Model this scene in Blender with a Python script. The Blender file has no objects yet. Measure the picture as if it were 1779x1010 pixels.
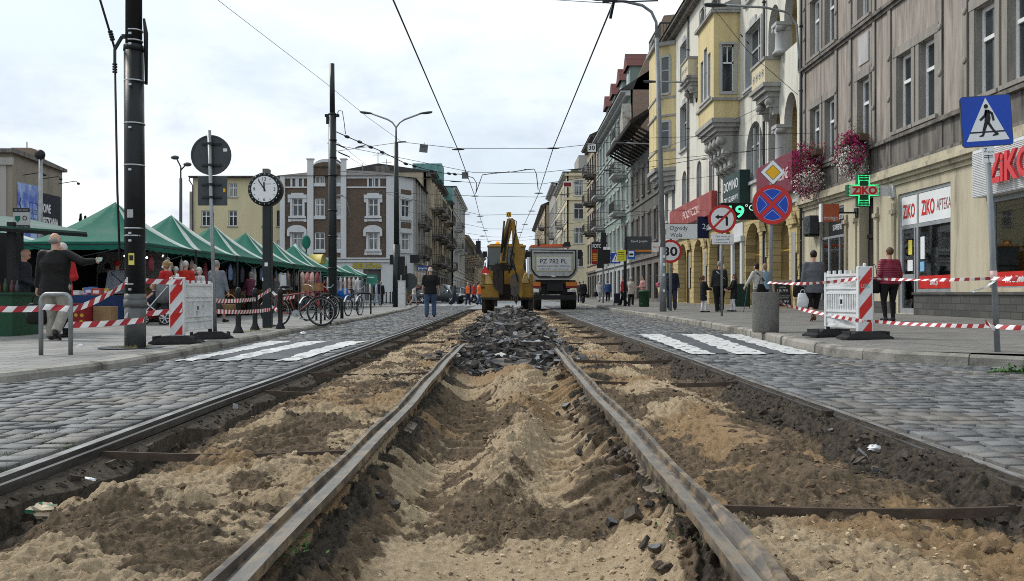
import bpy,bmesh,math,random
import numpy as np
from mathutils import Vector as V,Matrix
R=math.radians
rnd=random.Random(11)
SC=bpy.context.scene
COL=SC.collection
F,CX,HY,CH=1500.0,884.0,512.0,0.8
def at(px,py,d):
 return V(((px-CX)*d/F,d,CH-(py-HY)*d/F))
def zl(x):return.08-.06*min(1,max(0,(-4.5-x)/4))
def zr(x):return.12+.14*min(1.2,max(0,(x-4.5)/6.5))
def gp(px,d):
 x=(px-CX)*d/F
 return V((x,d,zl(x)if x<0 else zr(x)))
def interp(pts,y,k=0):
 ys=[p[1]for p in pts];xs=[p[0]for p in pts]
 return float(np.interp(y,ys,xs))
BASE={}
_text={}
class MB:
 def __init__(s,T=None):
  s.v=[];s.f=[];s.m=[];s.s=[];s.T=T
 def add(s,vs,fs,m=0,sm=False):
  o=len(s.v)
  if s.T is not None:vs=[s.T@V(p)for p in vs]
  s.v+=[tuple(p)for p in vs]
  s.f+=[tuple(i+o for i in f)for f in fs]
  s.m+=[m]*len(fs);s.s+=[sm]*len(fs)
  return s
 def box(s,a,b,m=0,M=None):
  x0,y0,z0=a;x1,y1,z1=b
  vs=[V(p)for p in((x0,y0,z0),(x1,y0,z0),(x1,y1,z0),(x0,y1,z0),(x0,y0,z1),(x1,y0,z1),(x1,y1,z1),(x0,y1,z1))]
  if M is not None:vs=[M@p for p in vs]
  return s.add(vs,[(0,3,2,1),(4,5,6,7),(0,1,5,4),(1,2,6,5),(2,3,7,6),(3,0,4,7)],m)
 def bar(s,p,q,w,h,m=0,up=(0,0,1)):
  p=V(p);q=V(q);d=(q-p);L=d.length
  if L<1e-6:return s
  d/=L;x=d.cross(V(up))
  if x.length<1e-4:x=d.cross(V((1,0,0)))
  x.normalize();z=x.cross(d)
  vs=[]
  for c in(p,q):
   for a,b in((-1,-1),(1,-1),(1,1),(-1,1)):vs.append(c+x*a*w/2+z*b*h/2)
  return s.add(vs,[(0,3,2,1),(4,5,6,7),(0,1,5,4),(1,2,6,5),(2,3,7,6),(3,0,4,7)],m)
 def tube(s,pts,r,n=8,m=0,cap=True,sm=True):
  pts=[V(p)for p in pts];k=len(pts)
  rs=r if isinstance(r,(list,tuple))else[r]*k
  vs=[];prev=None
  for i,p in enumerate(pts):
   d=(pts[min(i+1,k-1)]-pts[max(i-1,0)]).normalized()
   if prev is None:
    x=d.cross(V((0,0,1)))
    if x.length<1e-3:x=d.cross(V((0,1,0)))
   else:
    x=prev-d*prev.dot(d)
    if x.length<1e-4:x=d.cross(V((0,0,1)))
   x.normalize();prev=x;y=d.cross(x)
   for j in range(n):
    a=2*math.pi*(j+.5)/n
    vs.append(p+(x*math.cos(a)+y*math.sin(a))*rs[i])
  fs=[(i*n+j,i*n+(j+1)%n,(i+1)*n+(j+1)%n,(i+1)*n+j)for i in range(k-1)for j in range(n)]
  s.add(vs,fs,m,sm)
  if cap:
   o=len(s.v)
   s.f+=[tuple(o-k*n+j for j in range(n))[::-1],tuple(o-n+j for j in range(n))];s.m+=[m]*2;s.s+=[False]*2
  return s
 def lathe(s,prof,c=(0,0,0),n=16,m=0,sm=True,X=(1,0,0),Y=(0,1,0),Z=(0,0,1)):
  c=V(c);X=V(X);Y=V(Y);Z=V(Z);k=len(prof)
  vs=[c+(X*math.cos(2*math.pi*j/n)+Y*math.sin(2*math.pi*j/n))*r+Z*z for r,z in prof for j in range(n)]
  fs=[(i*n+j,i*n+(j+1)%n,(i+1)*n+(j+1)%n,(i+1)*n+j)for i in range(k-1)for j in range(n)]
  fs+=[tuple(range(n))[::-1],tuple((k-1)*n+j for j in range(n))]
  return s.add(vs,fs,m,sm)
 def ell(s,c,r,m=0,n=12,k=7,M=None):
  c=V(c);r=V(r)if not isinstance(r,(int,float))else V((r,r,r))
  vs=[]
  for i in range(1,k):
   t=math.pi*i/k
   for j in range(n):
    a=2*math.pi*j/n
    vs.append(V((math.sin(t)*math.cos(a)*r.x,math.sin(t)*math.sin(a)*r.y,math.cos(t)*r.z)))
  vs+=[V((0,0,r.z)),V((0,0,-r.z))]
  if M is not None:vs=[M@p for p in vs]
  fs=[(i*n+j,(i+1)*n+j,(i+1)*n+(j+1)%n,i*n+(j+1)%n)for i in range(k-2)for j in range(n)]
  t=(k-1)*n
  fs+=[(t,j,(j+1)%n)for j in range(n)]+[(t+1,(k-2)*n+(j+1)%n,(k-2)*n+j)for j in range(n)]
  return s.add([p+c for p in vs],fs,m,True)
 def prism(s,poly,o,u,v,depth,m=0,sm=False):
  """polygon in the plane (u,v) through o, extruded by depth along u x v, from -depth to 0"""
  o=V(o);u=V(u);v=V(v);w=u.cross(v).normalized()*depth;n=len(poly)
  a=[o+u*p[0]+v*p[1]for p in poly]
  s.add(a+[p-w for p in a],[tuple(range(n)),tuple(range(2*n-1,n-1,-1))],m)
  o2=len(s.v)-2*n
  fs=[(o2+i,o2+n+i,o2+n+(i+1)%n,o2+(i+1)%n)for i in range(n)]
  s.f+=fs;s.m+=[m]*n;s.s+=[sm]*n
  return s
 def disc(s,o,u,v,r,depth,m=0,n=28):
  return s.prism([(r*math.cos(2*math.pi*i/n),r*math.sin(2*math.pi*i/n))for i in range(n)],o,u,v,depth,m)
 def ring(s,o,u,v,r0,r1,m=0,n=32):
  o=V(o);u=V(u);v=V(v)
  vs=[o+(u*math.cos(2*math.pi*i/n)+v*math.sin(2*math.pi*i/n))*r for r in(r0,r1)for i in range(n)]
  return s.add(vs,[(i,(i+1)%n,n+(i+1)%n,n+i)for i in range(n)],m)
 def text(s,txt,o,u,v,h,m=0,w=None,align='C',ext=0,bold=.0):
  """lettering of cap height h in the plane (u,v), fitted to width w when given"""
  key=(txt,bold,ext>0)
  if key not in _text:
   cu=bpy.data.curves.new('lettering','FONT');cu.body=txt;cu.offset=bold;cu.resolution_u=3
   if ext>0:cu.extrude=.5
   ob=bpy.data.objects.new('lettering',cu)
   me=bpy.data.meshes.new_from_object(ob)
   _text[key]=([tuple(p.co)for p in me.vertices],[tuple(p.vertices)for p in me.polygons])
   bpy.data.objects.remove(ob);bpy.data.meshes.remove(me);bpy.data.curves.remove(cu)
  vs,fs=_text[key]
  if not vs:return s
  xs=[p[0]for p in vs];ys=[p[1]for p in vs]
  x0,x1=min(xs),max(xs);k=h/.70
  kx=k if w is None else w/(x1-x0)
  off={'C':(x0+x1)/2,'L':x0,'R':x1}[align]
  u=V(u);v=V(v);n=u.cross(v).normalized();o=V(o)
  return s.add([o+u*((p[0]-off)*kx)+v*((p[1])*k)+n*((p[2]+.5)*ext if ext>0 else 0)for p in vs],fs,m)
 def build(s,name,mats,parent=None,base=None,bevel=0,attr=None,recalc=False):
  me=bpy.data.meshes.new(name)
  if parent is not None:b=BASE[parent.name]
  else:b=V(base)if base is not None else V((0,0,0))
  va=np.array(s.v,dtype=float).reshape(-1,3)-np.array(b)
  me.from_pydata(va.tolist(),[],s.f)
  for m in(mats if isinstance(mats,(list,tuple))else[mats]):me.materials.append(m)
  me.polygons.foreach_set('material_index',s.m)
  me.polygons.foreach_set('use_smooth',s.s)
  if recalc:
   bm=bmesh.new();bm.from_mesh(me);bmesh.ops.recalc_face_normals(bm,faces=bm.faces);bm.to_mesh(me);bm.free()
  me.update()
  o=bpy.data.objects.new(name,me);COL.objects.link(o)
  if parent is not None:o.parent=parent
  else:o.location=b
  BASE[o.name]=b
  if bevel:
   md=o.modifiers.new('edge','BEVEL');md.width=bevel;md.segments=1;md.limit_method='ANGLE'
  return o
def tag(o,label=None,cat=None,group=None,kind=None):
 if label:o['label']=label
 if cat:o['category']=cat
 if group:o['group']=group
 if kind:o['kind']=kind
 return o
def thing(name,label,cat,base=(0,0,0),group=None):
 o=bpy.data.objects.new(name,None);o.empty_display_size=.2;COL.objects.link(o)
 o.location=V(base);BASE[o.name]=V(base)
 return tag(o,label,cat,group)
def dup(o,loc=None,rz=0,label=None,parent=None,scale=None):
 c=o.copy();COL.objects.link(c);BASE[c.name]=BASE[o.name]
 if parent is not None:c.parent=parent
 else:
  c.location=loc;c.rotation_euler=(0,0,rz)
  if scale:c.scale=scale
  if label:c['label']=label
 for ch in[k for k in COL.objects if k.parent==o]:dup(ch,parent=c)
 return c
def _mix(nt,a,b,fac):
 n=nt.nodes.new('ShaderNodeMix');n.data_type='RGBA'
 for s_,val in((n.inputs[6],a),(n.inputs[7],b),(n.inputs[0],fac)):
  if hasattr(val,'is_linked')or hasattr(val,'links'):nt.links.new(val,s_)
  elif isinstance(val,(int,float)):s_.default_value=val
  else:s_.default_value=(*val[:3],1)
 return n.outputs[2]
def _rng(nt,val,a,b,c=0.,d=1.):
 n=nt.nodes.new('ShaderNodeMapRange');n.clamp=True
 nt.links.new(val,n.inputs[0])
 for i,x in enumerate((a,b,c,d)):n.inputs[i+1].default_value=x
 return n.outputs[0]
def _noise(nt,co,scale,detail=5,rough=.55,dist=0):
 n=nt.nodes.new('ShaderNodeTexNoise');n.inputs['Scale'].default_value=scale
 n.inputs['Detail'].default_value=detail;n.inputs['Roughness'].default_value=rough;n.inputs['Distortion'].default_value=dist
 nt.links.new(co,n.inputs['Vector']);return n.outputs[0]
def _map(nt,co,sc):
 n=nt.nodes.new('ShaderNodeMapping');n.inputs['Scale'].default_value=sc
 nt.links.new(co,n.inputs['Vector']);return n.outputs[0]
def _bump(nt,h,strength,dist=.02,normal=None):
 n=nt.nodes.new('ShaderNodeBump');n.inputs['Strength'].default_value=strength;n.inputs['Distance'].default_value=dist
 nt.links.new(h,n.inputs['Height'])
 if normal is not None:nt.links.new(normal,n.inputs['Normal'])
 return n.outputs[0]
def newmat(name):
 m=bpy.data.materials.new(name);m.use_nodes=True
 nt=m.node_tree;b=nt.nodes['Principled BSDF']
 co=nt.nodes.new('ShaderNodeTexCoord').outputs['Object']
 return m,nt,b,co
_pm={}
def pm(name,col,var=.18,scale=3.,rough=.7,metal=0.,bump=0.,bscale=60.,streak=False,spec=.28,col2=None,c2=(.52,.66),s2=1.2,emit=0,island=0,sheen=0):
 if name in _pm:return _pm[name]
 m,nt,b,co=newmat(name)
 vec=_map(nt,co,(1,1,.13))if streak else co
 n1=_noise(nt,vec,scale,6,.6)
 lo=tuple(c*(1-var)for c in col);hi=tuple(min(1,c*(1+var))for c in col)
 c=_mix(nt,lo,hi,_rng(nt,n1,.3,.7))
 if col2 is not None:
  n2=_noise(nt,vec,s2,7,.65)
  c=_mix(nt,c,col2,_rng(nt,n2,*c2))
 if island:
  g=nt.nodes.new('ShaderNodeNewGeometry')
  h=nt.nodes.new('ShaderNodeHueSaturation')
  nt.links.new(_rng(nt,g.outputs['Random Per Island'],0,1,1-island,1+island),h.inputs['Value'])
  nt.links.new(c,h.inputs['Color']);c=h.outputs[0]
 nt.links.new(c,b.inputs['Base Color'])
 nt.links.new(_rng(nt,n1,.3,.7,max(0,rough-.1),min(1,rough+.1)),b.inputs['Roughness'])
 b.inputs['Metallic'].default_value=metal;b.inputs['Specular IOR Level'].default_value=spec
 if sheen:b.inputs['Sheen Weight'].default_value=sheen
 if bump:nt.links.new(_bump(nt,_noise(nt,co,bscale,5),bump),b.inputs['Normal'])
 if emit:
  b.inputs['Emission Color'].default_value=(*col,1);b.inputs['Emission Strength'].default_value=emit
 _pm[name]=m;return m
def glassm(name,col,rough=.06,curtain=None):
 m,nt,b,co=newmat(name)
 c=_mix(nt,tuple(x*.6 for x in col),tuple(x*1.5 for x in col),_rng(nt,_noise(nt,co,.6,3),.35,.65))
 if curtain:c=_mix(nt,c,curtain,_rng(nt,_noise(nt,_map(nt,co,(5,5,.15)),2,3),.42,.62))
 nt.links.new(c,b.inputs['Base Color']);b.inputs['Roughness'].default_value=rough;b.inputs['Specular IOR Level'].default_value=.7
 nt.links.new(_bump(nt,_noise(nt,co,1.1,2),.06,.1),b.inputs['Normal'])
 return m
def clearglass(name):
 m,nt,b,co=newmat(name)
 nt.nodes.remove(b)
 fr=nt.nodes.new('ShaderNodeFresnel');fr.inputs[0].default_value=1.55
 tr=nt.nodes.new('ShaderNodeBsdfTransparent');tr.inputs[0].default_value=(.82,.86,.85,1)
 gl=nt.nodes.new('ShaderNodeBsdfGlossy');gl.inputs['Roughness'].default_value=.03
 mx=nt.nodes.new('ShaderNodeMixShader')
 nt.links.new(_rng(nt,fr.outputs[0],0,1,.14,1),mx.inputs[0]);nt.links.new(tr.outputs[0],mx.inputs[1]);nt.links.new(gl.outputs[0],mx.inputs[2])
 nt.links.new(mx.outputs[0],nt.nodes['Material Output'].inputs[0])
 return m
M_black=pm('black_paint',(.009,.010,.011),.3,4,.45,bump=.05)
M_dark=pm('dark_pole_paint',(.016,.022,.024),.35,2.5,.42,bump=.06,col2=(.04,.045,.046),c2=(.62,.75),s2=3)
M_steel=pm('galvanised_steel',(.27,.285,.29),.22,5,.42,.55,col2=(.17,.16,.15),c2=(.6,.75))
M_greypole=pm('grey_pole_paint',(.2,.215,.225),.2,4,.5,col2=(.12,.11,.1),c2=(.62,.74))
M_rubber=pm('recycled_rubber',(.022,.022,.023),.35,14,.8,bump=.5,bscale=90)
M_white=pm('white_plastic',(.64,.65,.655),.1,6,.5,col2=(.40,.38,.34),c2=(.54,.74),s2=4)
M_whitesign=pm('white_sign_film',(.74,.75,.76),.04,2,.35)
M_red=pm('red_sign_film',(.52,.025,.02),.12,3,.38)
M_blue=pm('blue_sign_film',(.008,.06,.42),.1,3,.35)
M_yellow=pm('yellow_sign_film',(.8,.42,.01),.08,3,.38)
M_ink=pm('black_sign_film',(.012,.012,.014),.2,3,.45)
M_signback=pm('grey_sign_back',(.06,.067,.072),.15,4,.5,.2)
M_glass=glassm('window_glass',(.03,.036,.042))
M_glassc=glassm('curtained_glass',(.04,.045,.05),.1,(.34,.34,.33))
M_shopglass=clearglass('shop_glass')
P_surr_col=(.27,.25,.225)
M_wframe=pm('white_window_frame',(.72,.73,.73),.06,3,.45,col2=(.45,.44,.42),c2=(.62,.8))
M_skin=pm('skin',(.56,.33,.24),.1,12,.55,col2=(.5,.24,.18),c2=(.55,.75),s2=6)
M_wire=pm('overhead_wire',(.03,.03,.032),.2,3,.5,.3)
EXPOSURE=0.70
cam=bpy.data.cameras.new('camera');co_=bpy.data.objects.new('camera',cam);COL.objects.link(co_)
co_.location=(0,0,CH);co_.rotation_euler=(R(90),0,0)
cam.sensor_width=36;cam.lens=36*F/1779;cam.clip_end=4000;cam.clip_start=.05
cam.shift_x=(889.5-CX)/1779;cam.shift_y=(HY-505)/1779
SC.camera=co_
SC.view_settings.view_transform='Standard';SC.view_settings.look='None';SC.view_settings.exposure=EXPOSURE;SC.view_settings.gamma=1;SC.cycles.use_denoising=False;SC.cycles.filter_width=1.0
w=bpy.data.worlds.new('World');SC.world=w;w.use_nodes=True
nt=w.node_tree;bg=nt.nodes['Background'];out=nt.nodes['World Output']
sky=nt.nodes.new('ShaderNodeTexSky');sky.sky_type='NISHITA';sky.sun_disc=False
sky.sun_elevation=R(44);sky.sun_rotation=R(-56);sky.air_density=1.2;sky.dust_density=2
nt.links.new(sky.outputs[0],bg.inputs[0]);bg.inputs[1].default_value=.09
tc=nt.nodes.new('ShaderNodeTexCoord').outputs['Generated']
mp=_map(nt,tc,(1,1,2.1))
n1=_noise(nt,mp,2.6,9,.56,.25);n2=_noise(nt,mp,6.0,7,.6,.3)
cl=nt.nodes.new('ShaderNodeBackground');cl.inputs[1].default_value=.70
ccol=_mix(nt,(.66,.75,.84),(.99,1.02,1.04),_rng(nt,n1,.42,.60))
ccol=_mix(nt,ccol,(.50,.57,.68),_rng(nt,n2,.47,.68,0,.85))
sep=nt.nodes.new('ShaderNodeSeparateXYZ');nt.links.new(tc,sep.inputs[0])
ccol=_mix(nt,ccol,(.88,.985,1.05),_rng(nt,sep.outputs[2],.10,.36,0,.8))
nt.links.new(ccol,cl.inputs[0])
mx=nt.nodes.new('ShaderNodeMixShader')
nt.links.new(_rng(nt,n1,.30,.44,.72,.97),mx.inputs[0]);nt.links.new(bg.outputs[0],mx.inputs[1]);nt.links.new(cl.outputs[0],mx.inputs[2])
nt.links.new(mx.outputs[0],out.inputs[0])
sun=bpy.data.lights.new('sun','SUN');sun.energy=1.5;sun.angle=R(11);sun.color=(1,.95,.88)
so=bpy.data.objects.new('sun',sun);COL.objects.link(so);so.rotation_euler=V((.60,-.40,-.69)).to_track_quat('-Z','Y').to_euler()
def _hash(i,j,k):
 n=(i*374761393+j*668265263+k*974634541)&0x7fffffff
 n=((n^(n>>13))*1274126177)&0x7fffffff
 return((n^(n>>16))&0xffff)/65535.0
def vn(x,y,k=0):
 i=np.floor(x).astype(np.int64);j=np.floor(y).astype(np.int64);a=x-i;b=y-j
 a=a*a*a*(a*(a*6-15)+10);b=b*b*b*(b*(b*6-15)+10)
 return(_hash(i,j,k)*(1-a)+_hash(i+1,j,k)*a)*(1-b)+(_hash(i,j+1,k)*(1-a)+_hash(i+1,j+1,k)*a)*b
def fbm(x,y,oc=4,k=0,g=.5):
 s=0;a=1;t=0
 for o in range(oc):
  s=s+a*(vn(x*2**o+17.3*o,y*2**o-9.1*o,k+o)-.5);t+=a;a*=g
 return s/t*2
def sst(a,b,x):
 t=np.clip((x-a)/(b-a),0,1);return t*t*(3-2*t)
def gs(x,y,cx,cy,sx,sy):return np.exp(-((x-cx)/sx)**2-((y-cy)/sy)**2)
RAILS=(-2.23,-.77,.77,2.23)
BARS_L=(4.62,7.6,9.3,11.3,13.2,15.6,18.2,21,24,27.5,31)
BARS_R=(3.47,8.2,11.0,13.0,15.2,17.6,20.2,23,26,29,32)
def soil(x,y):
 """height and colour weights (sand, ochre, dark) of the excavated bed"""
 ax=np.abs(x)
 ctr=1-sst(.70,.80,ax)
 big=fbm(x*1.3,y*1.0,3,3);med=fbm(x*4,y*4,4,21);fine=fbm(x*15,y*15,4,40,.6);clod=np.abs(fbm(x*9,y*9,4,60,.6))
 warp=fbm(x*2.2,y*1.1,3,80)
 crum=1-2*np.abs(fbm(x*24,y*24,3,230));crum=crum-.6
 q_=fbm(x*3.1+2,y*2.3,3,260)*5;blk=np.abs(q_-np.floor(q_)-.5)-.25
 hc=-.32+.16*sst(.40,.74,ax)+.05*big
 A=sst(4.0,5.6,y)*(1-sst(9.2,10.2,y))
 ridge=np.exp(-((x-.02-.10*np.sin(y*1.1)-.05*warp)/.19)**2)
 hc+=A*.20*ridge
 hc+=.24*gs(x,y,.16,10.6,.42,1.0)+.17*gs(x,y,.45,4.75,.17,.38)+.10*gs(x,y,-.05,4.9,.3,.5)
 hc+=.07*gs(x,y,-.42,3.45,.16,.28)+.08*gs(x,y,.62,3.6,.2,.5)
 ph=y*2*math.pi/.23+4.2*np.cos((x-.02)*3.6)+3.4*warp+2.2*fbm(x*1.3,y*2,3,90)
 def saw(p,w):
  f=p/(2*math.pi);f=f-np.floor(f);return np.where(f<w,sst(0,w,f),1-(f-w)/(1-w))-.5
 rip=saw(ph,.16)+.35*saw(ph*2.9+4*med,.25)*sst(-.3,.3,med)
 ripm=(sst(3.9,4.6,y)*(1-sst(10.2,11.2,y)))*sst(.10,.24,np.abs(x-.02))*(1-sst(.62,.76,ax)*.5)*(.55+.9*sst(-.3,.4,big+med*.5))
 hc+=.052*rip*ripm
 flat=(1-sst(3.5,4.0,y))*(1-sst(.42,.66,ax))
 rough=(1-.8*flat)
 rough=rough*(1-.75*np.clip(ripm,0,1))
 hc+=(.035*med+.022*fine+.045*clod*clod*2)*rough+.012*A*ridge*fine*2+(.024*crum+.05*blk*sst(.42,.6,ax))*rough
 t=(ax-.77)/1.46
 hs=-.075+.04*big+.045*med+.022*fine*(.5+1.2*sst(-.2,.5,med))+.035*clod+.020*crum
 bank=sst(.55,.9,t)
 left=x<0
 hs=np.where(left,hs-.13*bank*(1-.75*sst(.9,1.,t))+.045*rip*bank,hs-.05*sst(.4,.6,t)+.10*sst(.74,.95,t)+.06*blk*sst(.66,.8,t))
 hs=hs+np.where(left,0,.13*gs(x,y,1.32,5.0,.22,.7)+.10*gs(x,y,1.35,7.4,.22,.9)+.10*gs(x,y,1.5,3.9,.32,.25)-.05*gs(x,y,1.75,5.2,.3,.8))
 hs=hs+np.where(left,.07*gs(x,y,-1.55,3.6,.35,.25)+.06*gs(x,y,-1.25,5.9,.3,.8)+.05*gs(x,y,-1.2,4.1,.25,.2),0)
 hs=hs+(.026+.014*sst(4,6,y)*(x>0))*rip*(1-sst(.5,.8,t))*sst(-.35,.25,warp)
 bars=0
 h=np.where(ax<.75,hc,hs)
 inr=np.minimum(np.abs(x+.785),np.abs(x-.74));od=2.23-ax
 h=np.where(inr<.066,np.minimum(h,-.10),h)
 h=np.minimum(h,-.016+.03*sst(.08,.3,np.minimum(inr,np.abs(od)))+.02*sst(0,.4,med))
 e_=(.5+.9*vn(y*2.7,y*0+3.3,7));h=np.where(left,np.where(od<.20*e_,np.maximum(h,-.055-.35*np.maximum(od-.07,0)),h),np.where(od<.24*e_,np.maximum(h,-.012-.05*np.maximum(od,0)/.1-.5*np.maximum(od-.12*e_,0)+.01*fine),h))
 h=np.where((od<-.012)|(left&(od<.07)),np.minimum(h,-.06),h)
 wn=fbm(x*1.6+4,y*1.6,4,130);wn2=.6*fbm(x*4,y*13,4,150)+.7*fbm(x*7,y*6,4,155)
 sand_c=sst(-.25,.25,wn+.5*wn2+.95*flat+.9*gs(x,y,.16,10.6,.45,1.1)+.5*gs(x,y,.3,7,.18,3)+.35*A*ridge+.3*gs(x,y,.3,5.2,.5,.7)-.45*sst(.50,.72,ax)-.25*gs(x,y,-.4,7,.22,2.4)-1.1*gs(x,y,.5,4.05,.32,.16)-.7*gs(x,y,-.5,3.6,.2,.3)-.03)
 sand_s=sst(-.18,.28,wn*1.1+.6*wn2-1.3*sst(.60,.86,t)-.35*sst(.25,.05,t)*(x>0)+np.where(left,.09,.06)-.5*gs(x,y,1.4,5.6,.22,.6)-.9*gs(x,y,1.75,4.4,.5,.22))
 sand=np.where(ax<.75,sand_c,sand_s)
 sand=sand*(1-.55*sst(11.5,14,y)*sst(.2,-.2,wn2))
 ochre=sst(-.05,.35,fbm(x*1.1-7,y*.8,3,170)+.6*gs(x,y,1.35,5.2,.3,1.2)+.3*gs(x,y,.3,5,.5,.5)-.25*flat)
 dark=sst(-.1,.3,fbm(x*2.1+9,y*1.6,4,190)+np.where(ax<.75,.9*sst(.56,.73,ax)-.40,1.0*sst(.66,.9,t)-.35))
 return h,sand,ochre,dark
ratio=1.0025
ys=[1.0]
while ys[-1]<47:ys.append(ys[-1]*ratio)
ys=np.array(ys);xs=np.linspace(-2.30,2.30,620)
Xg,Yg=np.meshgrid(xs,ys)
H,sand,ochre,dark=soil(Xg,Yg)
nr,nc=Xg.shape
def grid_mesh(name,X,Y,Z,mat,attrs=None):
 nr,nc=X.shape
 me=bpy.data.meshes.new(name)
 me.vertices.add(nr*nc);me.vertices.foreach_set('co',np.stack([X,Y,Z],-1).astype(np.float32).ravel())
 idx=np.arange(nr*nc).reshape(nr,nc)
 q=np.stack([idx[:-1,:-1],idx[:-1,1:],idx[1:,1:],idx[1:,:-1]],-1).reshape(-1,4)
 n=len(q)
 me.loops.add(n*4);me.loops.foreach_set('vertex_index',q.ravel().astype(np.int32))
 me.polygons.add(n);me.polygons.foreach_set('loop_start',np.arange(0,n*4,4,dtype=np.int32));me.polygons.foreach_set('loop_total',np.full(n,4,np.int32))
 me.update(calc_edges=True);me.polygons.foreach_set('use_smooth',[True]*n)
 if attrs is not None:
  a=me.color_attributes.new('soil','FLOAT_COLOR','POINT');a.data.foreach_set('color',attrs.astype(np.float32).ravel())
 me.materials.append(mat)
 o=bpy.data.objects.new(name,me);COL.objects.link(o);return o
m_soil,nt,b,co=newmat('excavated_soil')
at_=nt.nodes.new('ShaderNodeAttribute');at_.attribute_name='soil'
sp=nt.nodes.new('ShaderNodeSeparateColor');nt.links.new(at_.outputs['Color'],sp.inputs[0])
nA=_noise(nt,co,26,10,.72);nB=_noise(nt,co,85,8,.7);nC=_noise(nt,co,5,6,.6)
sandc=_mix(nt,(.335,.25,.155),(.50,.39,.26),_rng(nt,nA,.35,.65))
sandc=_mix(nt,sandc,(.30,.20,.11),sp.outputs[1])
brown=_mix(nt,(.082,.06,.04),(.20,.145,.093),_rng(nt,nA,.35,.65))
drk=_mix(nt,(.030,.025,.020),(.10,.08,.06),_rng(nt,nA,.35,.65))
ad=nt.nodes.new('ShaderNodeMath');ad.operation='ADD';nt.links.new(sp.outputs[0],ad.inputs[0]);nt.links.new(_rng(nt,nA,.25,.75,-.38,.38),ad.inputs[1])
ad2=nt.nodes.new('ShaderNodeMath');ad2.operation='ADD';nt.links.new(sp.outputs[2],ad2.inputs[0]);nt.links.new(_rng(nt,nC,.25,.75,-.3,.3),ad2.inputs[1])
base=_mix(nt,brown,drk,_rng(nt,ad2.outputs[0],.25,.7))
base=_mix(nt,base,sandc,_rng(nt,ad.outputs[0],.32,.60))
base=_mix(nt,base,(.62,.5,.37),_rng(nt,nB,.66,.78,0,.22))
base=_mix(nt,base,(.06,.045,.035),_rng(nt,nB,.36,.25,0,.4))
nt.links.new(base,b.inputs['Base Color']);b.inputs['Roughness'].default_value=.92;b.inputs['Specular IOR Level'].default_value=.2
nt.links.new(_bump(nt,nB,.45,.015,_bump(nt,nA,.8,.04)),b.inputs['Normal'])
tag(grid_mesh('track_bed_ground',Xg,Yg,H,m_soil,np.stack([sand,ochre,dark,np.ones_like(sand)],-1)),kind='structure')
def chunk(mb,c,r,m=0,flat=1.0):
 vs=[];q=Matrix.Rotation(rnd.random()*6.3,3,'Z')@Matrix.Rotation(rnd.gauss(0,.5),3,'X')
 P8=((1,0,0),(-1,0,0),(0,1,0),(0,-1,0),(0,0,1),(0,0,-1),(.6,.6,.5),(-.6,.6,.5),(.6,-.6,.5),(-.6,-.6,.5))
 for p in P8:vs.append(V(c)+q@(V((p[0]*rnd.uniform(.7,1.3),p[1]*rnd.uniform(.7,1.3),p[2]*flat*rnd.uniform(.6,1.2)))*r))
 mb.add(vs,[(4,6,7),(4,7,9),(4,9,8),(4,8,6),(0,2,6),(2,7,6),(2,1,7),(1,9,7),(1,3,9),(3,8,9),(3,0,8),(0,6,8),(5,2,0),(5,1,2),(5,3,1),(5,0,3)],m)
M_clod_d=pm('dark_clod',(.045,.036,.03),.5,20,.95,bump=.6,bscale=90,island=.5)
M_clod_b=pm('brown_clod',(.17,.115,.07),.4,20,.95,bump=.6,bscale=90,island=.4)
M_clod_s=pm('sandy_clod',(.42,.33,.22),.3,20,.95,bump=.6,bscale=90,island=.3)
mb=MB()
cx=[];cy=[]
for i in range(15000):
 y=2.3*math.exp(rnd.random()*1.7);cx.append(rnd.uniform(-2.15,2.15));cy.append(y)
cx=np.array(cx);cy=np.array(cy);ch,cs,co2,cd=soil(cx,cy);cn=fbm(cx*1.8,cy*1.8,3,300)
for i in range(len(cx)):
 if min(abs(abs(cx[i])-.77),abs(abs(cx[i])-2.23))<.1 or cn[i]+(.25 if cs[i]<.6 else-.1)+(.35 if abs(cx[i]-.02)<.25 and 4.6<cy[i]<9.5 else 0)<rnd.uniform(-.25,.5):continue
 r=.0035+.011*rnd.random()**2.5+(.014 if rnd.random()<.012 else 0)
 if cy[i]>6:r*=1.4
 m=2 if cs[i]>rnd.uniform(.5,1.15)else(1 if cd[i]<rnd.random()else 0)
 chunk(mb,(cx[i],cy[i],ch[i]+r*.25),r,m,.8)
tag(mb.build('soil_clods',[M_clod_d,M_clod_b,M_clod_s]),kind='stuff')
KL=[(-30,3.4),(-9,5.6),(-5.5,7.1),(-4.6,7.9),(-4.25,9.4),(-4.3,12.7),(-4.4,15),(-4.55,21),(-4.65,29),(-5.2,45),(-6.4,61),(-7.6,66),(-11,69),(-40,70)]
KR=[(40,6.6),(16,7.6),(8,8.5),(5.6,9.4),(4.6,10.3),(4.25,11.3),(4.3,12.8),(4.7,17),(4.9,23),(5.05,35),(5.3,50),(5.4,76),(5.5,150),(5.5,320)]
def kxl(y):return interp(KL,y)if y>3.4 else-30
def kxr(y):return interp(KR,y)if y>6.6 else 40
m_set,nt,b,co=newmat('granite_setts')
g=nt.nodes.new('ShaderNodeNewGeometry');ri=g.outputs['Random Per Island']
na=_noise(nt,co,34,7,.7);nb=_noise(nt,co,.55,5,.6)
c=_mix(nt,(.075,.077,.08),(.185,.187,.19),ri)
c=_mix(nt,c,(.20,.165,.125),_rng(nt,nb,.52,.70,0,.65))
c=_mix(nt,c,(.245,.245,.245),_rng(nt,na,.5,.75,0,.5))
c=_mix(nt,c,(.07,.07,.072),_rng(nt,na,.46,.28,0,.55))
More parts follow.
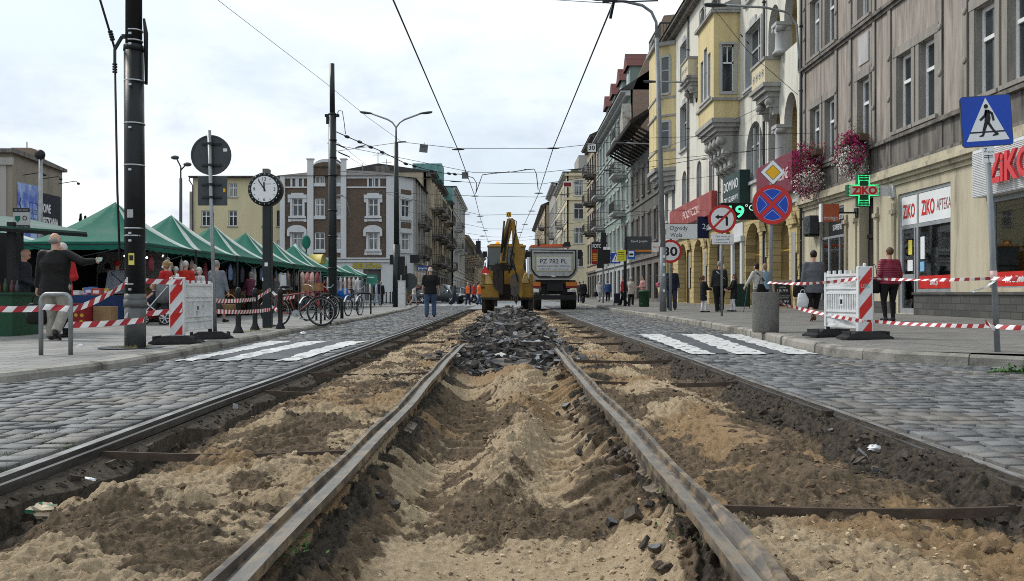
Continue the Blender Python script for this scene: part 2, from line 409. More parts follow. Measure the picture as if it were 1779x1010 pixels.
nt.links.new(c,b.inputs['Base Color']);nt.links.new(_rng(nt,na,.3,.7,.5,.75),b.inputs['Roughness']);b.inputs['Specular IOR Level'].default_value=.4
nt.links.new(_bump(nt,na,.6,.015),b.inputs['Normal'])
ts=np.array([-.5,-.47,0,.47,.5]);dz=np.array([-.035,-.003,0,-.003,-.035])
def setts(name,x_in,side,y0,y1):
 Cx,Cy,Wx,Wy=[],[],[],[]
 y=y0;r=0
 while y<y1:
  dy=.17+rnd.uniform(-.03,.035)
  x=x_in-rnd.uniform(0,.12)*(1 if r%2 else.2)
  lim=(abs(kxr(y))if side>0 else abs(kxl(y)))
  lim=min(lim,7.5+y*.1)-.03
  a=x_in if side>0 else x_in
  while a<lim-.05:
   wd=min(rnd.uniform(.13,.22),lim-a)
   if lim-a-wd<.08:wd=lim-a
   Cx.append(side*(a+wd/2));Cy.append(y+dy/2+.035*math.sin(a*2.3+y*.7)+rnd.gauss(0,.004));Wx.append(wd-.011);Wy.append(dy-.015)
   a+=wd
  y+=dy;r+=1
 n=len(Cx);Cx,Cy,Wx,Wy=map(np.array,(Cx,Cy,Wx,Wy))
 rs=np.random.RandomState(5 if side>0 else 9)
 U,W_=np.meshgrid(ts,ts);D=np.minimum(*np.meshgrid(dz,dz))
 tilt=rs.normal(0,.0045,(n,2));hz=rs.normal(-.004,.0022,n)+.008*fbm(Cx*.9,Cy*.5,2,400)
 jit=rs.normal(0,.012,(n,4))
 X=Cx[:,None,None]+U*Wx[:,None,None]*(1+jit[:,0][:,None,None]*W_*4)
 Y=Cy[:,None,None]+W_*Wy[:,None,None]*(1+jit[:,1][:,None,None]*U*4)+jit[:,2][:,None,None]*U*.9
 Z=hz[:,None,None]+D+tilt[:,0][:,None,None]*U+tilt[:,1][:,None,None]*W_+rs.normal(0,.0007,(n,5,5))
 vs=np.stack([X,Y,Z],-1).reshape(-1,3)
 q=np.array([(i*5+j,i*5+j+1,(i+1)*5+j+1,(i+1)*5+j)for i in range(4)for j in range(4)])
 fs=(q[None]+25*np.arange(n)[:,None,None]).reshape(-1,4)
 me=bpy.data.meshes.new(name);me.vertices.add(len(vs));me.vertices.foreach_set('co',vs.astype(np.float32).ravel())
 k=len(fs);me.loops.add(k*4);me.loops.foreach_set('vertex_index',fs.ravel().astype(np.int32))
 me.polygons.add(k);me.polygons.foreach_set('loop_start',np.arange(0,k*4,4,dtype=np.int32));me.polygons.foreach_set('loop_total',np.full(k,4,np.int32))
 me.update(calc_edges=True);me.polygons.foreach_set('use_smooth',np.tile(np.array([0,0,0,0,0,1,1,0,0,1,1,0,0,0,0,0],bool),n));me.materials.append(m_set)
 o=bpy.data.objects.new(name,me);COL.objects.link(o);return tag(o,kind='structure')
setts('road_surface',2.34,-1,1.2,62)
setts('road_surface',2.34,1,1.2,62)
m_gr,nt,b,co=newmat('joint_dirt')
c=_mix(nt,(.035,.033,.028),(.085,.075,.055),_rng(nt,_noise(nt,co,6,6),.35,.65))
c=_mix(nt,c,(.04,.055,.018),_rng(nt,_noise(nt,co,1.3,5),.58,.68,0,.7))
nt.links.new(c,b.inputs['Base Color']);b.inputs['Roughness'].default_value=.95
mb=MB();S=1500
for(x0,x1,y0,y1)in((-S,-2.29,-S,47),(2.29,S,-S,47),(-S,S,47,2*S),(-2.29,2.29,-S,.99)):
 mb.add([(x0,y0,-.034),(x1,y0,-.034),(x1,y1,-.034),(x0,y1,-.034)],[(0,1,2,3)])
for sx in(-2.29,2.29):mb.add([(sx,.99,-.034),(sx,47,-.034),(sx,47,-.6),(sx,.99,-.6)],[(0,1,2,3)])
mb.add([(-2.29,47,-.034),(2.29,47,-.034),(2.29,47,-.6),(-2.29,47,-.6)],[(0,1,2,3)])
tag(mb.build('ground',m_gr),kind='structure')
m_far,nt,b,co=newmat('far_setts')
bk=nt.nodes.new('ShaderNodeTexBrick');nt.links.new(co,bk.inputs['Vector']);bk.inputs['Scale'].default_value=1
bk.inputs['Brick Width'].default_value=.2;bk.inputs['Row Height'].default_value=.2;bk.inputs['Mortar Size'].default_value=.012
for k_,v_ in(('Color1',(.15,.155,.165,1)),('Color2',(.25,.26,.275,1)),('Mortar',(.06,.055,.05,1))):bk.inputs[k_].default_value=v_
c=_mix(nt,bk.outputs[0],(.2,.19,.175),_rng(nt,_noise(nt,co,.5,5),.45,.7,0,.5))
nt.links.new(c,b.inputs['Base Color']);b.inputs['Roughness'].default_value=.6
mb=MB()
mb.add([(-2.33,47,-.004),(2.33,47,-.004),(2.33,62,-.004),(-2.33,62,-.004)],[(0,1,2,3)])
mb.add([(-300,62,-.004),(30,62,-.004),(30,900,-.004),(-300,900,-.004)],[(0,1,2,3)])
mb.add([(-30,-20,-.012),(-7.4,-20,-.012),(-7.4,6,-.012),(-30,6,-.012)],[(0,1,2,3)])
mb.add([(7.5,-20,-.012),(40,-20,-.012),(40,9,-.012),(7.5,9,-.012)],[(0,1,2,3)])
tag(mb.build('side_street',m_far),kind='structure')
def pavemat(name,bw,bh,c1,c2,mortar,ms,off=.5,rot=0):
 m,nt,b,co=newmat(name)
 mpn=nt.nodes.new('ShaderNodeMapping');mpn.inputs['Rotation'].default_value=(0,0,rot);nt.links.new(co,mpn.inputs['Vector'])
 wn_=nt.nodes.new('ShaderNodeVectorMath');wn_.operation='ADD'
 ns=nt.nodes.new('ShaderNodeTexNoise');ns.inputs['Scale'].default_value=1.3;nt.links.new(co,ns.inputs['Vector'])
 sc_=nt.nodes.new('ShaderNodeVectorMath');sc_.operation='SCALE';sc_.inputs['Scale'].default_value=.05;nt.links.new(ns.outputs['Color'],sc_.inputs[0])
 nt.links.new(mpn.outputs[0],wn_.inputs[0]);nt.links.new(sc_.outputs[0],wn_.inputs[1])
 bk=nt.nodes.new('ShaderNodeTexBrick');nt.links.new(wn_.outputs[0],bk.inputs['Vector']);bk.inputs['Scale'].default_value=1;bk.offset=off
 bk.inputs['Brick Width'].default_value=bw;bk.inputs['Row Height'].default_value=bh;bk.inputs['Mortar Size'].default_value=ms;bk.inputs['Mortar Smooth'].default_value=.3
 for k_,v_ in(('Color1',c1),('Color2',c2),('Mortar',mortar)):bk.inputs[k_].default_value=(*v_,1)
 a=_noise(nt,co,.8,7,.65);d=_noise(nt,co,30,5,.7)
 c=_mix(nt,bk.outputs[0],tuple(x*.55 for x in c1),_rng(nt,a,.5,.7,0,.75))
 c=_mix(nt,c,tuple(min(1,x*1.4)for x in c2),_rng(nt,d,.55,.75,0,.4))
 c=_mix(nt,c,(.05,.048,.042),_rng(nt,_noise(nt,co,2.7,8,.7),.60,.72,0,.6))
 nt.links.new(c,b.inputs['Base Color']);b.inputs['Roughness'].default_value=.78
 nt.links.new(_bump(nt,d,.25,.01,_bump(nt,bk.outputs['Fac'],-.9,.015)),b.inputs['Normal'])
 return m
M_pavL=pavemat('market_paving_slabs',.5,.5,(.175,.17,.162),(.245,.24,.23),(.05,.047,.04),.014)
M_pavR=pavemat('shop_paving_setts',.2,.1,(.145,.138,.128),(.205,.198,.186),(.07,.065,.056),.008)
def dense(K,step):
 out=[]
 for(a,b)in zip(K[:-1],K[1:]):
  n=max(1,int(math.hypot(b[0]-a[0],b[1]-a[1])/step))
  out+=[(a[0]+(b[0]-a[0])*i/n,a[1]+(b[1]-a[1])*i/n)for i in range(n)]
 return out+[K[-1]]
def pavement(K,side,mat,cols):
 pts=[p for p in dense(K,2.5)]
 if side<0:pts=[p for p in pts if p[1]<=66.5]
 else:pts=[p for p in pts]
 X=[];Y=[];Z=[]
 for(kx,ky)in pts:
  row=[kx+side*.16]+[min(c,kx-.3)if side<0 else max(c,kx+.3)for c in cols]
  X.append(row);Y.append([ky+(0 if i==0 else 0)for i in range(len(row))])
  Z.append([(zl(x)if side<0 else zr(x))for x in row])
 X,Y,Z=map(np.array,(X,Y,Z))
 if side<0:X=X[:,::-1];Y=Y[:,::-1];Z=Z[:,::-1]
 o=grid_mesh('pavement',X,Y,Z,mat);o.data.polygons.foreach_set('use_smooth',[False]*len(o.data.polygons));return tag(o,kind='structure')
pavement([k for k in KL if k[1]<=66.5],-1,M_pavL,(-6.5,-8.5,-14,-60))
pavement(KR,1,M_pavR,(7,9,11.05,13,45))
mb=MB()
mb.add([(-60,81,.03),(-5.5,81,.1),(-5.5,330,.1),(-60,330,.03)],[(0,1,2,3)]);mb.add([(-60,81,.03),(-5.5,81,.1),(-5.5,81,-.03),(-60,81,-.03)],[(0,1,2,3)]);mb.add([(-5.5,81,.1),(-5.5,330,.1),(-5.5,330,-.03),(-5.5,81,-.03)],[(0,1,2,3)])
tag(mb.build('pavement',M_pavL),kind='structure')
M_kerb=pm('kerb_stone',(.27,.255,.225),.2,5,.8,bump=.4,bscale=50,col2=(.11,.1,.085),c2=(.5,.66),s2=1.8,island=.16)
def kerb(K,side,zt,ymax):
 mb=MB();pts=[V((p[0],p[1],0))for p in dense(K,.24)if p[1]<=ymax and abs(p[0])<22]
 run=0;cur=[pts[0]]
 def stone(ch):
  if len(ch)<2:return
  h=rnd.gauss(0,.006);ox=rnd.gauss(0,.008)
  vs=[];n=len(ch)
  for i,p in enumerate(ch):
   d=(ch[min(i+1,n-1)]-ch[max(i-1,0)]).normalized();nrm=V((d.y,-d.x,0))
   if side<0:nrm=-nrm
   q=p+d*(.006 if i==0 else(-.006 if i==n-1 else 0))
   z=(zt+h)
   vs+=[q+nrm*(-.005+ox)+V((0,0,-.05)),q+nrm*(.0+ox)+V((0,0,z-.03)),q+nrm*(.028+ox)+V((0,0,z)),q+nrm*(.165+ox)+V((0,0,z+.004)),q+nrm*(.17+ox)+V((0,0,-.05))]
  fs=[(i*5+j,i*5+j+1,(i+1)*5+j+1,(i+1)*5+j)for i in range(n-1)for j in range(4)]
  fs+=[(0,1,2,3,4),tuple((n-1)*5+j for j in(4,3,2,1,0))]
  mb.add(vs,fs)
 L=rnd.uniform(.8,1.3)
 for p in pts[1:]:
  run+=(p-cur[-1]).length;cur.append(p)
  if run>=L:stone(cur);cur=[p];run=0;L=rnd.uniform(.8,1.3)
 stone(cur)
 return tag(mb.build('kerb',M_kerb,recalc=True),kind='structure')
kerb(KL,-1,.082,69.5);kerb(KR,1,.125,150)
m_zw,nt,b,co=newmat('worn_white_paint')
c=_mix(nt,(.46,.46,.455),(.62,.62,.61),_rng(nt,_noise(nt,co,4,6),.35,.65))
c=_mix(nt,c,(.2,.2,.205),_rng(nt,_noise(nt,co,9,9,.75),.54,.64))
nt.links.new(c,b.inputs['Base Color']);b.inputs['Roughness'].default_value=.6;nt.links.new(_bump(nt,_noise(nt,co,40,5),.3,.01),b.inputs['Normal'])
M_zd=pm('dark_crossing_surfacing',(.075,.08,.088),.25,3,.75,bump=.4,bscale=60,col2=(.13,.135,.14),c2=(.55,.7))
def sheet(x0a,x1a,y0,x0b,x1b,y1,z,mb,m):
 nx,ny=8,40
 vs=[]
 for j in range(ny+1):
  t=j/ny;y=y0+(y1-y0)*t
  for i in range(nx+1):
   s=i/nx;a=x0a+(x0b-x0a)*t;bb=x1a+(x1b-x1a)*t
   x=a+(bb-a)*s+(.018*math.sin(y*7+a*9)+rnd.gauss(0,.008))*(abs(s-.5)*2)
   vs.append((x,y+.02*math.sin(x*11)+(rnd.gauss(0,.03)if j in(0,ny)else 0),z+.004*math.sin(x*31)*math.sin(y*33)+.008*float(fbm(np.array([x*.9]),np.array([y*.5]),2,400)[0])))
 mb.add(vs,[(j*(nx+1)+i,j*(nx+1)+i+1,(j+1)*(nx+1)+i+1,(j+1)*(nx+1)+i)for j in range(ny)for i in range(nx)],m,True)
mb=MB()
sheet(2.46,4.12,11.8,2.5,4.62,17.0,.0030,mb,1)
for(a,b_,c_,d_)in((2.46,2.78,2.58,3.03),(3.05,3.50,3.42,3.98),(3.76,4.14,4.22,4.62)):sheet(a,b_,11.6,c_,d_,17.2,.0062,mb,0)
sheet(-4.0,-2.6,10.7,-4.15,-2.5,14.6,.0030,mb,1)
for(a,b_,c_,d_)in((-4.0,-3.80,-4.12,-3.72),(-3.53,-3.28,-3.46,-3.10),(-2.80,-2.56,-2.80,-2.44)):sheet(a,b_,10.4,c_,d_,14.8,.0058,mb,0)
for x in(-6.2,-5.2,-4.2,-3.2):sheet(x,x+.5,63.5,x,x+.5,67,.003,mb,0)
tag(mb.build('road_markings',[m_zw,M_zd]),kind='structure')
m_rail,nt,b,co=newmat('dusty_rail_steel')
g=nt.nodes.new('ShaderNodeNewGeometry')
nz=_noise(nt,_map(nt,co,(1,.2,1)),20,7,.65)
c=_mix(nt,(.06,.05,.042),(.145,.125,.105),_rng(nt,nz,.35,.68))
c=_mix(nt,c,(.25,.19,.125),_rng(nt,_noise(nt,co,9,6),.46,.60,0,.9))
nt.links.new(c,b.inputs['Base Color']);b.inputs['Metallic'].default_value=.35;nt.links.new(_rng(nt,nz,.3,.7,.42,.75),b.inputs['Roughness'])
nt.links.new(_bump(nt,nz,.35,.01),b.inputs['Normal'])
m_railo,nt,b,co=newmat('worn_rail_steel')
nz=_noise(nt,_map(nt,co,(1,.15,1)),18,6,.65)
c=_mix(nt,(.03,.027,.025),(.09,.085,.08),_rng(nt,nz,.35,.68));nt.links.new(c,b.inputs['Base Color']);b.inputs['Metallic'].default_value=.3;b.inputs['Roughness'].default_value=.6
def headmat(name,a,c2,d):
 m,nt,b,co=newmat(name);nz=_noise(nt,_map(nt,co,(1,.12,1)),22,7,.65);c=_mix(nt,a,c2,_rng(nt,nz,.35,.65));c=_mix(nt,c,d,_rng(nt,_noise(nt,co,7,7),.48,.62,0,.85))
 nt.links.new(c,b.inputs['Base Color']);b.inputs['Metallic'].default_value=.4;nt.links.new(_rng(nt,nz,.3,.7,.35,.6),b.inputs['Roughness']);return m
m_head=headmat('worn_rail_head',(.095,.083,.07),(.225,.205,.178),(.25,.195,.135));m_heado=headmat('polished_rail_head',(.13,.125,.12),(.33,.325,.32),(.12,.105,.09))
prof=[(-.070,0),(-.018,0),(-.013,-.035),(.030,-.037),(.036,-.008),(.062,-.008),(.062,-.05),(.012,-.075),(.012,-.15),(.08,-.175),(-.08,-.175),(-.012,-.15),(-.012,-.075),(-.070,-.035)]
def rail(x,s,y1,label,mat,y0=1.0):
 mb=MB();n=len(prof);L=[]
 y=y0
 while y<y1:L.append(y);y+=.35
 L.append(y1);vs=[]
 for y in L:
  wob=.012*math.sin(y*.8+x*5)+.006*math.sin(y*2.3+x);wz=.004*math.sin(y*1.3+x*3)
  for i,(px,pz)in enumerate(prof):
   lip=(.035*max(0,1-abs(y-2.9)/.6)if x==.74 and i in(4,5,6)else 0)
   vs.append((x+s*px+wob*(abs(x)<1)+s*lip,y,pz+wz-.004+(0 if i not in(4,5)else.006*math.sin(y*4+x)*(abs(x)<1))))
 fs=[(k*n+i,k*n+(i+1)%n,(k+1)*n+(i+1)%n,(k+1)*n+i)for k in range(len(L)-1)for i in range(n)]+[tuple(range(n)),tuple((len(L)-1)*n+i for i in range(n))[::-1]]
 mb.add(vs,fs)
 for k in range(len(L)-1):mb.m[k*n]=1
 o=mb.build('tram_rail',[mat,m_head if abs(x)<1 else m_heado],base=(x,y0,-.17),recalc=True)
 return tag(o,label,'rail','rails of the dug up tram tracks')
rail(-2.23,1,46.5,'grooved tram rail along the setts on the market side of the trench',m_railo)
rail(-.785,-1,14.2,'dusty tram rail edging the sandy middle pit on the market side',m_rail)
rail(.74,1,13.6,'dusty tram rail with a bent lip edging the middle pit on the shop side',m_rail)
rail(2.23,-1,46.5,'dark tram rail under the edge of the setts on the shop side',m_railo)
M_bar=pm('rusty_flat_bar',(.075,.055,.042),.4,8,.8,.2,bump=.3,bscale=50,col2=(.2,.15,.1),c2=(.55,.7))
for side,bars in((-1,BARS_L),(1,BARS_R)):
 for i,y in enumerate(bars):
  mb=MB();n=14;vs=[]
  z0=-.05+rnd.uniform(-.015,.01);tl=rnd.uniform(-.05,.05)
  for k in range(n+1):
   t=k/n;x=side*(.82+1.36*t);yy=y+tl*(t-.5)+.012*math.sin(t*5+i);z=z0-.02*math.sin(t*math.pi)
   for(a,c)in((-.006,-.022),(.006,-.022),(.006,.020),(-.006,.020)):vs.append((x,yy+a*1.5,z+c))
  fs=[(k*4+j,k*4+(j+1)%4,(k+1)*4+(j+1)%4,(k+1)*4+j)for k in range(n)for j in range(4)]+[(0,1,2,3),(n*4+3,n*4+2,n*4+1,n*4)]
  mb.add(vs,fs)
  tag(mb.build('track_tie_bar',M_bar,base=(side*1.5,y,z0),recalc=True),'rusty flat steel tie bar between the rails, half buried in sand beside the %s'%('market' if side<0 else 'shops'),'tie bar','tie bars of the track on the %s side'%('market' if side<0 else 'shop'))
def frameT(O,U,N):
 U=V(U);N=V(N);Z=V((0,0,1))
 m=Matrix.Identity(4)
 for i in range(3):m[i][0]=U[i];m[i][1]=N[i];m[i][2]=Z[i];m[i][3]=O[i]
 return m
def wall(mb,u0,u1,v0,v1,holes,depth=.25,m=0,mr=None,w=0.):
 """wall with real openings; holes are (u0,u1,v0,v1[,arch rise])"""
 mr=m if mr is None else mr
 us=sorted(set([u0,u1]+[h[i]for h in holes for i in(0,1)if u0<h[i]<u1]))
 vs=sorted(set([v0,v1]+[h[i]for h in holes for i in(2,3)if v0<h[i]<v1]))
 for j in range(len(vs)-1):
  run=None
  for i in range(len(us)-1):
   cu=(us[i]+us[i+1])/2;cv=(vs[j]+vs[j+1])/2
   solid=not any(h[0]<cu<h[1]and h[2]<cv<h[3]for h in holes)
   if solid and run is None:run=us[i]
   if run is not None and(not solid or i==len(us)-2):
    e=us[i+1]if solid else us[i]
    mb.add([(run,w,vs[j]),(e,w,vs[j]),(e,w,vs[j+1]),(run,w,vs[j+1])],[(0,1,2,3)],m);run=None
 for h in holes:
  a,b,c,d=h[:4];rise=h[4]if len(h)>4 else 0;e=d-rise
  mb.add([(a,w,c),(a,w-depth,c),(a,w-depth,e),(a,w,e)],[(0,1,2,3)],mr);mb.add([(b,w,c),(b,w,e),(b,w-depth,e),(b,w-depth,c)],[(0,1,2,3)],mr)
  mb.add([(a,w,c),(b,w,c),(b,w-depth,c),(a,w-depth,c)],[(0,1,2,3)],mr)
  if not rise:mb.add([(a,w,d),(a,w-depth,d),(b,w-depth,d),(b,w,d)],[(0,1,2,3)],mr)
  else:
   n=12;r=(b-a)/2;cu=(a+b)/2
   P_=[(cu-r*math.cos(math.pi*i/n),e+rise*math.sin(math.pi*i/n))for i in range(n+1)]
   for i in range(n):
    p,q=P_[i],P_[i+1]
    mb.add([(p[0],w,p[1]),(q[0],w,q[1]),(q[0],w,d),(p[0],w,d)],[(0,1,2,3)],m)
    mb.add([(p[0],w,p[1]),(q[0],w,q[1]),(q[0],w-depth,q[1]),(p[0],w-depth,p[1])],[(0,1,2,3)],mr)
def window(T,root,h,depth=.2,style='T',fm=None,gm=None,fw=.07,pane=True,name='window',w=0.):
 a,b,c,d=h[:4];mb=MB(T);q=w-depth
 def bx(x0,x1,z0,z1,t=.05):mb.box((x0,q,z0),(x1,q+t,z1))
 bx(a,a+fw,c,d);bx(b-fw,b,c,d);bx(a+fw,b-fw,c,c+fw);bx(a+fw,b-fw,d-fw,d)
 mid=(a+b)/2;tr=c+(d-c)*.64
 if style in('T','cross','two'):bx(a+fw,b-fw,tr-.045,tr+.045,.07)
 if style=='T':bx(mid-.04,mid+.04,c+fw,tr-.045,.06)
 if style=='cross':bx(mid-.04,mid+.04,c+fw,tr-.045,.06);bx(mid-.04,mid+.04,tr+.045,d-fw,.06)
 if style=='grid':
  for k in(1,2):bx(a+(b-a)*k/3-.02,a+(b-a)*k/3+.02,c+fw,d-fw,.045)
  for k in(1,2,3):bx(a+fw,b-fw,c+(d-c)*k/4-.02,c+(d-c)*k/4+.02,.04)
 f=mb.build(name,fm or M_wframe,root)
 if pane:
  p=MB(T);p.box((a+.01,q-.02,c+.01),(b-.01,q+.012,d-.01));p.build('pane',gm or(M_glassc if rnd.random()<.45 else M_glass),f)
 return f
def body(T,root,u0,u1,v0,v1,dep,mat,w=-.32,name='wall_core'):
 mb=MB(T);mb.box((u0,-dep,v0),(u1,w,v1));return mb.build(name,mat,root)
def balcony(T,root,u0,u1,v,w,ms,mr,h=1.0,slab=.16,bars=True):
 mb=MB(T);mb.box((u0,.002,v-slab),(u1,w,v));mb.box((u0+.1,.002,v-slab-.25),(u0+.25,w*.7,v-slab));mb.box((u1-.25,.002,v-slab-.25),(u1-.1,w*.7,v-slab))
 b_=mb.build('balcony',ms,root);r=MB(T)
 for z in(v+.08,v+h):r.box((u0+.03,w-.06,z-.025),(u1-.03,w-.02,z+.025));r.box((u0+.03,.0,z-.025),(u0+.07,w-.06,z+.025));r.box((u1-.07,.0,z-.025),(u1-.03,w-.06,z+.025))
 n=max(3,int((u1-u0)/.13))
 for i in range(n+1):
  x=u0+.05+(u1-u0-.1)*i/n;r.box((x-.012,w-.052,v),(x+.012,w-.028,v+h))
 k=max(2,int(w/.13))
 for i in range(1,k):
  for x in(u0+.05,u1-.05):r.box((x-.012,w*i/k-.012,v),(x+.012,w*i/k+.012,v+h))
 r.build('railing',mr,b_);return b_
def facemat(name,col,col2,mortar,bw,bh,ms,axis='yz',rough=.85,bump=.6,dirt=(.06,.055,.05),dr=(.55,.75)):
 m,nt,b,co=newmat(name)
 s=nt.nodes.new('ShaderNodeSeparateXYZ');nt.links.new(co,s.inputs[0]);k=nt.nodes.new('ShaderNodeCombineXYZ')
 nt.links.new(s.outputs['XYZ'.index(axis[0].upper())],k.inputs[0]);nt.links.new(s.outputs['XYZ'.index(axis[1].upper())],k.inputs[1])
 bk=nt.nodes.new('ShaderNodeTexBrick');nt.links.new(k.outputs[0],bk.inputs['Vector']);bk.inputs['Scale'].default_value=1
 bk.inputs['Brick Width'].default_value=bw;bk.inputs['Row Height'].default_value=bh;bk.inputs['Mortar Size'].default_value=ms;bk.inputs['Mortar Smooth'].default_value=.2
 for k_,v_ in(('Color1',col),('Color2',col2),('Mortar',mortar)):bk.inputs[k_].default_value=(*v_,1)
 c=_mix(nt,bk.outputs[0],dirt,_rng(nt,_noise(nt,_map(nt,co,(1,1,.4)),1.1,8,.68),*dr,0,.7))
 c=_mix(nt,c,tuple(min(1,x*1.5)for x in col2),_rng(nt,_noise(nt,co,8,6),.6,.75,0,.3))
 nt.links.new(c,b.inputs['Base Color']);b.inputs['Roughness'].default_value=rough
 nt.links.new(_bump(nt,bk.outputs['Fac'],-bump,.02,_bump(nt,_noise(nt,co,40,4),.2,.01)),b.inputs['Normal'])
 return m
P_mauve=pm('weathered_mauve_plaster',(.325,.285,.25),.3,5,.9,bump=.25,bscale=25,streak=True,col2=(.13,.115,.10),c2=(.50,.70),s2=3.0)
P_sooty=pm('sooty_stucco_trim',(.17,.155,.14),.35,5,.9,bump=.3,bscale=30,streak=True,col2=(.05,.048,.045),c2=(.48,.66),s2=3.5)
P_cream=pm('stained_cream_plaster',(.46,.415,.305),.16,3,.85,bump=.2,bscale=30,streak=True,col2=(.24,.21,.155),c2=(.52,.68),s2=2.4)
P_white=pm('offwhite_plaster',(.62,.60,.53),.12,2.5,.85,bump=.12,bscale=30,streak=True,col2=(.36,.34,.28),c2=(.53,.70),s2=1.7)
P_yellow=pm('yellow_plaster',(.62,.51,.27),.12,2.5,.85,bump=.12,bscale=30,streak=True,col2=(.36,.29,.17),c2=(.53,.70),s2=1.9)
P_stone=pm('grey_stone_trim',(.30,.295,.28),.18,2.5,.85,bump=.2,bscale=30,streak=True,col2=(.15,.145,.135),c2=(.54,.72),s2=1.4)
P_lstone=pm('pale_grey_surround',(.40,.405,.40),.14,2.5,.8,streak=True,col2=(.25,.25,.24),c2=(.55,.74),s2=1.4)
P_dark=pm('dark_grey_plaster',(.10,.098,.092),.3,1.3,.9,streak=True,col2=(.21,.2,.18),c2=(.55,.72),s2=.9)
P_green=pm('grey_green_plaster',(.235,.305,.27),.15,1.2,.88,streak=True,col2=(.14,.16,.14),c2=(.52,.72),s2=.8)
P_tan=pm('sandy_facade',(.42,.35,.25),.15,1.2,.88,streak=True,col2=(.25,.21,.16),c2=(.52,.72),s2=.8)
P_pale=pm('pale_yellow_facade',(.58,.51,.35),.1,1.2,.88,streak=True,col2=(.42,.37,.27),c2=(.56,.76),s2=.8)
P_grey=pm('pale_grey_facade',(.34,.325,.30),.13,1.2,.88,streak=True,col2=(.2,.19,.18),c2=(.54,.74),s2=.8)
P_lichen=pm('sooty_ornate_stone',(.115,.10,.08),.35,1.6,.9,streak=True,col2=(.27,.23,.17),c2=(.54,.68),s2=1.1)
P_brown=facemat('brown_clinker_brick',(.075,.045,.03),(.12,.075,.05),(.11,.09,.07),.26,.08,.012,'xz')
P_rbrick=facemat('old_red_brick',(.19,.10,.07),(.28,.17,.12),(.27,.23,.19),.26,.08,.012,'xz',dirt=(.24,.19,.14),dr=(.42,.6))
P_plinth=facemat('dark_plinth_brick',(.05,.05,.048),(.085,.082,.075),(.03,.03,.028),.42,.16,.012,'yz',bump=1,dirt=(.16,.15,.12),dr=(.62,.8))
P_rust=facemat('yellow_rusticated_plaster',(.44,.345,.16),(.51,.405,.205),(.27,.21,.10),.62,.31,.022,'yz',bump=.8,dirt=(.30,.23,.12),dr=(.55,.78))
P_bwhite=pm('white_painted_pilaster',(.55,.56,.57),.06,1.4,.8,streak=True,col2=(.5,.5,.5),c2=(.6,.8))
P_roof=pm('dark_roof_felt',(.055,.05,.05),.25,2,.8,col2=(.09,.08,.075),c2=(.5,.7))
P_tile=facemat('red_roof_tile',(.115,.035,.03),(.16,.05,.04),(.08,.02,.02),.3,.3,.03,'yz')
M_gutter=pm('zinc_gutter',(.07,.072,.075),.25,4,.5,.4)
M_dkframe=pm('dark_window_frame',(.055,.05,.045),.2,3,.5)
M_alum=pm('grey_shopfront_frame',(.33,.345,.36),.08,3,.4,.3)
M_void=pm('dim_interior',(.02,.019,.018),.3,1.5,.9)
P_surr=pm('grey_stucco_surround',P_surr_col,.25,6,.9,bump=.3,bscale=30,streak=True,col2=(.11,.10,.09),c2=(.54,.70),s2=3.0)
def downpipe(T,root,u,v0,v1,w=.09):
 mb=MB(T);mb.tube([(u,w,v0),(u,w,v1)],.055,8)
 z=v0+1
 while z<v1:mb.box((u-.075,.0,z),(u+.075,w+.07,z+.04));z+=2.4
 mb.build('downpipe',M_gutter,root)
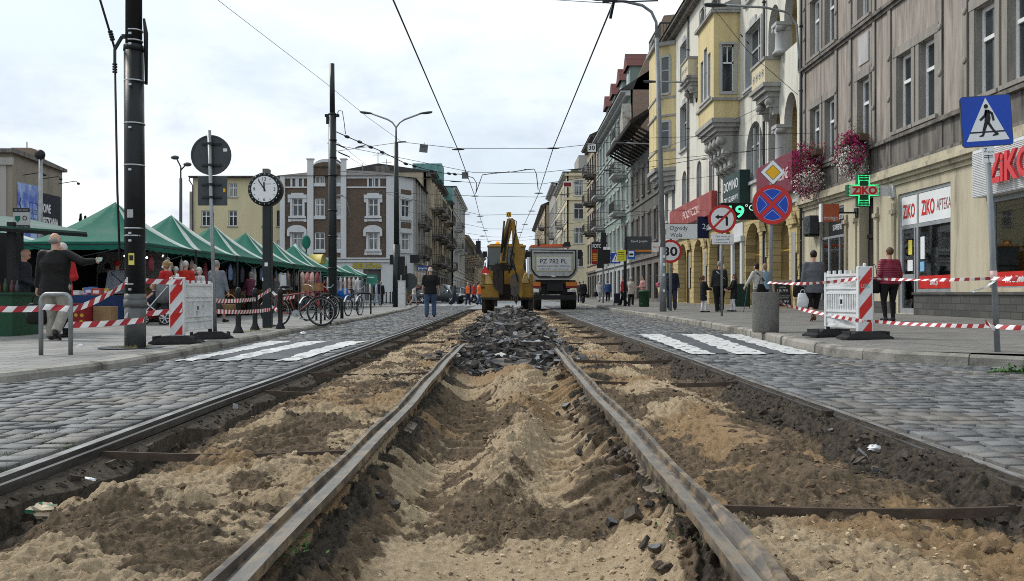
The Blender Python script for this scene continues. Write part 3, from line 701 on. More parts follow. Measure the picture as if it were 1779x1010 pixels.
def pharmacy_house():
 T=frameT((11,0,0),(0,1,0),(-1,0,0))
 r=thing('tenement_house','weathered mauve plaster tenement with a pharmacy shop on its cream ground floor','house',(11,24,.26),None)
 U0,U1=11.0,32.4
 W1=[(30.5,31.4),(29.1,29.95),(26.3,27.15),(23.55,24.4),(22.25,23.07),(19.5,20.32),(18.15,18.97),(15.4,16.2),(14.0,14.85),(11.9,12.7)]
 H1=[(a,b,5.42,7.5)for a,b in W1];H2=[(a,b,9.35,11.4)for a,b in W1];H3=[(a,b,13.1,15.0)for a,b in W1]
 mb=MB(T);wall(mb,U0,U1,4.38,16.6,H1+H2+H3,.22,0,1)
 for h in H1+H2+H3:
  a,b,c,d=h
  mb.box((a-.20,.002,c),(a-.02,.045,d+.02),1);mb.box((b+.02,.002,c),(b+.20,.045,d+.02),1);mb.box((a-.24,.002,d+.02),(b+.24,.06,d+.27),1);mb.box((a-.22,.002,c-.10),(b+.22,.13,c),1)
 mb.build('wall',[P_mauve,P_surr],r)
 tb=MB(T);ln=MB(T)
 tb.box((U0,.003,4.50),(U1,.03,5.18));tb.box((U0,.003,5.18),(U1,.15,5.27));tb.box((U0,.003,5.27),(U1,.09,5.32))
 tb.box((U0,.003,4.40),(U1,.10,4.50));tb.box((U0,.003,9.1),(U1,.14,9.2));tb.box((U0,.003,9.0),(U1,.07,9.1));tb.box((U0,.003,12.7),(U1,.14,12.82))
 tb.box((U0,.003,16.2),(U1,.5,16.6));tb.box((U0,.003,15.9),(U1,.25,16.2))
 for u in(32.05,28.95,27.75,25.95,24.9,21.95,20.75,17.9,16.7,13.6):
  for(z0,z1)in((5.32,9.0),(9.2,12.7),(12.82,15.9)):
   ln.box((u-.085,.003,z0),(u+.085,.05,z1));tb.box((u-.10,.003,z0),(u-.087,.045,z1));tb.box((u+.087,.003,z0),(u+.10,.045,z1))
   for f in(.3,.62):ln.lathe([(.085,.0),(.085,.02),(.05,.035)],(u,.05,z0+(z1-z0)*f),10,X=(1,0,0),Y=(0,0,1),Z=(0,1,0))
  tb.box((u-.14,.003,4.52),(u+.14,.06,5.17))
 tb.build('stucco_trim',P_sooty,r);ln.build('strip_trim',P_surr,r)
 pn=MB(T)
 for u in(26.72,):pn.box((u-.38,.003,7.95),(u+.38,.03,8.85))
 pn.build('plaster_panel',P_lstone,r)
 for h in H1+H2+H3:window(T,r,h,.19,'two' if rnd.random()<.8 else 'T',fw=.095)
 G=[(28.35,30.55,.35,3.75),(26.05,27.1,.2,3.8),(21.5,24.4,.28,3.62),(13.0,19.75,.95,3.02)]
 mb=MB(T);wall(mb,U0,U1,.0,4.18,G,.35,0,0);mb.build('wall',[P_cream],r)
 cb=MB(T)
 cb.box((U0,.003,4.02),(U1,.16,4.12));cb.box((U0,.003,4.12),(U1,.26,4.24));cb.box((U0,.003,4.24),(U1,.20,4.38));cb.box((U0,.003,3.90),(U1,.06,4.02))
 for(a,b)in((24.55,25.85),(27.3,28.2)):
  cb.box((a,.003,.9),(a+.16,.06,3.4));cb.box((b-.16,.003,.9),(b,.06,3.4));cb.box((a-.04,.003,3.1),(a+.2,.12,3.22));cb.box((b-.2,.003,3.1),(b+.04,.12,3.22))
 cb.build('cornice',P_cream,r)
 pl=MB(T);pl.box((13.0,.003,.1),(23.25,.10,.80));pl.box((13.0,.0,.80),(23.28,.14,.86));pl.box((U0,.003,.1),(13.0,.08,.8));pl.box((24.55,.003,.1),(25.9,.05,.6));pl.box((27.25,.003,.1),(28.2,.05,.6));pl.box((28.4,.003,.1),(30.5,.06,.62));pl.box((30.6,.003,.1),(32.3,.05,.6))
 pl.build('brick_plinth',P_plinth,r)
 ro=MB(T);ro.add([(U0,.55,16.6),(U1,.55,16.6),(U1,-6,19.5),(U0,-6,19.5)],[(0,1,2,3)]);ro.add([(U0,-6,19.5),(U1,-6,19.5),(U1,-12,16.6),(U0,-12,16.6)],[(0,1,2,3)]);ro.build('roof',P_roof,r)
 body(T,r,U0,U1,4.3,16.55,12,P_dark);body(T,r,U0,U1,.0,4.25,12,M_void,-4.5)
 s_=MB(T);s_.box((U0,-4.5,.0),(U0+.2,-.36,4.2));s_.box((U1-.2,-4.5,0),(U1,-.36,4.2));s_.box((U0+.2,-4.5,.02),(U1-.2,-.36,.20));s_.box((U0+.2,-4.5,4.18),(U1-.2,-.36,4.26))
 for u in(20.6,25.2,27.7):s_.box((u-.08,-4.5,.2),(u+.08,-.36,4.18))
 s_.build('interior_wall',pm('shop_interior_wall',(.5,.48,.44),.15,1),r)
 sh=MB(T)
 for u in np.arange(13.2,24.2,.55):
  for v in(.9,1.4,1.9,2.4):
   if rnd.random()<.8:sh.box((u,-3.2,v),(u+.5*rnd.uniform(.4,.95),-2.9,v+rnd.uniform(.15,.4)),rnd.randrange(4))
 for v in(.86,1.36,1.86,2.36):sh.box((13.1,-3.3,v),(24.2,-2.85,v+.03),0)
 sh.build('shelf',[P_lstone,pm('amber_display',(.45,.22,.03)),pm('teal_pack',(.1,.25,.25)),pm('dusky_pack',(.2,.12,.12))],r)
 f=MB(T);a,b=21.5,24.4;q=-.045
 for(u0,u1,v0,v1)in((a,a+.09,.28,3.62),(b-.09,b,.28,3.62),(a+.09,b-.09,3.53,3.62),(a+.09,b-.09,2.62,2.72),(23.30,23.40,.28,2.62),(a+.09,23.30,.86,.95),(23.40,b-.09,.28,.42),(23.30,23.38,2.72,3.53)):
  f.box((u0,q-.06,v0),(u1,q,v1))
 f.box((23.46,q-.05,.42),(23.52,q+.01,2.62));f.box((24.24,q-.05,.42),(24.31,q+.01,2.62));f.box((23.52,q-.05,1.22),(24.24,q+.02,1.36))
 sf=f.build('shop_front',M_alum,r)
 p=MB(T);p.box((a+.09,q-.05,.95),(23.30,q-.035,2.62));p.box((23.40,q-.05,.42),(b-.09,q-.035,2.62));p.build('pane',M_shopglass,sf)
 X=(0,-1,0);Z=(0,0,1)
 for bx_,m_,tx_ in(((23.39,2.73,b-.1,3.52),0,[('ZiKO',23.86,2.93,.36,1,.70,.03)]),((a+.10,2.73,23.29,3.52),0,[('ZiKO',22.78,2.93,.38,1,.72,.03),('APTEKA',21.95,2.97,.30,2,.72,0)]),((a+.10,.96,23.29,1.30),1,[('ziko.pl',22.45,1.06,.13,0,.42,.01)])):
  sg=MB(T);sg.box((bx_[0],q-.03,bx_[1]),(bx_[2],q-.012,bx_[3]),m_);sg.T=None
  for(s_,u,v,h,m,w_,bo)in tx_:sg.text(s_,(11.0-(q-.012)-.006,u,v),X,Z,h,m,w_,bold=bo)
  sg.build('lettered_fascia',[M_whitesign,M_red,pm('brown_letter',(.28,.09,.1))],sf)
 st=MB(T);st.box((22.98,q-.03,1.75),(23.2,q-.015,2.35));st.box((23.0,q-.03,1.42),(23.22,q-.015,1.68),1);st.box((23.65,q-.03,1.45),(23.95,q-.015,1.75));st.box((23.7,q-.03,1.9),(23.9,q-.015,2.3),2);st.build('door_sticker',[M_whitesign,pm('sky_sticker',(.2,.4,.6)),pm('lemon_sticker',(.7,.6,.1))],sf)
 f=MB(T);a,b=13.0,19.75
 for(u0,u1,v0,v1)in((a,b,.86,.98),(a,b,2.90,3.02),(b-.10,b,.98,2.90),(16.4,16.5,.98,2.90),(a,a+.1,.98,2.90)):f.box((u0,q-.06,v0),(u1,q,v1))
 sf=f.build('shop_front',M_alum,r)
 p=MB(T);p.box((a+.1,q-.05,.98),(b-.1,q-.035,2.90));p.build('pane',M_shopglass,sf)
 sg=MB(T);sg.box((a+.1,q-.03,.985),(b-.1,q-.012,1.31));sg.T=None
 sg.text('Infolinia: 12 687 57 47',(11-(q-.012)-.006,19.22,1.07),X,Z,.15,1,2.3,'L',bold=.01)
 sg.build('lettered_fascia',[M_red,M_whitesign],sf)
 d=MB(T);d.box((26.05,-.34,.2),(27.1,-.30,3.8),0);d.box((26.1,-.30,.3),(26.55,-.26,2.5),1);d.box((26.6,-.30,.3),(27.05,-.26,2.5),1);d.box((26.05,-.30,2.55),(27.1,-.25,2.68),1);d.box((26.25,-.265,1.5),(26.45,-.25,2.1),2);d.build('door',[M_void,pm('dark_door_wood',(.03,.022,.018)),M_glass],r)
 f=MB(T);a,b=28.35,30.55
 for(u0,u1,v0,v1)in((a,a+.07,.62,3.75),(b-.07,b,.35,3.75),(a,b,2.72,2.80),(a,b,3.68,3.75),(a,b-.7,.62,.72),(29.78,29.86,.35,2.72),(28.85,28.9,.72,2.72)):f.box((u0,q-.06,v0),(u1,q,v1))
 sf=f.build('shop_front',M_alum,r);p=MB(T);p.box((a+.07,q-.05,.72),(b-.07,q-.035,2.72));p.build('pane',M_shopglass,sf)
 sg=MB(T);sg.box((a+.07,q-.03,2.8),(29.85,q-.012,3.68));sg.T=None
 sg.text('BIELIZNA - RAJSTOPY',(11-(q-.012)-.006,29.1,3.32),X,Z,.17,1,1.32,bold=.01);sg.text('SKARPETKI',(11-(q-.012)-.006,29.05,2.98),X,Z,.19,1,.8,bold=.01)
 sg.build('lettered_fascia',[M_ink,M_whitesign],sf)
 cu=MB(T)
 for k in range(8):cu.box((28.5+.28*k,-.75-.05*(k%3),.8),(28.7+.28*k,-.7-.05*(k%3),1.3+.8*((k*7)%3)/2),k%3)
 for v in(1.2,1.6,2.0):cu.box((28.4,-.9,v),(29.7,-.6,v+.02),0);
 cu.build('window_display',[P_lstone,pm('beige_garment',(.5,.42,.36)),pm('slate_garment',(.15,.18,.22))],r)
 downpipe(T,r,32.25,.2,16.2)
pharmacy_house()
def sign_front(mb,o,w,h,t,m,u=(1,0,0)):
 """board whose printed face looks at the road user (-Y)"""
 o=V(o);mb.box((o.x-w/2,o.y,o.z-h/2),(o.x+w/2,o.y+t,o.z+h/2),m)
t=thing('shop_fascia','ribbed white fascia with big red raised pharmacy letters over the wide shop window','sign',(10.8,17,3.4))
mb=MB();mb.box((10.70,12.5,3.02),(10.97,19.92,4.10))
for i in range(26):mb.box((10.685,12.5,3.04+.0392*i),(10.70,19.92,3.04+.0392*i+.02))
mb.build('board',pm('ribbed_white_cladding',(.62,.63,.63),.08,4,.45),t)
mb=MB();mb.text('ZiKO',(10.58,19.0,3.24),(0,-1,0),(0,0,1),.60,0,1.65,'L',ext=.06,bold=.025)
for y in(18.8,18.4,18.0,17.6):mb.box((10.60,y-.02,3.5),(10.69,y+.02,3.55),1)
mb.build('raised_letters',[pm('glossy_red_letter',(.62,.05,.055),.1,4,.3),M_steel],t)
t=thing('pharmacy_cross','green lit pharmacy cross on a bracket above the dark doorway','sign',(10.6,25.6,4.0))
c=at(1501,331,24.6);cx_,cz_=c.x,c.z;L,A_=.46,.165
poly=[(-A_,L),(-A_,A_),(-L,A_),(-L,-A_),(-A_,-A_),(-A_,-L),(A_,-L),(A_,-A_),(L,-A_),(L,A_),(A_,A_),(A_,L)]
mb=MB();mb.prism(poly,(cx_,24.60,cz_),(1,0,0),(0,0,1),.2,0);mb.build('housing',pm('deep_green_housing',(.01,.07,.035),.2,4,.4),t)
mb=MB();E_=pm('green_led',(.06,.85,.3),.1,3,.4,emit=.7)
for k in(.92,.78,.62):
 pts=[(p[0]*k if abs(p[0])>A_+.01 else p[0]*(.55+.45*k)if k<.9 else p[0]*k,p[1]*k if abs(p[1])>A_+.01 else p[1]*(.55+.45*k)if k<.9 else p[1]*k)for p in poly]
 for i in range(12):
  p,q=V(pts[i]),V(pts[(i+1)%12]);n=max(2,int((q-p).length/.034))
  for j in range(n):
   s_=p+(q-p)*j/n;mb.box((cx_+s_.x-.009,24.588,cz_+s_.y-.009),(cx_+s_.x+.009,24.60,cz_+s_.y+.009))
mb.build('lit_pattern',E_,t)
mb=MB();mb.box((cx_-.40,24.572,cz_-.125),(cx_+.40,24.586,cz_+.125),1);mb.text('ZiKO',(cx_,24.568,cz_-.10),(1,0,0),(0,0,1),.2,0,.72,bold=.05);mb.build('letter_panel',[M_red,pm('pale_glow',(.58,.52,.47))],t)
mb=MB();mb.box((cx_+L-.02,24.68,cz_-.15),(10.95,24.74,cz_+.15));mb.box((10.93,24.58,cz_-.2),(10.99,24.84,cz_+.2));mb.build('bracket',M_white,t)
c=at(1441,370,27.3)
t=thing('projecting_sign','square orange sign on a bracket with small white lettering','sign',c)
mb=MB();mb.box((c.x-.26,27.2,c.z-.28),(c.x+.27,27.36,c.z+.27));mb.box((c.x-.31,27.19,c.z-.29),(c.x-.26,27.37,c.z+.28),1)
mb.text('orange',(c.x,27.19,c.z-.22),(1,0,0),(0,0,1),.13,1,.44);mb.build('panel',[pm('orange_panel',(.40,.10,.045),.08,3,.45),M_whitesign],t)
mb=MB();mb.bar((c.x+.25,27.28,c.z),(10.98,27.28,c.z),.05,.05);mb.box((10.95,27.15,c.z-.15),(10.995,27.4,c.z+.15));mb.build('bracket',M_dark,t)
c=at(1414,393,31.0)
t=thing('air_conditioner','dark air conditioner unit on brackets beside the lingerie shop window','air conditioner',(10.8,31,3.2))
mb=MB();mb.box((10.62,30.5,2.95),(10.95,31.2,3.6));mb.build('casing',M_signback,t,bevel=.02)
mb=MB();mb.ring((10.61,30.85,3.28),(0,1,0),(0,0,1),.02,.24,0)
for i in range(5):mb.ring((10.605,30.85,3.28),(0,1,0),(0,0,1),.04+.045*i,.05+.045*i,1)
mb.build('fan_guard',[M_black,M_steel],t)
for y in(30.6,31.05):mb=MB();mb.box((10.64,y,2.88),(10.99,y+.05,2.95));mb.build('bracket',M_dark,t)
def petunias(c,w,h,label,seed):
 rr=random.Random(seed);t=thing('flower_box',label,'flower box',c,None)
 mb=MB();mb.box((c.x-.12,c.y-w/2,c.z-.1),(c.x+.14,c.y+w/2,c.z+.1));mb.build('box',pm('brown_planter',(.1,.06,.04)),t)
 fo=MB();fl=MB()
 for i in range(3600):
  d_=V((rr.gauss(0,1),rr.gauss(0,1),rr.gauss(0,1))).normalized();d_*=(.5+.5*rr.random())*(1+.22*math.sin(d_.y*7+seed)+.2*math.sin(d_.z*6+d_.y*4));dz=d_.z*h/2-(.25*rr.random()**3 if d_.z<0 else 0)
  p=V((c.x-.14+d_.x*w*.5,c.y+d_.y*w*.55,c.z-h*.28+dz));s_=rr.uniform(.022,.042)
  if p.x>10.96:p.x=10.96-rr.random()*.1
  n=V((-1,rr.gauss(0,.6),rr.gauss(.2,.6))).normalized();x=n.orthogonal().normalized();y=n.cross(x)
  ro=rr.random()*6;x,y=x*math.cos(ro)+y*math.sin(ro),y*math.cos(ro)-x*math.sin(ro)
  clump=math.sin(p.y*5+seed)+math.sin(p.z*6+p.y*3+seed*2)
  if rr.random()<.40:
   fo.add([p-x*s_,p+y*s_*.5+n*.006,p+x*s_*1.2,p-y*s_*.5+n*.006],[(0,1,2,3)],0 if rr.random()<.6 else 1)
  else:
   m=1 if(clump*.5-dz/h*2.2>.52 and rr.random()<.75)else(2 if(clump>1.3 and seed==4)else 0);q=p+n*.02;k=5;s2=s_*.95
   fl.add([q-n*.015]+[q+(x*math.cos(6.283*j/k)+y*math.sin(6.283*j/k))*s2 for j in range(k)],[(0,j+1,(j+1)%k+1)for j in range(k)],m)
 for i in range(260):
  p=V((c.x-.05+rr.gauss(0,.08),c.y+rr.uniform(-.5,.5)*w,c.z+.1+rr.random()**2*.55));s_=rr.uniform(.015,.035);d=V((rr.gauss(0,.5),rr.gauss(0,.5),1)).normalized();x=d.orthogonal().normalized()
  fo.add([p,p+x*s_*.4+d*s_,p+d*s_*2.4,p-x*s_*.4+d*s_],[(0,1,2,3)],rr.randrange(2))
 fo.build('foliage',[pm('petunia_leaf',(.055,.10,.03),.3,9,.7),pm('pale_leaf',(.13,.17,.05),.3,9,.7)],t)
 fl.build('blossom',[pm('magenta_petal',(.33,.012,.11),.4,15,.7),pm('white_petal',(.75,.72,.68),.1,15,.7),pm('scarlet_petal',(.4,.03,.015),.3,15,.7)],t)
petunias(V((10.62,30.2,5.70)),1.28,1.95,'magenta and white petunias trailing from the box by the two small windows',4)
petunias(V((10.62,26.3,5.52)),.95,1.35,'compact window box of dark pink and white petunias above the pharmacy cross',9)
def bay_house():
 T=frameT((11,0,0),(0,1,0),(-1,0,0))
 r=thing('bay_house','yellow and white tenement with oriel bays, loggias and arched ground floor','house',(11,46,.28))
 U0,U1=32.43,63.0
 A1=[(a,b,5.9,8.55,(b-a)/2)for a,b in((37.4,40.0),(43.0,44.0),(46.2,47.5),(49.3,50.6),(53.4,54.9),(57.2,58.3),(59.6,60.8))]
 L1=[(32.95,34.5,5.35,8.7,1.1),(35.0,36.6,5.35,8.7,1.1)];L2=[(32.95,34.5,10.45,12.8,1.1),(35.0,36.6,10.45,12.8,1.1)]
 B2=[(37.6,40.0,10.2,12.9),(45.2,46.6,9.8,12.4),(48.2,49.2,9.8,12.4),(53.2,55.2,9.9,12.7)]
 B3=[(37.6,40.0,14.2,16.6),(45.2,46.6,13.9,16.6),(48.4,49.6,14.0,17.0,.6),(53.2,55.2,13.9,16.6),(32.9,34.4,15.0,17.0,.6)]
 mb=MB(T);wall(mb,U0,U1,4.3,18.0,A1+L1+L2+B2+B3,.32,0,1)
 mb.build('wall',[P_white,P_lstone],r)
 fl=[(h,'T')for h in A1]+[(h,'cross')for h in B2+B3]
 for h,s_ in fl:window(T,r,h,.28,s_,fw=.1,fm=P_lstone,gm=M_glass if rnd.random()<.6 else M_glassc)
 lg=MB(T)
 for h in L1+L2:lg.box((h[0]-.25,-1.6,h[2]),(h[1]+.25,-1.5,h[3]),0);lg.box((h[0]-.1,-1.5,h[2]-.1),(h[1]+.1,-.33,h[2]),1);lg.box((h[0]+.35,-1.5,h[2]),(h[1]-.3,-1.47,h[3]-.9),2)
 for a,b in((32.85,36.7),):
  for v in(8.75,12.85):lg.box((a,-1.6,v),(b,-.33,v+.1),0)
  for v0,v1 in((5.3,8.75),(10.4,12.85)):lg.box((a-.1,-1.6,v0),(a,-.33,v1),0);lg.box((b,-1.6,v0),(b+.1,-.33,v1),0)
 lg.build('loggia',[P_yellow,P_stone,M_glass],r)
 for v0,v1 in((5.35,7.6),(10.45,11.7)):
  c=MB(T);c.lathe([(.34,0),(.34,.1),(.28,.16),(.25,.22),(.22,v1-v0-.4),(.25,v1-v0-.34)],(34.75,.04,v0),14)
  c.box((34.40,-.3,v1-.14),(35.10,.34,v1));c.box((34.48,-.28,v1-.34),(35.02,.28,v1-.14))
  for du in(-.27,.27):
   for dw in(.28,):c.lathe([(.11,-.2),(.11,.14),(.05,.16)],(34.75+du,.18,v1-.24),10,X=(1,0,0),Y=(0,0,1),Z=(0,1,0))
  c.build('column',P_lstone,r)
 def balc(u0,u1,v,w,hh):
  c=MB(T);c.box((u0,.002,v),(u1,w,v+hh-.12),1);c.box((u0-.06,.002,v+hh-.12),(u1+.06,w+.06,v+hh),2)
  c.box((u0-.1,.002,v-.16),(u1+.1,w+.1,v),2);c.box((u0-.02,.002,v-.34),(u1+.02,w,v-.16),2);c.box((u0+.1,.002,v-.55),(u1-.1,w-.15,v-.34),2)
  for u in(u0+.15,u1-.45):
   c.box((u,.002,v-.95),(u+.3,w*.7,v-.55),2);c.lathe([(.17,0),(.17,.32),(.06,.34)],(u-.01,w*.55,v-.72),10,X=(0,1,0),Y=(0,0,1),Z=(1,0,0),m=2);c.box((u+.03,.002,v-1.25),(u+.27,w*.35,v-.95),2)
  n=max(2,int((u1-u0)/.4))
  for i in range(n):
   x=u0+.1+(u1-u0-.2)*(i+.5)/n
   c.ring((x,w+.004,v+hh*.44),(1,0,0),(0,0,1),.09,.17,2,14);c.ring((x,w+.004,v+hh*.44),(1,0,0),(0,0,1),.0,.05,3,8)
  c.build('balcony',[P_white,P_yellow if u0>40 and False else P_pale,P_stone,M_void],r)
 balc(35.0,36.9,9.4,.62,1.05);balc(50.0,51.9,13.5,.62,1.1)
 u0,u1,w=41.1,44.5,1.25
 o_=MB(T)
 wall_side=[(.28,.86,10.42,12.7)]
 fh=[(41.75,42.35,10.45,12.55),(42.5,43.15,10.45,13.0),(43.3,43.9,10.45,12.55)]
 wall(o_,u0,u1,9.2,14.2,fh,.18,0,1,w=w)
 o_.add([(u0,.003,9.2),(u0,.28,9.2),(u0,.28,14.2),(u0,.003,14.2)],[(0,1,2,3)],0);o_.add([(u0,.86,9.2),(u0,w,9.2),(u0,w,14.2),(u0,.86,14.2)],[(0,1,2,3)],0)
 o_.add([(u0,.28,9.2),(u0,.86,9.2),(u0,.86,10.42),(u0,.28,10.42)],[(0,1,2,3)],0);o_.add([(u0,.28,12.7),(u0,.86,12.7),(u0,.86,14.2),(u0,.28,14.2)],[(0,1,2,3)],0)
 o_.add([(u1,.003,9.2),(u1,w,9.2),(u1,w,14.2),(u1,.003,14.2)],[(0,1,2,3)],0)
 for(a,b)in((.28,.28),(.86,.86)):o_.add([(u0,a,10.42),(u0+.2,a,10.42),(u0+.2,a,12.7),(u0,a,12.7)],[(0,1,2,3)],1)
 o_.box((u0-.05,.12,10.32),(u0,1.0,10.42),1);o_.box((u0-.05,.12,12.7),(u0,1.0,12.82),1);o_.box((u0-.03,.12,10.42),(u0,.26,12.7),1);o_.box((u0-.03,.88,10.42),(u0,1.0,12.7),1)
 for z,e in((10.05,.1),(14.2,.16)):o_.box((u0-e,.002,z),(u1+e,w+e,z+.12),2)
 o_.add([(u0-.16,.002,14.34),(u0-.16,w+.16,14.34),(u1+.16,w+.16,14.34),(u1+.16,.002,14.34),(u0-.1,.002,15.0),(u1+.1,.002,15.0)],[(0,1,4),(1,2,5,4),(2,3,5)],2)
 for a,b in((41.65,44.0),):o_.box((a,w,10.28),(b,w+.1,10.4),1);
 oriel=o_.build('oriel',[P_yellow,P_lstone,P_stone],r)
 sw=MB();X0=11-.28;X1=11-.86
 for(a,b,c,d)in((X1,X1+.06,10.42,12.7),(X0-.06,X0,10.42,12.7),(X1,X0,10.42,10.5),(X1,X0,12.62,12.7),(X1,X0,11.82,11.9),((X0+X1)/2-.025,(X0+X1)/2+.025,11.9,12.62)):sw.box((a,u0+.13,c),(b,u0+.17,d))
 sw.box((X1,u0+.17,10.42),(X0,u0+.19,12.7),1);sw.build('window',[M_wframe,M_glass],oriel)
 for h in fh:
  f=MB(T);a,b,c,d=h
  for(x0,x1,z0,z1)in((a,a+.06,c,d),(b-.06,b,c,d),(a,b,c,c+.06),(a,b,d-.06,d),(a,b,c+1.4,c+1.48)):f.box((x0,w-.16,z0),(x1,w-.12,z1))
  f.box((a,w-.18,c),(b,w-.165,d),1);f.build('window',[M_wframe,M_glassc],oriel)
 cb=MB(T)
 for(z0,z1,e)in((8.98,9.2,.12),(8.8,8.98,.02),(8.6,8.8,-.12),(8.45,8.6,-.26)):cb.box((u0-e,.002,z0),(u1+e,w+e,z1))
 for u in(41.35,42.15,42.95,43.75):
  cb.prism([(0,8.45),(.95,8.45),(.98,8.2),(.82,7.95),(.72,7.85),(.74,7.6),(.55,7.35),(.42,7.25),(.42,7.0),(.22,6.8),(0,6.6)],(u,0,0),(0,1,0),(0,0,1),-.42)
  for(a,z,q)in((.80,8.18,.20),(.52,7.55,.17),(.27,7.0,.13)):cb.lathe([(q,-.05),(q,.47),(q*.5,.5)],(u,a,z),10,X=(0,1,0),Y=(0,0,1),Z=(1,0,0))
 cb.build('carved_corbel',P_stone,r)
 tw=MB(T);pl=[(56.9,0),(57.7,1.15),(60.6,1.15),(61.4,0)]
 def ring_(z0,z1,e,m):
  q=[(a+(e if i>1 else-e)*.7,b_+(e if b_>0 else 0))for i,(a,b_)in enumerate(pl)]
  n=4;vs=[(a,b_,z0)for a,b_ in q]+[(a,b_,z1)for a,b_ in q]
  tw.add(vs,[(i,i+1,n+i+1,n+i)for i in range(3)]+[(0,1,2,3),(7,6,5,4)],m)
 ring_(9.0,17.5,0,0)
 for z,h_,e in((9.0,.25,.12),(10.3,.14,.06),(12.6,.14,.1),(13.8,.14,.06),(17.3,.25,.2)):ring_(z,z+h_,e,1)
 for i,e in enumerate((-.05,-.3,-.55,-.8)):ring_(8.8-.3*i-.1,9.0-.3*i,e,1)
 t_=tw.build('oriel_tower',[P_yellow,P_stone],r)
 nrm=V((-1.15,.8)).normalized()
 for(z0,z1)in((10.6,12.3),(14.1,16.6)):
  f=MB(T);p0=V((56.9,.02));p1=V((57.7,1.17));d=(p1-p0)
  for(a,b)in((.28,.72),):
   q0=p0+d*a;q1=p0+d*b;e=nrm*.04
   f.bar((*(q0+e),z0),(*(q0+e),z1),.12,.1);f.bar((*(q1+e),z0),(*(q1+e),z1),.12,.1);f.bar((*(q0+e),z0),(*(q1+e),z0),.1,.14);f.bar((*(q0+e),z1),(*(q1+e),z1),.1,.16);f.bar((*(q0+e),z0+(z1-z0)*.62),(*(q1+e),z0+(z1-z0)*.62),.08,.07)
   q=[(*(q0+nrm*.03),z0),(*(q1+nrm*.03),z0),(*(q1+nrm*.03),z1),(*(q0+nrm*.03),z1)];f.add(q,[(0,1,2,3)],1)
  f.build('window',[P_lstone,M_glass],t_)
 rl=MB(T)
 for i in range(14):
  a=56.9+4.5*i/13;rl.box((a-.02,1.0,17.75),(a+.02,1.04,18.7))
 rl.box((56.9,.98,18.65),(61.4,1.06,18.75));rl.box((56.88,.0,18.65),(56.94,1.06,18.75))
 for i in range(5):rl.box((56.9,.2*i,17.75),(56.93,.2*i+.03,18.7))
 rl.build('railing',M_dkframe,r)
 tr=MB(T)
 for h in B2+B3[:4]:
  a,b,c,d=h[:4];tr.box((a-.16,.002,c-.12),(b+.16,.16,c));tr.box((a-.14,.002,c),(a,.05,d));tr.box((b,.002,c),(b+.14,.05,d));tr.box((a+(b-a)*.3,.002,d),(b-(b-a)*.3,.06,d+.35));tr.box((a-.14,.002,d),(b+.14,.05,d+.1))
 for h in A1:
  a,b,c,d,rr=h
  tr.box((a-.06,.002,c-.14),(b+.06,.12,c))
  if b-a>1.2:
   tr.box((a+(b-a)*.33-.05,-.2,c),(a+(b-a)*.33+.05,-.1,d-.2));tr.box((a+(b-a)*.66-.05,-.2,c),(a+(b-a)*.66+.05,-.1,d-.2))
 tr.box((U0,.002,4.32),(U1,.14,4.44));tr.box((36.8,.002,10.0),(41.0,.10,10.1))
 tr.build('stone_trim',P_lstone,r)
 ev=MB(T);ev.box((U0,.002,17.7),(U1,.35,18.0));ev.box((U0,.002,18.0),(U1,.62,18.18));ev.build('eaves',P_sooty,r)
 ro=MB(T);ro.add([(U0,.7,18.18),(U1,.7,18.18),(U1,-6,22),(U0,-6,22),(U1,-12,18),(U0,-12,18)],[(0,1,2,3),(3,2,4,5)]);ro.build('roof',P_roof,r)
 body(T,r,U0,U1,4.3,18,12,P_dark,-1.7)
 bf=MB(T);bf.box((36.95,-1.7,4.4),(U1,-.33,18));bf.build('wall_core',P_dark,r)
 G=[(33.9,36.3,.3,4.02,1.1),(37.9,40.1,.3,4.02,1.05),(40.45,42.25,.3,4.0),(42.6,44.1,.3,4.0,.75),(45.0,47.4,.3,4.0,1.1),(49.0,51.4,.3,4.0,1.1),(53.4,56.1,.3,4.0,1.2),(57.8,60.2,.3,4.0,1.1)]
 mb=MB(T);wall(mb,U0,U1,0,4.3,G,.5,0,0);mb.build('wall',P_rust,r)
 dd=MB(T)
 for i,h in enumerate(G):
  a,b=h[:2]
  if i==2:continue
  dd.box((a,-.52,.3),(b,-.45,4.02),0)
  dd.box((a+.15,-.45,.35),(b-.15,-.40,2.6),1);dd.box((a+.15,-.45,2.7),(b-.15,-.41,3.8),1)
 dd.build('shop_door',[pm('ochre_recess',(.47,.30,.06),.15,2),pm('brown_shop_glass',(.10,.07,.03),.3,1,.15)],r)
 po=MB(T);a,b=40.45,42.25
 po.box((a-.1,.002,.3),(a+.22,.12,3.3));po.box((b-.22,.002,.3),(b+.1,.12,3.3));po.box((a-.2,.002,3.3),(b+.2,.2,3.55));po.box((a,-.3,.3),(b,-.25,3.4));po.box((a+.3,-.25,.35),(b-.3,-.2,2.7),1);po.box((a,.002,3.55),(b,.05,4.2))
 po.build('portal',[P_bwhite,P_lstone],r)
 for u in(37.1,33.2,44.55,48.2,52.4):
  md=MB(T);md.prism([(-.5,0),(.5,0),(0,.6)],(u,.10,3.5),(1,0,0),(0,0,1),.1,0);md.prism([(-.25,.08),(.25,.08),(0,.4)],(u,.105,3.5),(1,0,0),(0,0,1),.004,1);md.box((u-.42,.002,2.4),(u+.42,.06,3.4));md.box((u-.25,.06,1.2),(u+.25,.07,3.2),1)
  md.build('stone_aedicule',[P_rust,P_stone],r)
 for u in(36.95,44.9,52.6):downpipe(T,r,u,.3,17.8)
bay_house()
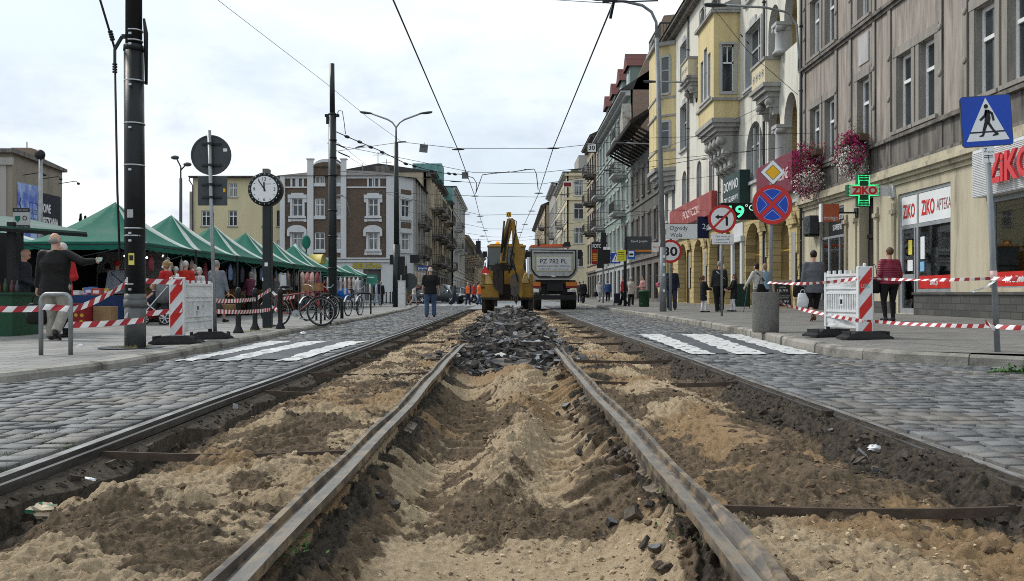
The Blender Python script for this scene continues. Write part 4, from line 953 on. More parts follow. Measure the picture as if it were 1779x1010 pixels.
def wall_board(name,label,y0,y1,z0,z1,proud,mats,texts,cat='sign'):
 t=thing(name,label,cat,(11-proud,(y0+y1)/2,(z0+z1)/2));mb=MB()
 mb.box((11-proud,y0,z0),(10.99,y1,z1));mb.build('board',mats[0],t,bevel=.015)
 lb=MB()
 for(tx,y,z,h,w_,m)in texts:lb.text(tx,(11-proud-.006,y,z),(0,-1,0),(0,0,1),h,m,w_,bold=.01)
 if lb.v:lb.build('lettering',mats[1:],t)
 return t
M_burg=pm('burgundy_board',(.15,.012,.03),.12,2,.5);M_redb=pm('faded_red_board',(.27,.05,.045),.15,2,.5,col2=(.36,.11,.10),c2=(.5,.7))
wall_board('shop_board','burgundy shop board with pale lettering beside the petunia box',32.7,37.4,4.75,6.25,.28,[M_burg,pm('pale_pink_letter',(.6,.5,.5))],[('MIESNE',33.9,5.3,.42,1.5,0)])
wall_board('shop_board','faded red bank board with pale lettering above the yellow arches',45.6,57.5,5.05,6.3,.3,[M_redb,pm('pale_red_letter',(.72,.5,.47))],[('POZYCZKI',50.8,5.4,.45,4.6,0)])
wall_board('shop_board','dark green lottery style board with white shaded lettering by the white portal',39.3,42.4,4.9,6.5,.5,[pm('dark_green_board',(.012,.035,.032),.2,2,.45),M_whitesign],[('DOMINO',40.85,5.75,.44,2.6,0),('GRY I ZABAWY',40.85,5.2,.24,2.6,0)])
t=thing('shop_sign','round white emblem on a red box sign at the end of the red board','sign',at(1183,383,57.3))
c=at(1183,384,57.3);mb=MB();mb.box((c.x-.45,57.4,c.z-.35),(c.x+.5,57.6,c.z+.35),0);mb.disc((c.x,57.39,c.z-.1),(1,0,0),(0,0,1),.42,-.01,1);mb.text('BAR',(c.x,57.375,c.z-.2),(1,0,0),(0,0,1),.22,0,.5);mb.box((c.x+.5,57.47,c.z-.05),(10.98,57.53,c.z+.05),0);mb.build('panel',[M_redb,M_whitesign],t)
c=at(1293,367,37.2)
t=thing('digital_thermometer','black display board with glowing green temperature digits','display',c)
mb=MB();mb.box((c.x-1.0,37.2,c.z-.36),(c.x+.75,37.45,c.z+.36));mb.box((c.x+.75,37.28,c.z-.06),(10.98,37.38,c.z+.06));mb.build('housing',M_ink,t)
mb=MB();E2=pm('green_digit',(.1,.9,.45),.05,3,.4,emit=.6);E3=pm('pale_green_digit',(.45,.85,.65),.05,3,.4,emit=.55)
mb.text('19',(c.x-.33,37.19,c.z-.27),(1,0,0),(0,0,1),.50,0,.66,'C',bold=.02);mb.text('°C',(c.x+.25,37.19,c.z+.02),(1,0,0),(0,0,1),.26,1,.42);mb.build('digit',[E2,E3],t)
c=at(1231,392,47.5)
t=thing('shop_sign','small dark blue sign with faint figures behind the no left turn disc','sign',c)
mb=MB();mb.box((c.x-.6,47.5,c.z-.7),(c.x+.5,47.65,c.z+.5));mb.box((c.x+.5,47.55,c.z),(10.98,47.6,c.z+.06));mb.text('24h',(c.x-.05,47.49,c.z-.2),(1,0,0),(0,0,1),.3,1,.6);mb.build('panel',[pm('navy_panel',(.012,.015,.06)),M_whitesign],t)
def rowhouse(label,side,X,Y0,Y1,H,mat,trim,floors,ncol,roof='flat',ww=1.0,wh=1.9,balc=(),style='T',fm=None,end=(),dep=11,name='tenement_house',gm=None,ground=3.9,gmat=None,over=.4,endmat=None,roofm=None,openings=True):
 N=(-1,0,0)if side>0 else(1,0,0)
 T=frameT((X,0,0),(0,1,0),N);r=thing(name,label,'house',(X,(Y0+Y1)/2,.1))
 L=Y1-Y0;hs=[]
 for fz in floors:
  for i in range(ncol):
   c=Y0+L*(i+.5)/ncol;hs.append((c-ww/2,c+ww/2,fz,fz+wh))
 mb=MB(T);wall(mb,Y0,Y1,ground,H,hs,.25,0,1);mb.build('wall',[mat,trim],r)
 for h in hs:window(T,r,h,.2,style,fm=fm)
 tr=MB(T)
 for h in hs:
  a,b,c,d=h;tr.box((a-.15,.002,c-.12),(b+.15,.14,c));tr.box((a-.18,.002,d),(b+.18,.12,d+.22));tr.box((a-.13,.002,c),(a,.06,d));tr.box((b,.002,c),(b+.13,.06,d))
 for fz in floors:tr.box((Y0,.002,fz-.62),(Y1,.10,fz-.48))
 tr.box((Y0,.002,H-.5),(Y1,over*.5,H-.2));tr.box((Y0,.002,H-.2),(Y1,over,H));tr.build('trim',trim,r)
 G=[(Y0+L*(i+.18)/ncol,Y0+L*(i+.82)/ncol,.5,3.2)for i in range(ncol)]
 mb=MB(T);wall(mb,Y0,Y1,0,ground,G,.3,0,0);mb.box((Y0,.002,ground-.25),(Y1,.16,ground));mb.build('wall',gmat or trim,r)
 for h in G:window(T,r,h,.25,'two',fm=M_dkframe,gm=M_glass,name='shop_window')
 for(u0,u1,v,w_)in balc:balcony(T,r,u0,u1,v,w_,trim,M_dkframe)
 b_=MB(T);b_.box((Y0,-dep,0),(Y1,-.3,H-.02));b_.build('wall_core',endmat or mat,r)
 if roof=='flat':
  ro=MB(T);ro.box((Y0-.1,-dep-.1,H),(Y1+.1,over+.05,H+.18));ro.build('roof',roofm or P_roof,r)
 else:
  ro=MB(T);e=roof;ro.add([(Y0-.1,over+.1,H),(Y1+.1,over+.1,H),(Y1+.1,-dep/2,H+e),(Y0-.1,-dep/2,H+e),(Y1+.1,-dep,H),(Y0-.1,-dep,H)],[(0,1,2,3),(3,2,4,5),(0,3,5),(1,4,2)]);ro.build('roof',roofm or P_roof,r)
 Te=frameT((X,Y0,0),(-N[0],0,0),(0,-1,0))
 for(a,b,c,d)in end:
  mb=MB(Te);mb.box((a-.12,.0,c-.12),(b+.12,.10,c),0);mb.build('sill',trim,r);window(Te,r,(a,b,c,d),-.02,'T',fm=fm)
 return r,T
r,T=rowhouse('sooty grey house under a deep dark wooden eave',1,11,63.05,78,13.2,P_dark,P_sooty,(4.9,8.9),5,roof=2.2,ww=1.2,wh=2.3,over=.3,fm=M_wframe)
mb=MB(T);mb.add([(62.9,.3,14.7),(78.3,.3,14.7),(78.3,2.2,13.5),(62.9,2.2,13.5),(62.9,.3,14.45),(78.3,.3,14.45),(78.3,2.15,13.25),(62.9,2.15,13.25)],[(0,1,2,3),(7,6,5,4),(0,3,7,4),(1,5,6,2),(3,2,6,7)])
for i in range(12):u=63.4+i*1.3;mb.bar((u,.05,12.3),(u,1.9,13.3),.14,.16)
mb.build('wooden_eave',pm('tarred_wood',(.022,.018,.016),.3,4,.8),r)
mb=MB(T);mb.prism([(-1.3,12.8),(1.3,13.4),(.75,16.8),(-.35,17.8)],(77.2,.12,0),(0,-1,0)if False else(1,0,0),(0,0,1),.8);mb.build('gable_parapet',pm('flaking_pale_render',(.36,.34,.30),.3,3,.9,col2=(.2,.14,.09),c2=(.52,.62)),r)
r,T=rowhouse('grey green house with red tiled dormers and iron balconies',1,11,78.05,108,19.3,P_green,P_lstone,(5.2,9.0,12.6,15.9),9,roof=4.2,ww=1.3,wh=2.2,over=.9,balc=((81,85,12.2,1.2),(81,85,8.6,1.2),(81.5,84.5,15.6,1.0),(99,103,12.2,1.2),(99,103,8.6,1.2)),endmat=P_rbrick)
for i,u in enumerate((80.5,86,92,98)):
 mb=MB(T);mb.box((u,-4,19.3),(u+2.6,-.3,22.2),0);mb.add([(u-.25,-.0,22.1),(u+2.85,-.0,22.1),(u+1.3,-.0,23.6),(u-.25,-5,22.1),(u+2.85,-5,22.1),(u+1.3,-5,23.6)],[(0,2,5,3),(1,4,5,2),(0,1,2),(3,5,4)],1);mb.box((u+.7,-.3,19.9),(u+1.9,-.27,21.7),2);mb.build('dormer',[P_green,P_tile,M_glass],r)
mb=MB(T);mb.add([(77.95,-.2,19.3),(77.95,-3.0,26),(77.95,-13,27),(77.95,-13,10),(77.95,-.2,10),(78.5,-.2,19.3),(78.5,-3.0,26),(78.5,-13,27),(78.5,-13,10),(78.5,-.2,10)],[(0,1,2,3,4),(9,8,7,6,5),(0,5,6,1),(1,6,7,2)]);mb.build('brick_gable',P_rbrick,r)
mb=MB(T);mb.ell((83,.9,13.8),(.4,.1,.4));mb.bar((83,.4,13.5),(83,.85,13.8),.05,.05);mb.build('satellite_dish',M_white,r)
r,T=rowhouse('soot streaked beige house with green balconies past the dormers',1,11,108.05,121,20.8,P_tan,P_sooty,(5.2,9.2,13,16.6),4,roof=3.0,ww=1.3,wh=2.2,over=.8,balc=((109,112.5,12.5,1.5),(109,112.5,8.7,1.5),(109,112.5,16.1,1.5)))
r,T=rowhouse('pale yellow house with a curved gable on its end wall',1,10.1,150,184,22.0,P_pale,P_lstone,(5.8,10,14,18),8,roof='flat',ww=1.4,wh=2.3,over=.7,end=((1.2,2.9,5.6,8.3),(1.2,2.9,9.7,12.5),(1.2,2.9,13.9,16.7),(1.2,2.9,18.0,20.8)),dep=12,balc=((160,164,13.5,1.4),(172,176,9.5,1.4)))
mb=MB(T);n=16
mb.prism([(.2,22.0),(5.2,22.0)]+[(2.7+2.5*math.cos(math.pi*i/n),22.2+2.2*math.sin(math.pi*i/n))for i in range(n+1)],(10.1,149.95,0),(1,0,0),(0,0,1),-.6);mb.build('curved_gable',P_pale,r);mb=MB(T);mb.box((149.6,-11,21.4),(149.99,.4,21.75));mb.build('cornice',P_pale,r);mb=MB(T);mb.box((149.7,-2.8,17.2),(149.99,.7,17.6));mb.build('cornice',P_pale,r)
mb=MB(T);mb.box((156,-8,22.2),(166,-2.5,26.0));mb.box((156,-2.4,22.2),(166,-1.2,23.4),1);mb.build('roof_storey',[P_grey,pm('roof_greenery',(.14,.17,.05),.4,3)],r)
rowhouse('light grey house beyond the curved gable',1,10.0,184.1,214,24.5,P_grey,P_lstone,(5.8,10,14,18),6,ww=1.5,wh=2.4,over=.9,balc=((190,195,13.5,1.4),(190,195,9.5,1.4)))
rowhouse('distant stone coloured corner house with stacked balconies',1,9.0,214.1,300,23,P_tan,P_sooty,(5.8,10,14,18),10,ww=1.6,wh=2.4,over=1.0,roof=3,balc=((216,222,13.5,1.5),(216,222,17.5,1.5),(216,222,9.5,1.5)))
def bx(px):return(px-CX)*85/F
def bz(py):return CH+(HY-py)*85/F
def corner_house():
 r=thing('corner_house','brown brick corner house with white pilasters and window hoods','house',(-16,85,.05))
 T=frameT((0,85,0),(1,0,0),(0,-1,0))
 zc,ze=bz(448),bz(306)
 cols=[(508,526),(547,564),(584,593.5),(640,657)]
 hs=[]
 for(a,b)in cols:
  hs+=[(bx(a),bx(b),bz(434),bz(404)),(bx(a),bx(b),bz(376),bz(345))]
 at_=[(bx(a),bx(b),bz(324),bz(311))for(a,b)in((508,513.5),(519.5,525),(641,646.5),(652,657.5))]
 md=[(bx(547),bx(564),bz(319),bz(300)),(bx(584),bx(593.5),bz(319),bz(300))]
 mb=MB(T);wall(mb,bx(487),bx(690),zc,ze,hs+at_+md,.22,0,1);mb.build('wall',[P_brown,P_bwhite],r)
 wt=MB(T)
 for(a,b,t_)in((487,495.5,306),(534.5,545,276),(592.5,602,276),(671.5,690,306)):wt.box((bx(a),.003,zc),(bx(b),.22,bz(t_)))
 for(a,b)in((495.5,534.5),(602,671.5)):
  wt.box((bx(a),.003,bz(327)),(bx(b),.09,bz(324.5)));wt.box((bx(a),.003,bz(310.5)),(bx(b),.12,bz(306)))
 for h in at_:wt.box((h[0]-.18,.003,h[2]-.05),(h[0],.07,h[3]+.05));wt.box((h[1],.003,h[2]-.05),(h[1]+.18,.07,h[3]+.05))
 n=14;ac=(bx(545)+bx(592.5))/2;ar=(bx(592.5)-bx(545))/2;hh=bz(276.5)-bz(290)
 po=[(ac-ar*math.cos(math.pi*i/n),bz(290)+hh*math.sin(math.pi*i/n))for i in range(n+1)];pi_=[(ac-(ar)*math.cos(math.pi*i/n),bz(290)-.0+(hh-.32)*math.sin(math.pi*i/n))for i in range(n+1)]
 for i in range(n):
  q=[po[i],po[i+1],pi_[i+1],pi_[i]]
  wt.add([(p[0],.2,p[1])for p in q]+[(p[0],-.3,p[1])for p in q],[(0,1,2,3),(4,7,6,5),(0,4,5,1),(2,6,7,3)])
 for k,(a,b)in enumerate(cols):
  for f in(0,1):
   h=hs[k*2+f];u0,u1,z0,z1=h
   if k in(0,3):
    wt.box((u0-.20,.003,z0),(u0-.0,.12,z1));wt.box((u1+.0,.003,z0),(u1+.20,.12,z1));wt.box((u0-.34,.003,z0-.2),(u1+.34,.22,z0));wt.box((u0-.38,.003,z0-.55),(u0-.1,.12,z0-.25));wt.box((u1+.1,.003,z0-.55),(u1+.38,.12,z0-.25));wt.box((u0-.1,.003,z0-.5),(u1+.1,.06,z0-.25))
    if f==1:wt.box((u0-.42,.003,z1),(u1+.42,.2,z1+.36));wt.box((u0-.1,.003,z1+.36),(u1+.1,.18,z1+.52));wt.box((u0-.42,.003,z1-.4),(u0-.20,.14,z1));wt.box((u1+.20,.003,z1-.4),(u1+.42,.14,z1))
    else:
     c_=(u0+u1)/2;R_=(u1-u0)/2+.44;wt.prism([(c_-R_,z1-.4),(c_-R_,z1+.15)]+[(c_-R_*math.cos(math.pi*i/10),z1+.15+.55*math.sin(math.pi*i/10))for i in range(1,10)]+[(c_+R_,z1+.15),(c_+R_,z1-.4),(u1+.20,z1-.4),(u1+.20,z1),(u0-.20,z1),(u0-.20,z1-.4)],(0,.2,0),(1,0,0),(0,0,1),-.19 if False else.19)
   else:wt.box((u0-.1,.003,z0-.3),(u1+.1,.16,z0))
 for h in md:wt.box((h[0]-.1,.003,h[2]-.3),(h[1]+.1,.14,h[2]))
 for(a,b)in((534.5,545),(592.5,602)):wt.box((bx(a)-.08,-.3,bz(278)),(bx(b)+.08,.3,bz(276)));
 wt.build('white_trim',P_bwhite,r)
 gb=MB(T);wall(gb,bx(545),bx(592.5),ze,bz(289),[],.2);gb.prism([p for p in pi_],(0,-.02,0),(1,0,0),(0,0,1),.2);gb.build('gable',P_brown,r)
 for h in hs+md:window(T,r,h,.18,'cross',fw=.08)
 for h in at_:window(T,r,h,.18,'none',fw=.06,fm=M_dkframe,gm=M_glass)
 G=[(bx(631),bx(662),.2,bz(468)),(bx(560),bx(600),.2,bz(470)),(bx(497),bx(535),.2,bz(470))]
 mb=MB(T);wall(mb,bx(487),bx(690),0,zc,G,.5,0,0);mb.box((bx(487),.003,zc-.45),(bx(690),.18,zc-.25));mb.box((bx(487),.003,zc-.12),(bx(690),.25,zc));mb.build('wall',P_bwhite,r)
 g2=MB(T)
 for h in G:g2.box((h[0],-.52,.2),(h[1],-.48,h[3]),0);g2.box((h[0]+.2,-.48,.3),(h[0]+(h[1]-h[0])*.62,-.44,h[3]-.2),1);g2.box((h[1]-.65,-.48,.2),(h[1]-.05,-.44,h[3]),2)
 g2.build('shop_front',[P_lstone,M_glassc,pm('olive_door',(.17,.14,.06))],r)
 p0=V((bx(690),85,0));p1=V((-9.6,86.9,0));U=(p1-p0).normalized();N=V((U.y,-U.x,0))
 Tc=frameT(p0,U,N);L=(p1-p0).length
 hc=[(L*.28,L*.78,bz(434),bz(404)),(L*.28,L*.78,bz(376),bz(345))]
 mb=MB(Tc);wall(mb,0,L,0,ze,hc,.2,0,0)
 for h in hc:mb.box((h[0]-.25,.003,h[2]-.3),(h[1]+.25,.15,h[2]));mb.box((h[0]-.3,.003,h[3]),(h[1]+.3,.15,h[3]+.45))
 mb.box((L*.22,.003,bz(396)),(L*.85,.03,bz(385)),1);mb.box((L*.22,.003,bz(338)),(L*.85,.03,bz(328)),1)
 mb.build('corner_wall',[P_bwhite,P_brown],r)
 for h in hc:window(Tc,r,h,.17,'cross',fw=.08)
 Ts=frameT((-9.6,0,0),(0,1,0),(1,0,0));hs=[(87.8+i*2.6,89.0+i*2.6,z,z+1.9)for i in range(5)for z in(5.3,8.6)]+[(87.9+i*2.6,88.9+i*2.6,11.3,12.1)for i in range(5)]
 mb=MB(Ts);wall(mb,86.9,100,0,ze,hs,.2,0,0)
 for i in range(6):mb.box((86.95+i*2.6,.003,4.3),(87.4+i*2.6,.14,ze))
 mb.box((86.9,.003,4.0),(100,.2,4.3));mb.build('side_wall',[P_grey,P_brown],r)
 for h in hs:window(Ts,r,h,.17,'T')
 sd=MB(Ts)
 for i in range(4):sd.box((87.6+i*3.1,-.2,.4),(89.9+i*3.1,.01,3.2))
 sd.build('shop_window',M_glass,r)
 for y in(90,95):balcony(Ts,r,y,y+3,8.3,.9,P_sooty,M_dkframe);balcony(Ts,r,y,y+3,5.0,.9,P_sooty,M_dkframe)
 b_=MB();b_.box((bx(487)+.05,85.35,0),(-11.2,99.9,ze-.02));b_.box((-11.2,87.2,0),(-9.9,99.9,ze-.03));b_.build('wall_core',P_dark,r)
 ro=MB();e=.35;x0,x1=bx(487)-.2,-9.25
 ro.add([(x0,84.65,ze),(bx(690),84.65,ze),(x1,86.8,ze),(x1,100,ze),(x0,100,ze),(x0+4,91,bz(280)),(-13.5,91,bz(283)),(-13.5,98,bz(283))],[(0,1,6,5),(1,2,6),(2,3,7,6),(0,5,4),(5,6,7,4),(4,7,3)]);ro.build('roof',P_roof,r)
 ch=MB();ch.box((bx(548),89,ze),(bx(572),91,bz(266)),0);ch.build('chimney',[P_sooty],r);ch=MB();ch.box((bx(638),90,13),(bx(660),92,bz(275)),0);ch.box((bx(640),90.2,bz(276)),(bx(650),91.8,bz(272)),1);ch.build('chimney',[P_sooty,M_ink],r);ch=MB();ch.box((bx(662),91,13),(bx(672),92.5,bz(283)));ch.build('chimney',P_rbrick,r)
 for px_,t_ in((642,248),(658,262),(614,268)):an=MB();an.bar((bx(px_),90.5,13),(bx(px_),90.5,bz(t_)),.06,.06);an.bar((bx(px_)-.5,90.5,bz(t_+6)),(bx(px_)+.5,90.5,bz(t_+6)),.04,.04);an.build('antenna',M_steel,r)
 lm=MB();x=bx(604)
 lm.tube([(x,85-.25,bz(380)),(x+.4,84.4,bz(375)),(x-.0,84.0,bz(345)),(x-.4,83.6,bz(343))],.045,6);lm.ell((x-.5,83.5,bz(343)),(.35,.15,.1));lm.build('wall_lamp',M_steel,r)
 bl=MB();bl.text('BIELIZNA',(bx(638.5),84.86,bz(466)),(1,0,0),(0,0,1),.46,0,bx(664)-bx(613),ext=.05,bold=.04);bl.build('lettering',pm('olive_gold_letter',(.36,.30,.03)),r)
corner_house()
def plain_house():
 r=thing('plain_house','plain cream rendered house behind the market tents','house',(-27,86,.05))
 T=frameT((0,86,0),(1,0,0),(0,-1,0));k=86/F
 X=lambda p:(p-CX)*k;Z=lambda p:CH+(HY-p)*k
 hs=[(X(a),X(b),Z(c),Z(d))for a,b in((350,365),(397,412),(456,470),(481,486.4))for c,d in((393,366),(342,318),(440,418))]
 mb=MB(T);wall(mb,X(335),X(486.7),0,Z(307),hs,.25,0,1)
 for h in hs:mb.box((h[0]-.1,.003,h[2]-.12),(h[1]+.1,.12,h[2]),1)
 mb.build('wall',[pm('cream_render',(.57,.50,.32),.1,1,.88,streak=True,col2=(.45,.39,.26),c2=(.55,.75),s2=.6),P_stone],r)
 for i,h in enumerate(hs):window(T,r,h,.2,'cross',fm=M_wframe if i%4!=1 else M_dkframe,fw=.08)
 ro=MB(T);ro.add([(X(331),.6,Z(307)),(X(486.7),.6,Z(307)),(X(486.7),-9,Z(300)),(X(331),-9,Z(300))],[(0,1,2,3)]);ro.box((X(331),-.01,Z(307)-.15),(X(486.7),.62,Z(307)));ro.build('roof',P_roof,r)
 b_=MB(T);b_.box((X(335)+.05,-9,0),(X(486.7),-.3,Z(307.5)));b_.build('wall_core',P_grey,r)
 ch=MB(T);ch.box((X(446),-3,Z(304)),(X(456),-2,Z(288)));ch.build('chimney',P_sooty,r)
 sw=MB(T);sw.box((X(326),-6,0),(X(334.8),-.5,Z(332)));sw.build('side_wing',P_grey,r)
 gp_=MB(T);gp_.tube([(X(333),.45,Z(308)),(X(331),.4,Z(314)),(X(335.5),.12,Z(323)),(X(336),.1,.2)],.06,6);gp_.build('downpipe',M_gutter,r)
plain_house()
def billboard_house():
 r=thing('billboard_house','flat roofed drab house with advertising banners on its side wall','house',(-34.5,62,.05))
 zt=10.6
 mb=MB();mb.box((-52,60,0),(-34.5,66.7,zt));mb.build('wall',pm('drab_render',(.255,.225,.18),.12,1,.9,streak=True,col2=(.17,.15,.12),c2=(.55,.75)),r)
 ro=MB();ro.add([(-52.3,59.6,zt+.02),(-34.2,59.6,zt+.02),(-34.2,66.9,zt-.35),(-52.3,66.9,zt-.35),(-52.3,59.6,zt+.3),(-34.2,59.6,zt+.3),(-34.2,63,zt+.22),(-34.2,66.9,zt-.12),(-52.3,66.9,zt-.12),(-52.3,63,zt+.22)],[(0,1,2,3),(4,9,6,5),(9,8,7,6),(0,4,5,1),(1,5,6,7,2)]);ro.build('roof',P_sooty,r)
 ch=MB();ch.box((-36.6,63.5,zt),(-35.2,65.5,zt+1.0));ch.bar((-36,64.5,zt),(-36,64.5,zt+1.6),.06,.06,1);ch.build('chimney',[P_rbrick,M_steel],r)
 fr=MB();fr.box((-36.1,59.94,0),(-34.9,60,zt-.7));fr.box((-52,59.8,zt-.8),(-34.4,60,zt-.3));fr.build('pilaster',P_grey,r)
 T=frameT((-34.5,0,0),(0,1,0),(1,0,0))
 b1=MB(T);b1.box((60.55,.01,3.4),(63.15,.06,8.7),0)
 b1.T=None;X=(0,1,0);Z=(0,0,1);q=-34.5+.066
 b1.text('TU BĘDZIE',(q,62.55,6.6),X,Z,.34,1,.95);b1.text('BRAKE',(q,62.55,6.0),X,Z,.34,1,.95);b1.text('MIEJSCA',(q,62.55,5.4),X,Z,.34,1,.95)
 for(y0,y1,z0,z1)in((62.0,63.1,7.4,7.45),(62.0,62.04,4.4,7.4),(63.06,63.1,4.4,7.4)):b1.box((q-.004,y0,z0),(q,y1,z1),1)
 b1.tube([(q,60.9,7.6),(q,60.75,7.2),(q,60.95,6.9),(q,61.1,6.75)],.05,5,1);b1.text('SLUCH',(q,61.3,6.45),X,Z,.22,1,.7)
 m,nt,b,co=newmat('blue_banner');c=_mix(nt,(.42,.55,.78),(.08,.14,.5),_rng(nt,_noise(nt,_map(nt,co,(1,.5,.35)),1.3,4),.42,.6));nt.links.new(c,b.inputs['Base Color']);b.inputs['Roughness'].default_value=.5
 b1.build('banner',[m,pm('navy_print',(.03,.05,.15))],r)
 b2=MB(T);b2.box((63.25,.01,3.0),(66.35,.06,8.3),0);b2.box((64.0,.01,2.0),(66.35,.06,3.0),2);b2.T=None
 b2.text('NOWE',(q,63.55,6.9),X,Z,.62,1,1.35,'L',bold=.03);b2.text('MIESZKANIA',(q,63.55,6.0),X,Z,.55,1,2.4,'L',bold=.03);b2.text('U NAS',(q,63.6,4.8),X,Z,.36,1,1.7,'L',bold=.02);b2.text('POLOZONE CENTRALNIE',(q,63.6,4.2),X,Z,.2,1,2.0,'L');b2.text('SPRZEDAZ BEZPOSREDNIA',(q,63.6,3.75),X,Z,.2,1,2.4,'L')
 b2.build('banner',[pm('charcoal_banner',(.02,.022,.032)),M_whitesign,pm('amber_banner',(.6,.38,.04))],r)
 for y in(61.4,63.6,66.2):lm=MB();lm.tube([(-34.5,y,9.3),(-33.2,y,9.5),(-33.0,y,9.35)],.03,5);lm.ell((-33.0,y,9.3),(.12,.1,.1));lm.build('flood_lamp',M_dark,r)
billboard_house()
r,T=rowhouse('blackened ornate house with stacked balconies and turquoise netting',-1,-9.6,100.05,134.9,15.0,P_lichen,P_sooty,(5.0,8.4,11.6),8,roof=1.0,endmat=P_tan,ww=1.5,wh=2.2,over=1.1,fm=M_dkframe,gm=M_glass,balc=((103,108,7.9,1.8),(103,108,11.1,1.8),(112,117,7.9,1.8),(112,117,11.1,1.8),(122,127,7.9,1.8),(122,127,11.1,1.8),(129,133,7.9,1.6),(129,133,4.6,1.8),(103,108,4.6,1.6),(112,117,4.6,1.7)))
for q in((104,-2.0,14.6,108,1.5,16.6),(121,-2.0,14.0,125,1.7,15.8)):mb=MB(T);mb.box(q[:3],q[3:]);mb.build('netting',pm('turquoise_netting',(.15,.30,.29),.3,3,.9),r)
mb=MB(T)
for k in range(12):u=101+2.8*k;mb.box((u,.002,4.2),(u+.8,.5,14.4));mb.lathe([(.5,0),(.35,.4),(.35,2.6),(.5,3.0)],(u+.4,.5,10.8),8)
mb.build('pilaster',P_tan,r)
r,T=rowhouse('light grey rendered house with small windows in its end wall',-1,-8.7,135,171,17.6,P_grey,P_lstone,(5.4,8.6,11.8,14.6),8,ww=1.5,wh=2.2,over=.5,end=((.6,1.9,5.2,7.2),(.6,1.9,8.5,10.5),(.6,1.9,11.8,13.8),(.6,1.9,14.7,16.6)),balc=((140,144,8.2,1.2),(140,144,11.4,1.2),(152,156,8.2,1.2)))
rowhouse('low dark house with many balconies down the street',-1,-9.0,171.1,215,12.5,P_dark,P_tan,(5.0,8.2),8,ww=1.6,wh=2.0,over=1.0,roof=1.6,roofm=P_tile,balc=((173,178,8.6,2),(173,178,5,2),(184,189,8.6,2),(196,201,8.6,2)))
rowhouse('hazy beige block with projecting balconies at the end of the street',-1,-8.8,215.1,300,13,P_tan,P_grey,(5.4,9),10,ww=1.8,wh=2.0,over=1.0,balc=((218,225,8.6,2.4),(236,243,8.6,2.4)))
r,T=rowhouse('faint low block closing the end of the street',-1,-30,420,421,10,P_grey,P_lstone,(5,),1,end=((6,9,5,8),(14,17,5,8),(22,25,5,8)))
b_=MB();b_.box((-30,420.5,0),(60,440,10));b_.build('wing',P_grey,r)
XU,ZU=(1,0,0),(0,0,1)
M_band=pm('steel_band',(.45,.46,.47),.1,4,.35,.7)
c=gp(235,11.8)
t=thing('traction_pole','thick black steel pole with silver straps and a grey foot beside the kerb','pole',c)
mb=MB();mb.tube([c+V((0,0,.62)),c+V((-.02,0,4.1))],[.135,.128],28);mb.build('shaft',M_black,t)
mb=MB();mb.tube([c+V((-.02,0,4.1)),c+V((-.02,0,8.5))],[.108,.10],24);mb.tube([c+V((-.02,0,4.05)),c+V((-.02,0,4.13)),c+V((-.02,0,4.14))],[.135,.13,.11],24);mb.build('upper_shaft',M_black,t)
mb=MB();mb.tube([c,c+V((0,0,.66))],.138,28);mb.tube([c+V((0,0,.56)),c+V((0,0,.60)),c+V((0,0,.66))],.150,28);mb.tube([c+V((0,0,.6)),c+V((0,0,.74))],[.15,.138],28);mb.build('base_sleeve',pm('bare_pole_foot',(.10,.105,.105),.25,4,.45,.3,col2=(.05,.045,.04),c2=(.58,.7)),t)
for z in(4.32,4.18,3.63,3.05,2.48,1.62,1.52,.86):
 mb=MB();mb.tube([c+V((-.01,0,z)),c+V((-.01,0,z+.018))],.137 if z<4.1 else.112,24);mb.box((c.x-.03,c.y-.15,z-.004),(c.x+.01,c.y-.13,z+.025));mb.build('strap',M_band,t)
mb=MB();mb.box((c.x-.03,c.y-.142,1.20),(c.x+.045,c.y-.135,1.36));mb.box((c.x-.02,c.y-.1435,1.26),(c.x+.035,c.y-.1425,1.33),1);mb.build('warning_sticker',[pm('warning_yellow',(.62,.55,.12)),M_ink],t)
mb=MB();mb.box((c.x-.05,c.y-.142,1.84),(c.x+.03,c.y-.135,1.95));mb.build('paper_scrap',M_lstone if False else P_lstone,t)
mb=MB();mb.tube([c+V((.15,0,3.6)),c+V((.145,0,4.3)),c+V((.12,0,4.5))],[.02,.03,.015],8);mb.build('cable_conduit',M_black,t)
mb=MB();b0=c+V((-.12,-.02,4.25));e0=c+V((-.27,-.02,4.08));mb.bar(b0,b0+V((-.05,0,0)),.05,.05);mb.bar(b0+V((-.05,0,0)),e0,.035,.035);mb.bar(e0,e0+V((-.0,0,-.2)),.03,.03);mb.build('bracket',M_dark,t)
mb=MB();mb.disc(c+V((-.05,0,.012)),XU,(0,1,0),.42,.03);tag(mb.build('manhole_cover',M_dark,base=c),'round dark cover set in the paving under the thick black pole','cover')
mb=MB();e1=e0+V((0,0,-.15));mb.tube([e1,V((e1.x+.035,e1.y,2.2)),V((e1.x+.06,e1.y+.02,1.25))],.016,6)
mb.tube([e0,V((e0.x-.36,e0.y-.0,5.35)),V((e0.x-.75,e0.y,7.2))],.016,6)
for p,dv in((e1+V((0,0,-.05)),V((0,0,-1))),(e0+V((-.03,0,.12)),V((-.28,0,1)))):
 for k in range(4):mb.tube([p+dv*.035*k,p+dv*(.035*k+.02)],.032,8)
tag(mb.build('hanging_cable',M_wire,base=e1),'dark cable with ribbed insulators hanging down beside the thick black pole','cable')
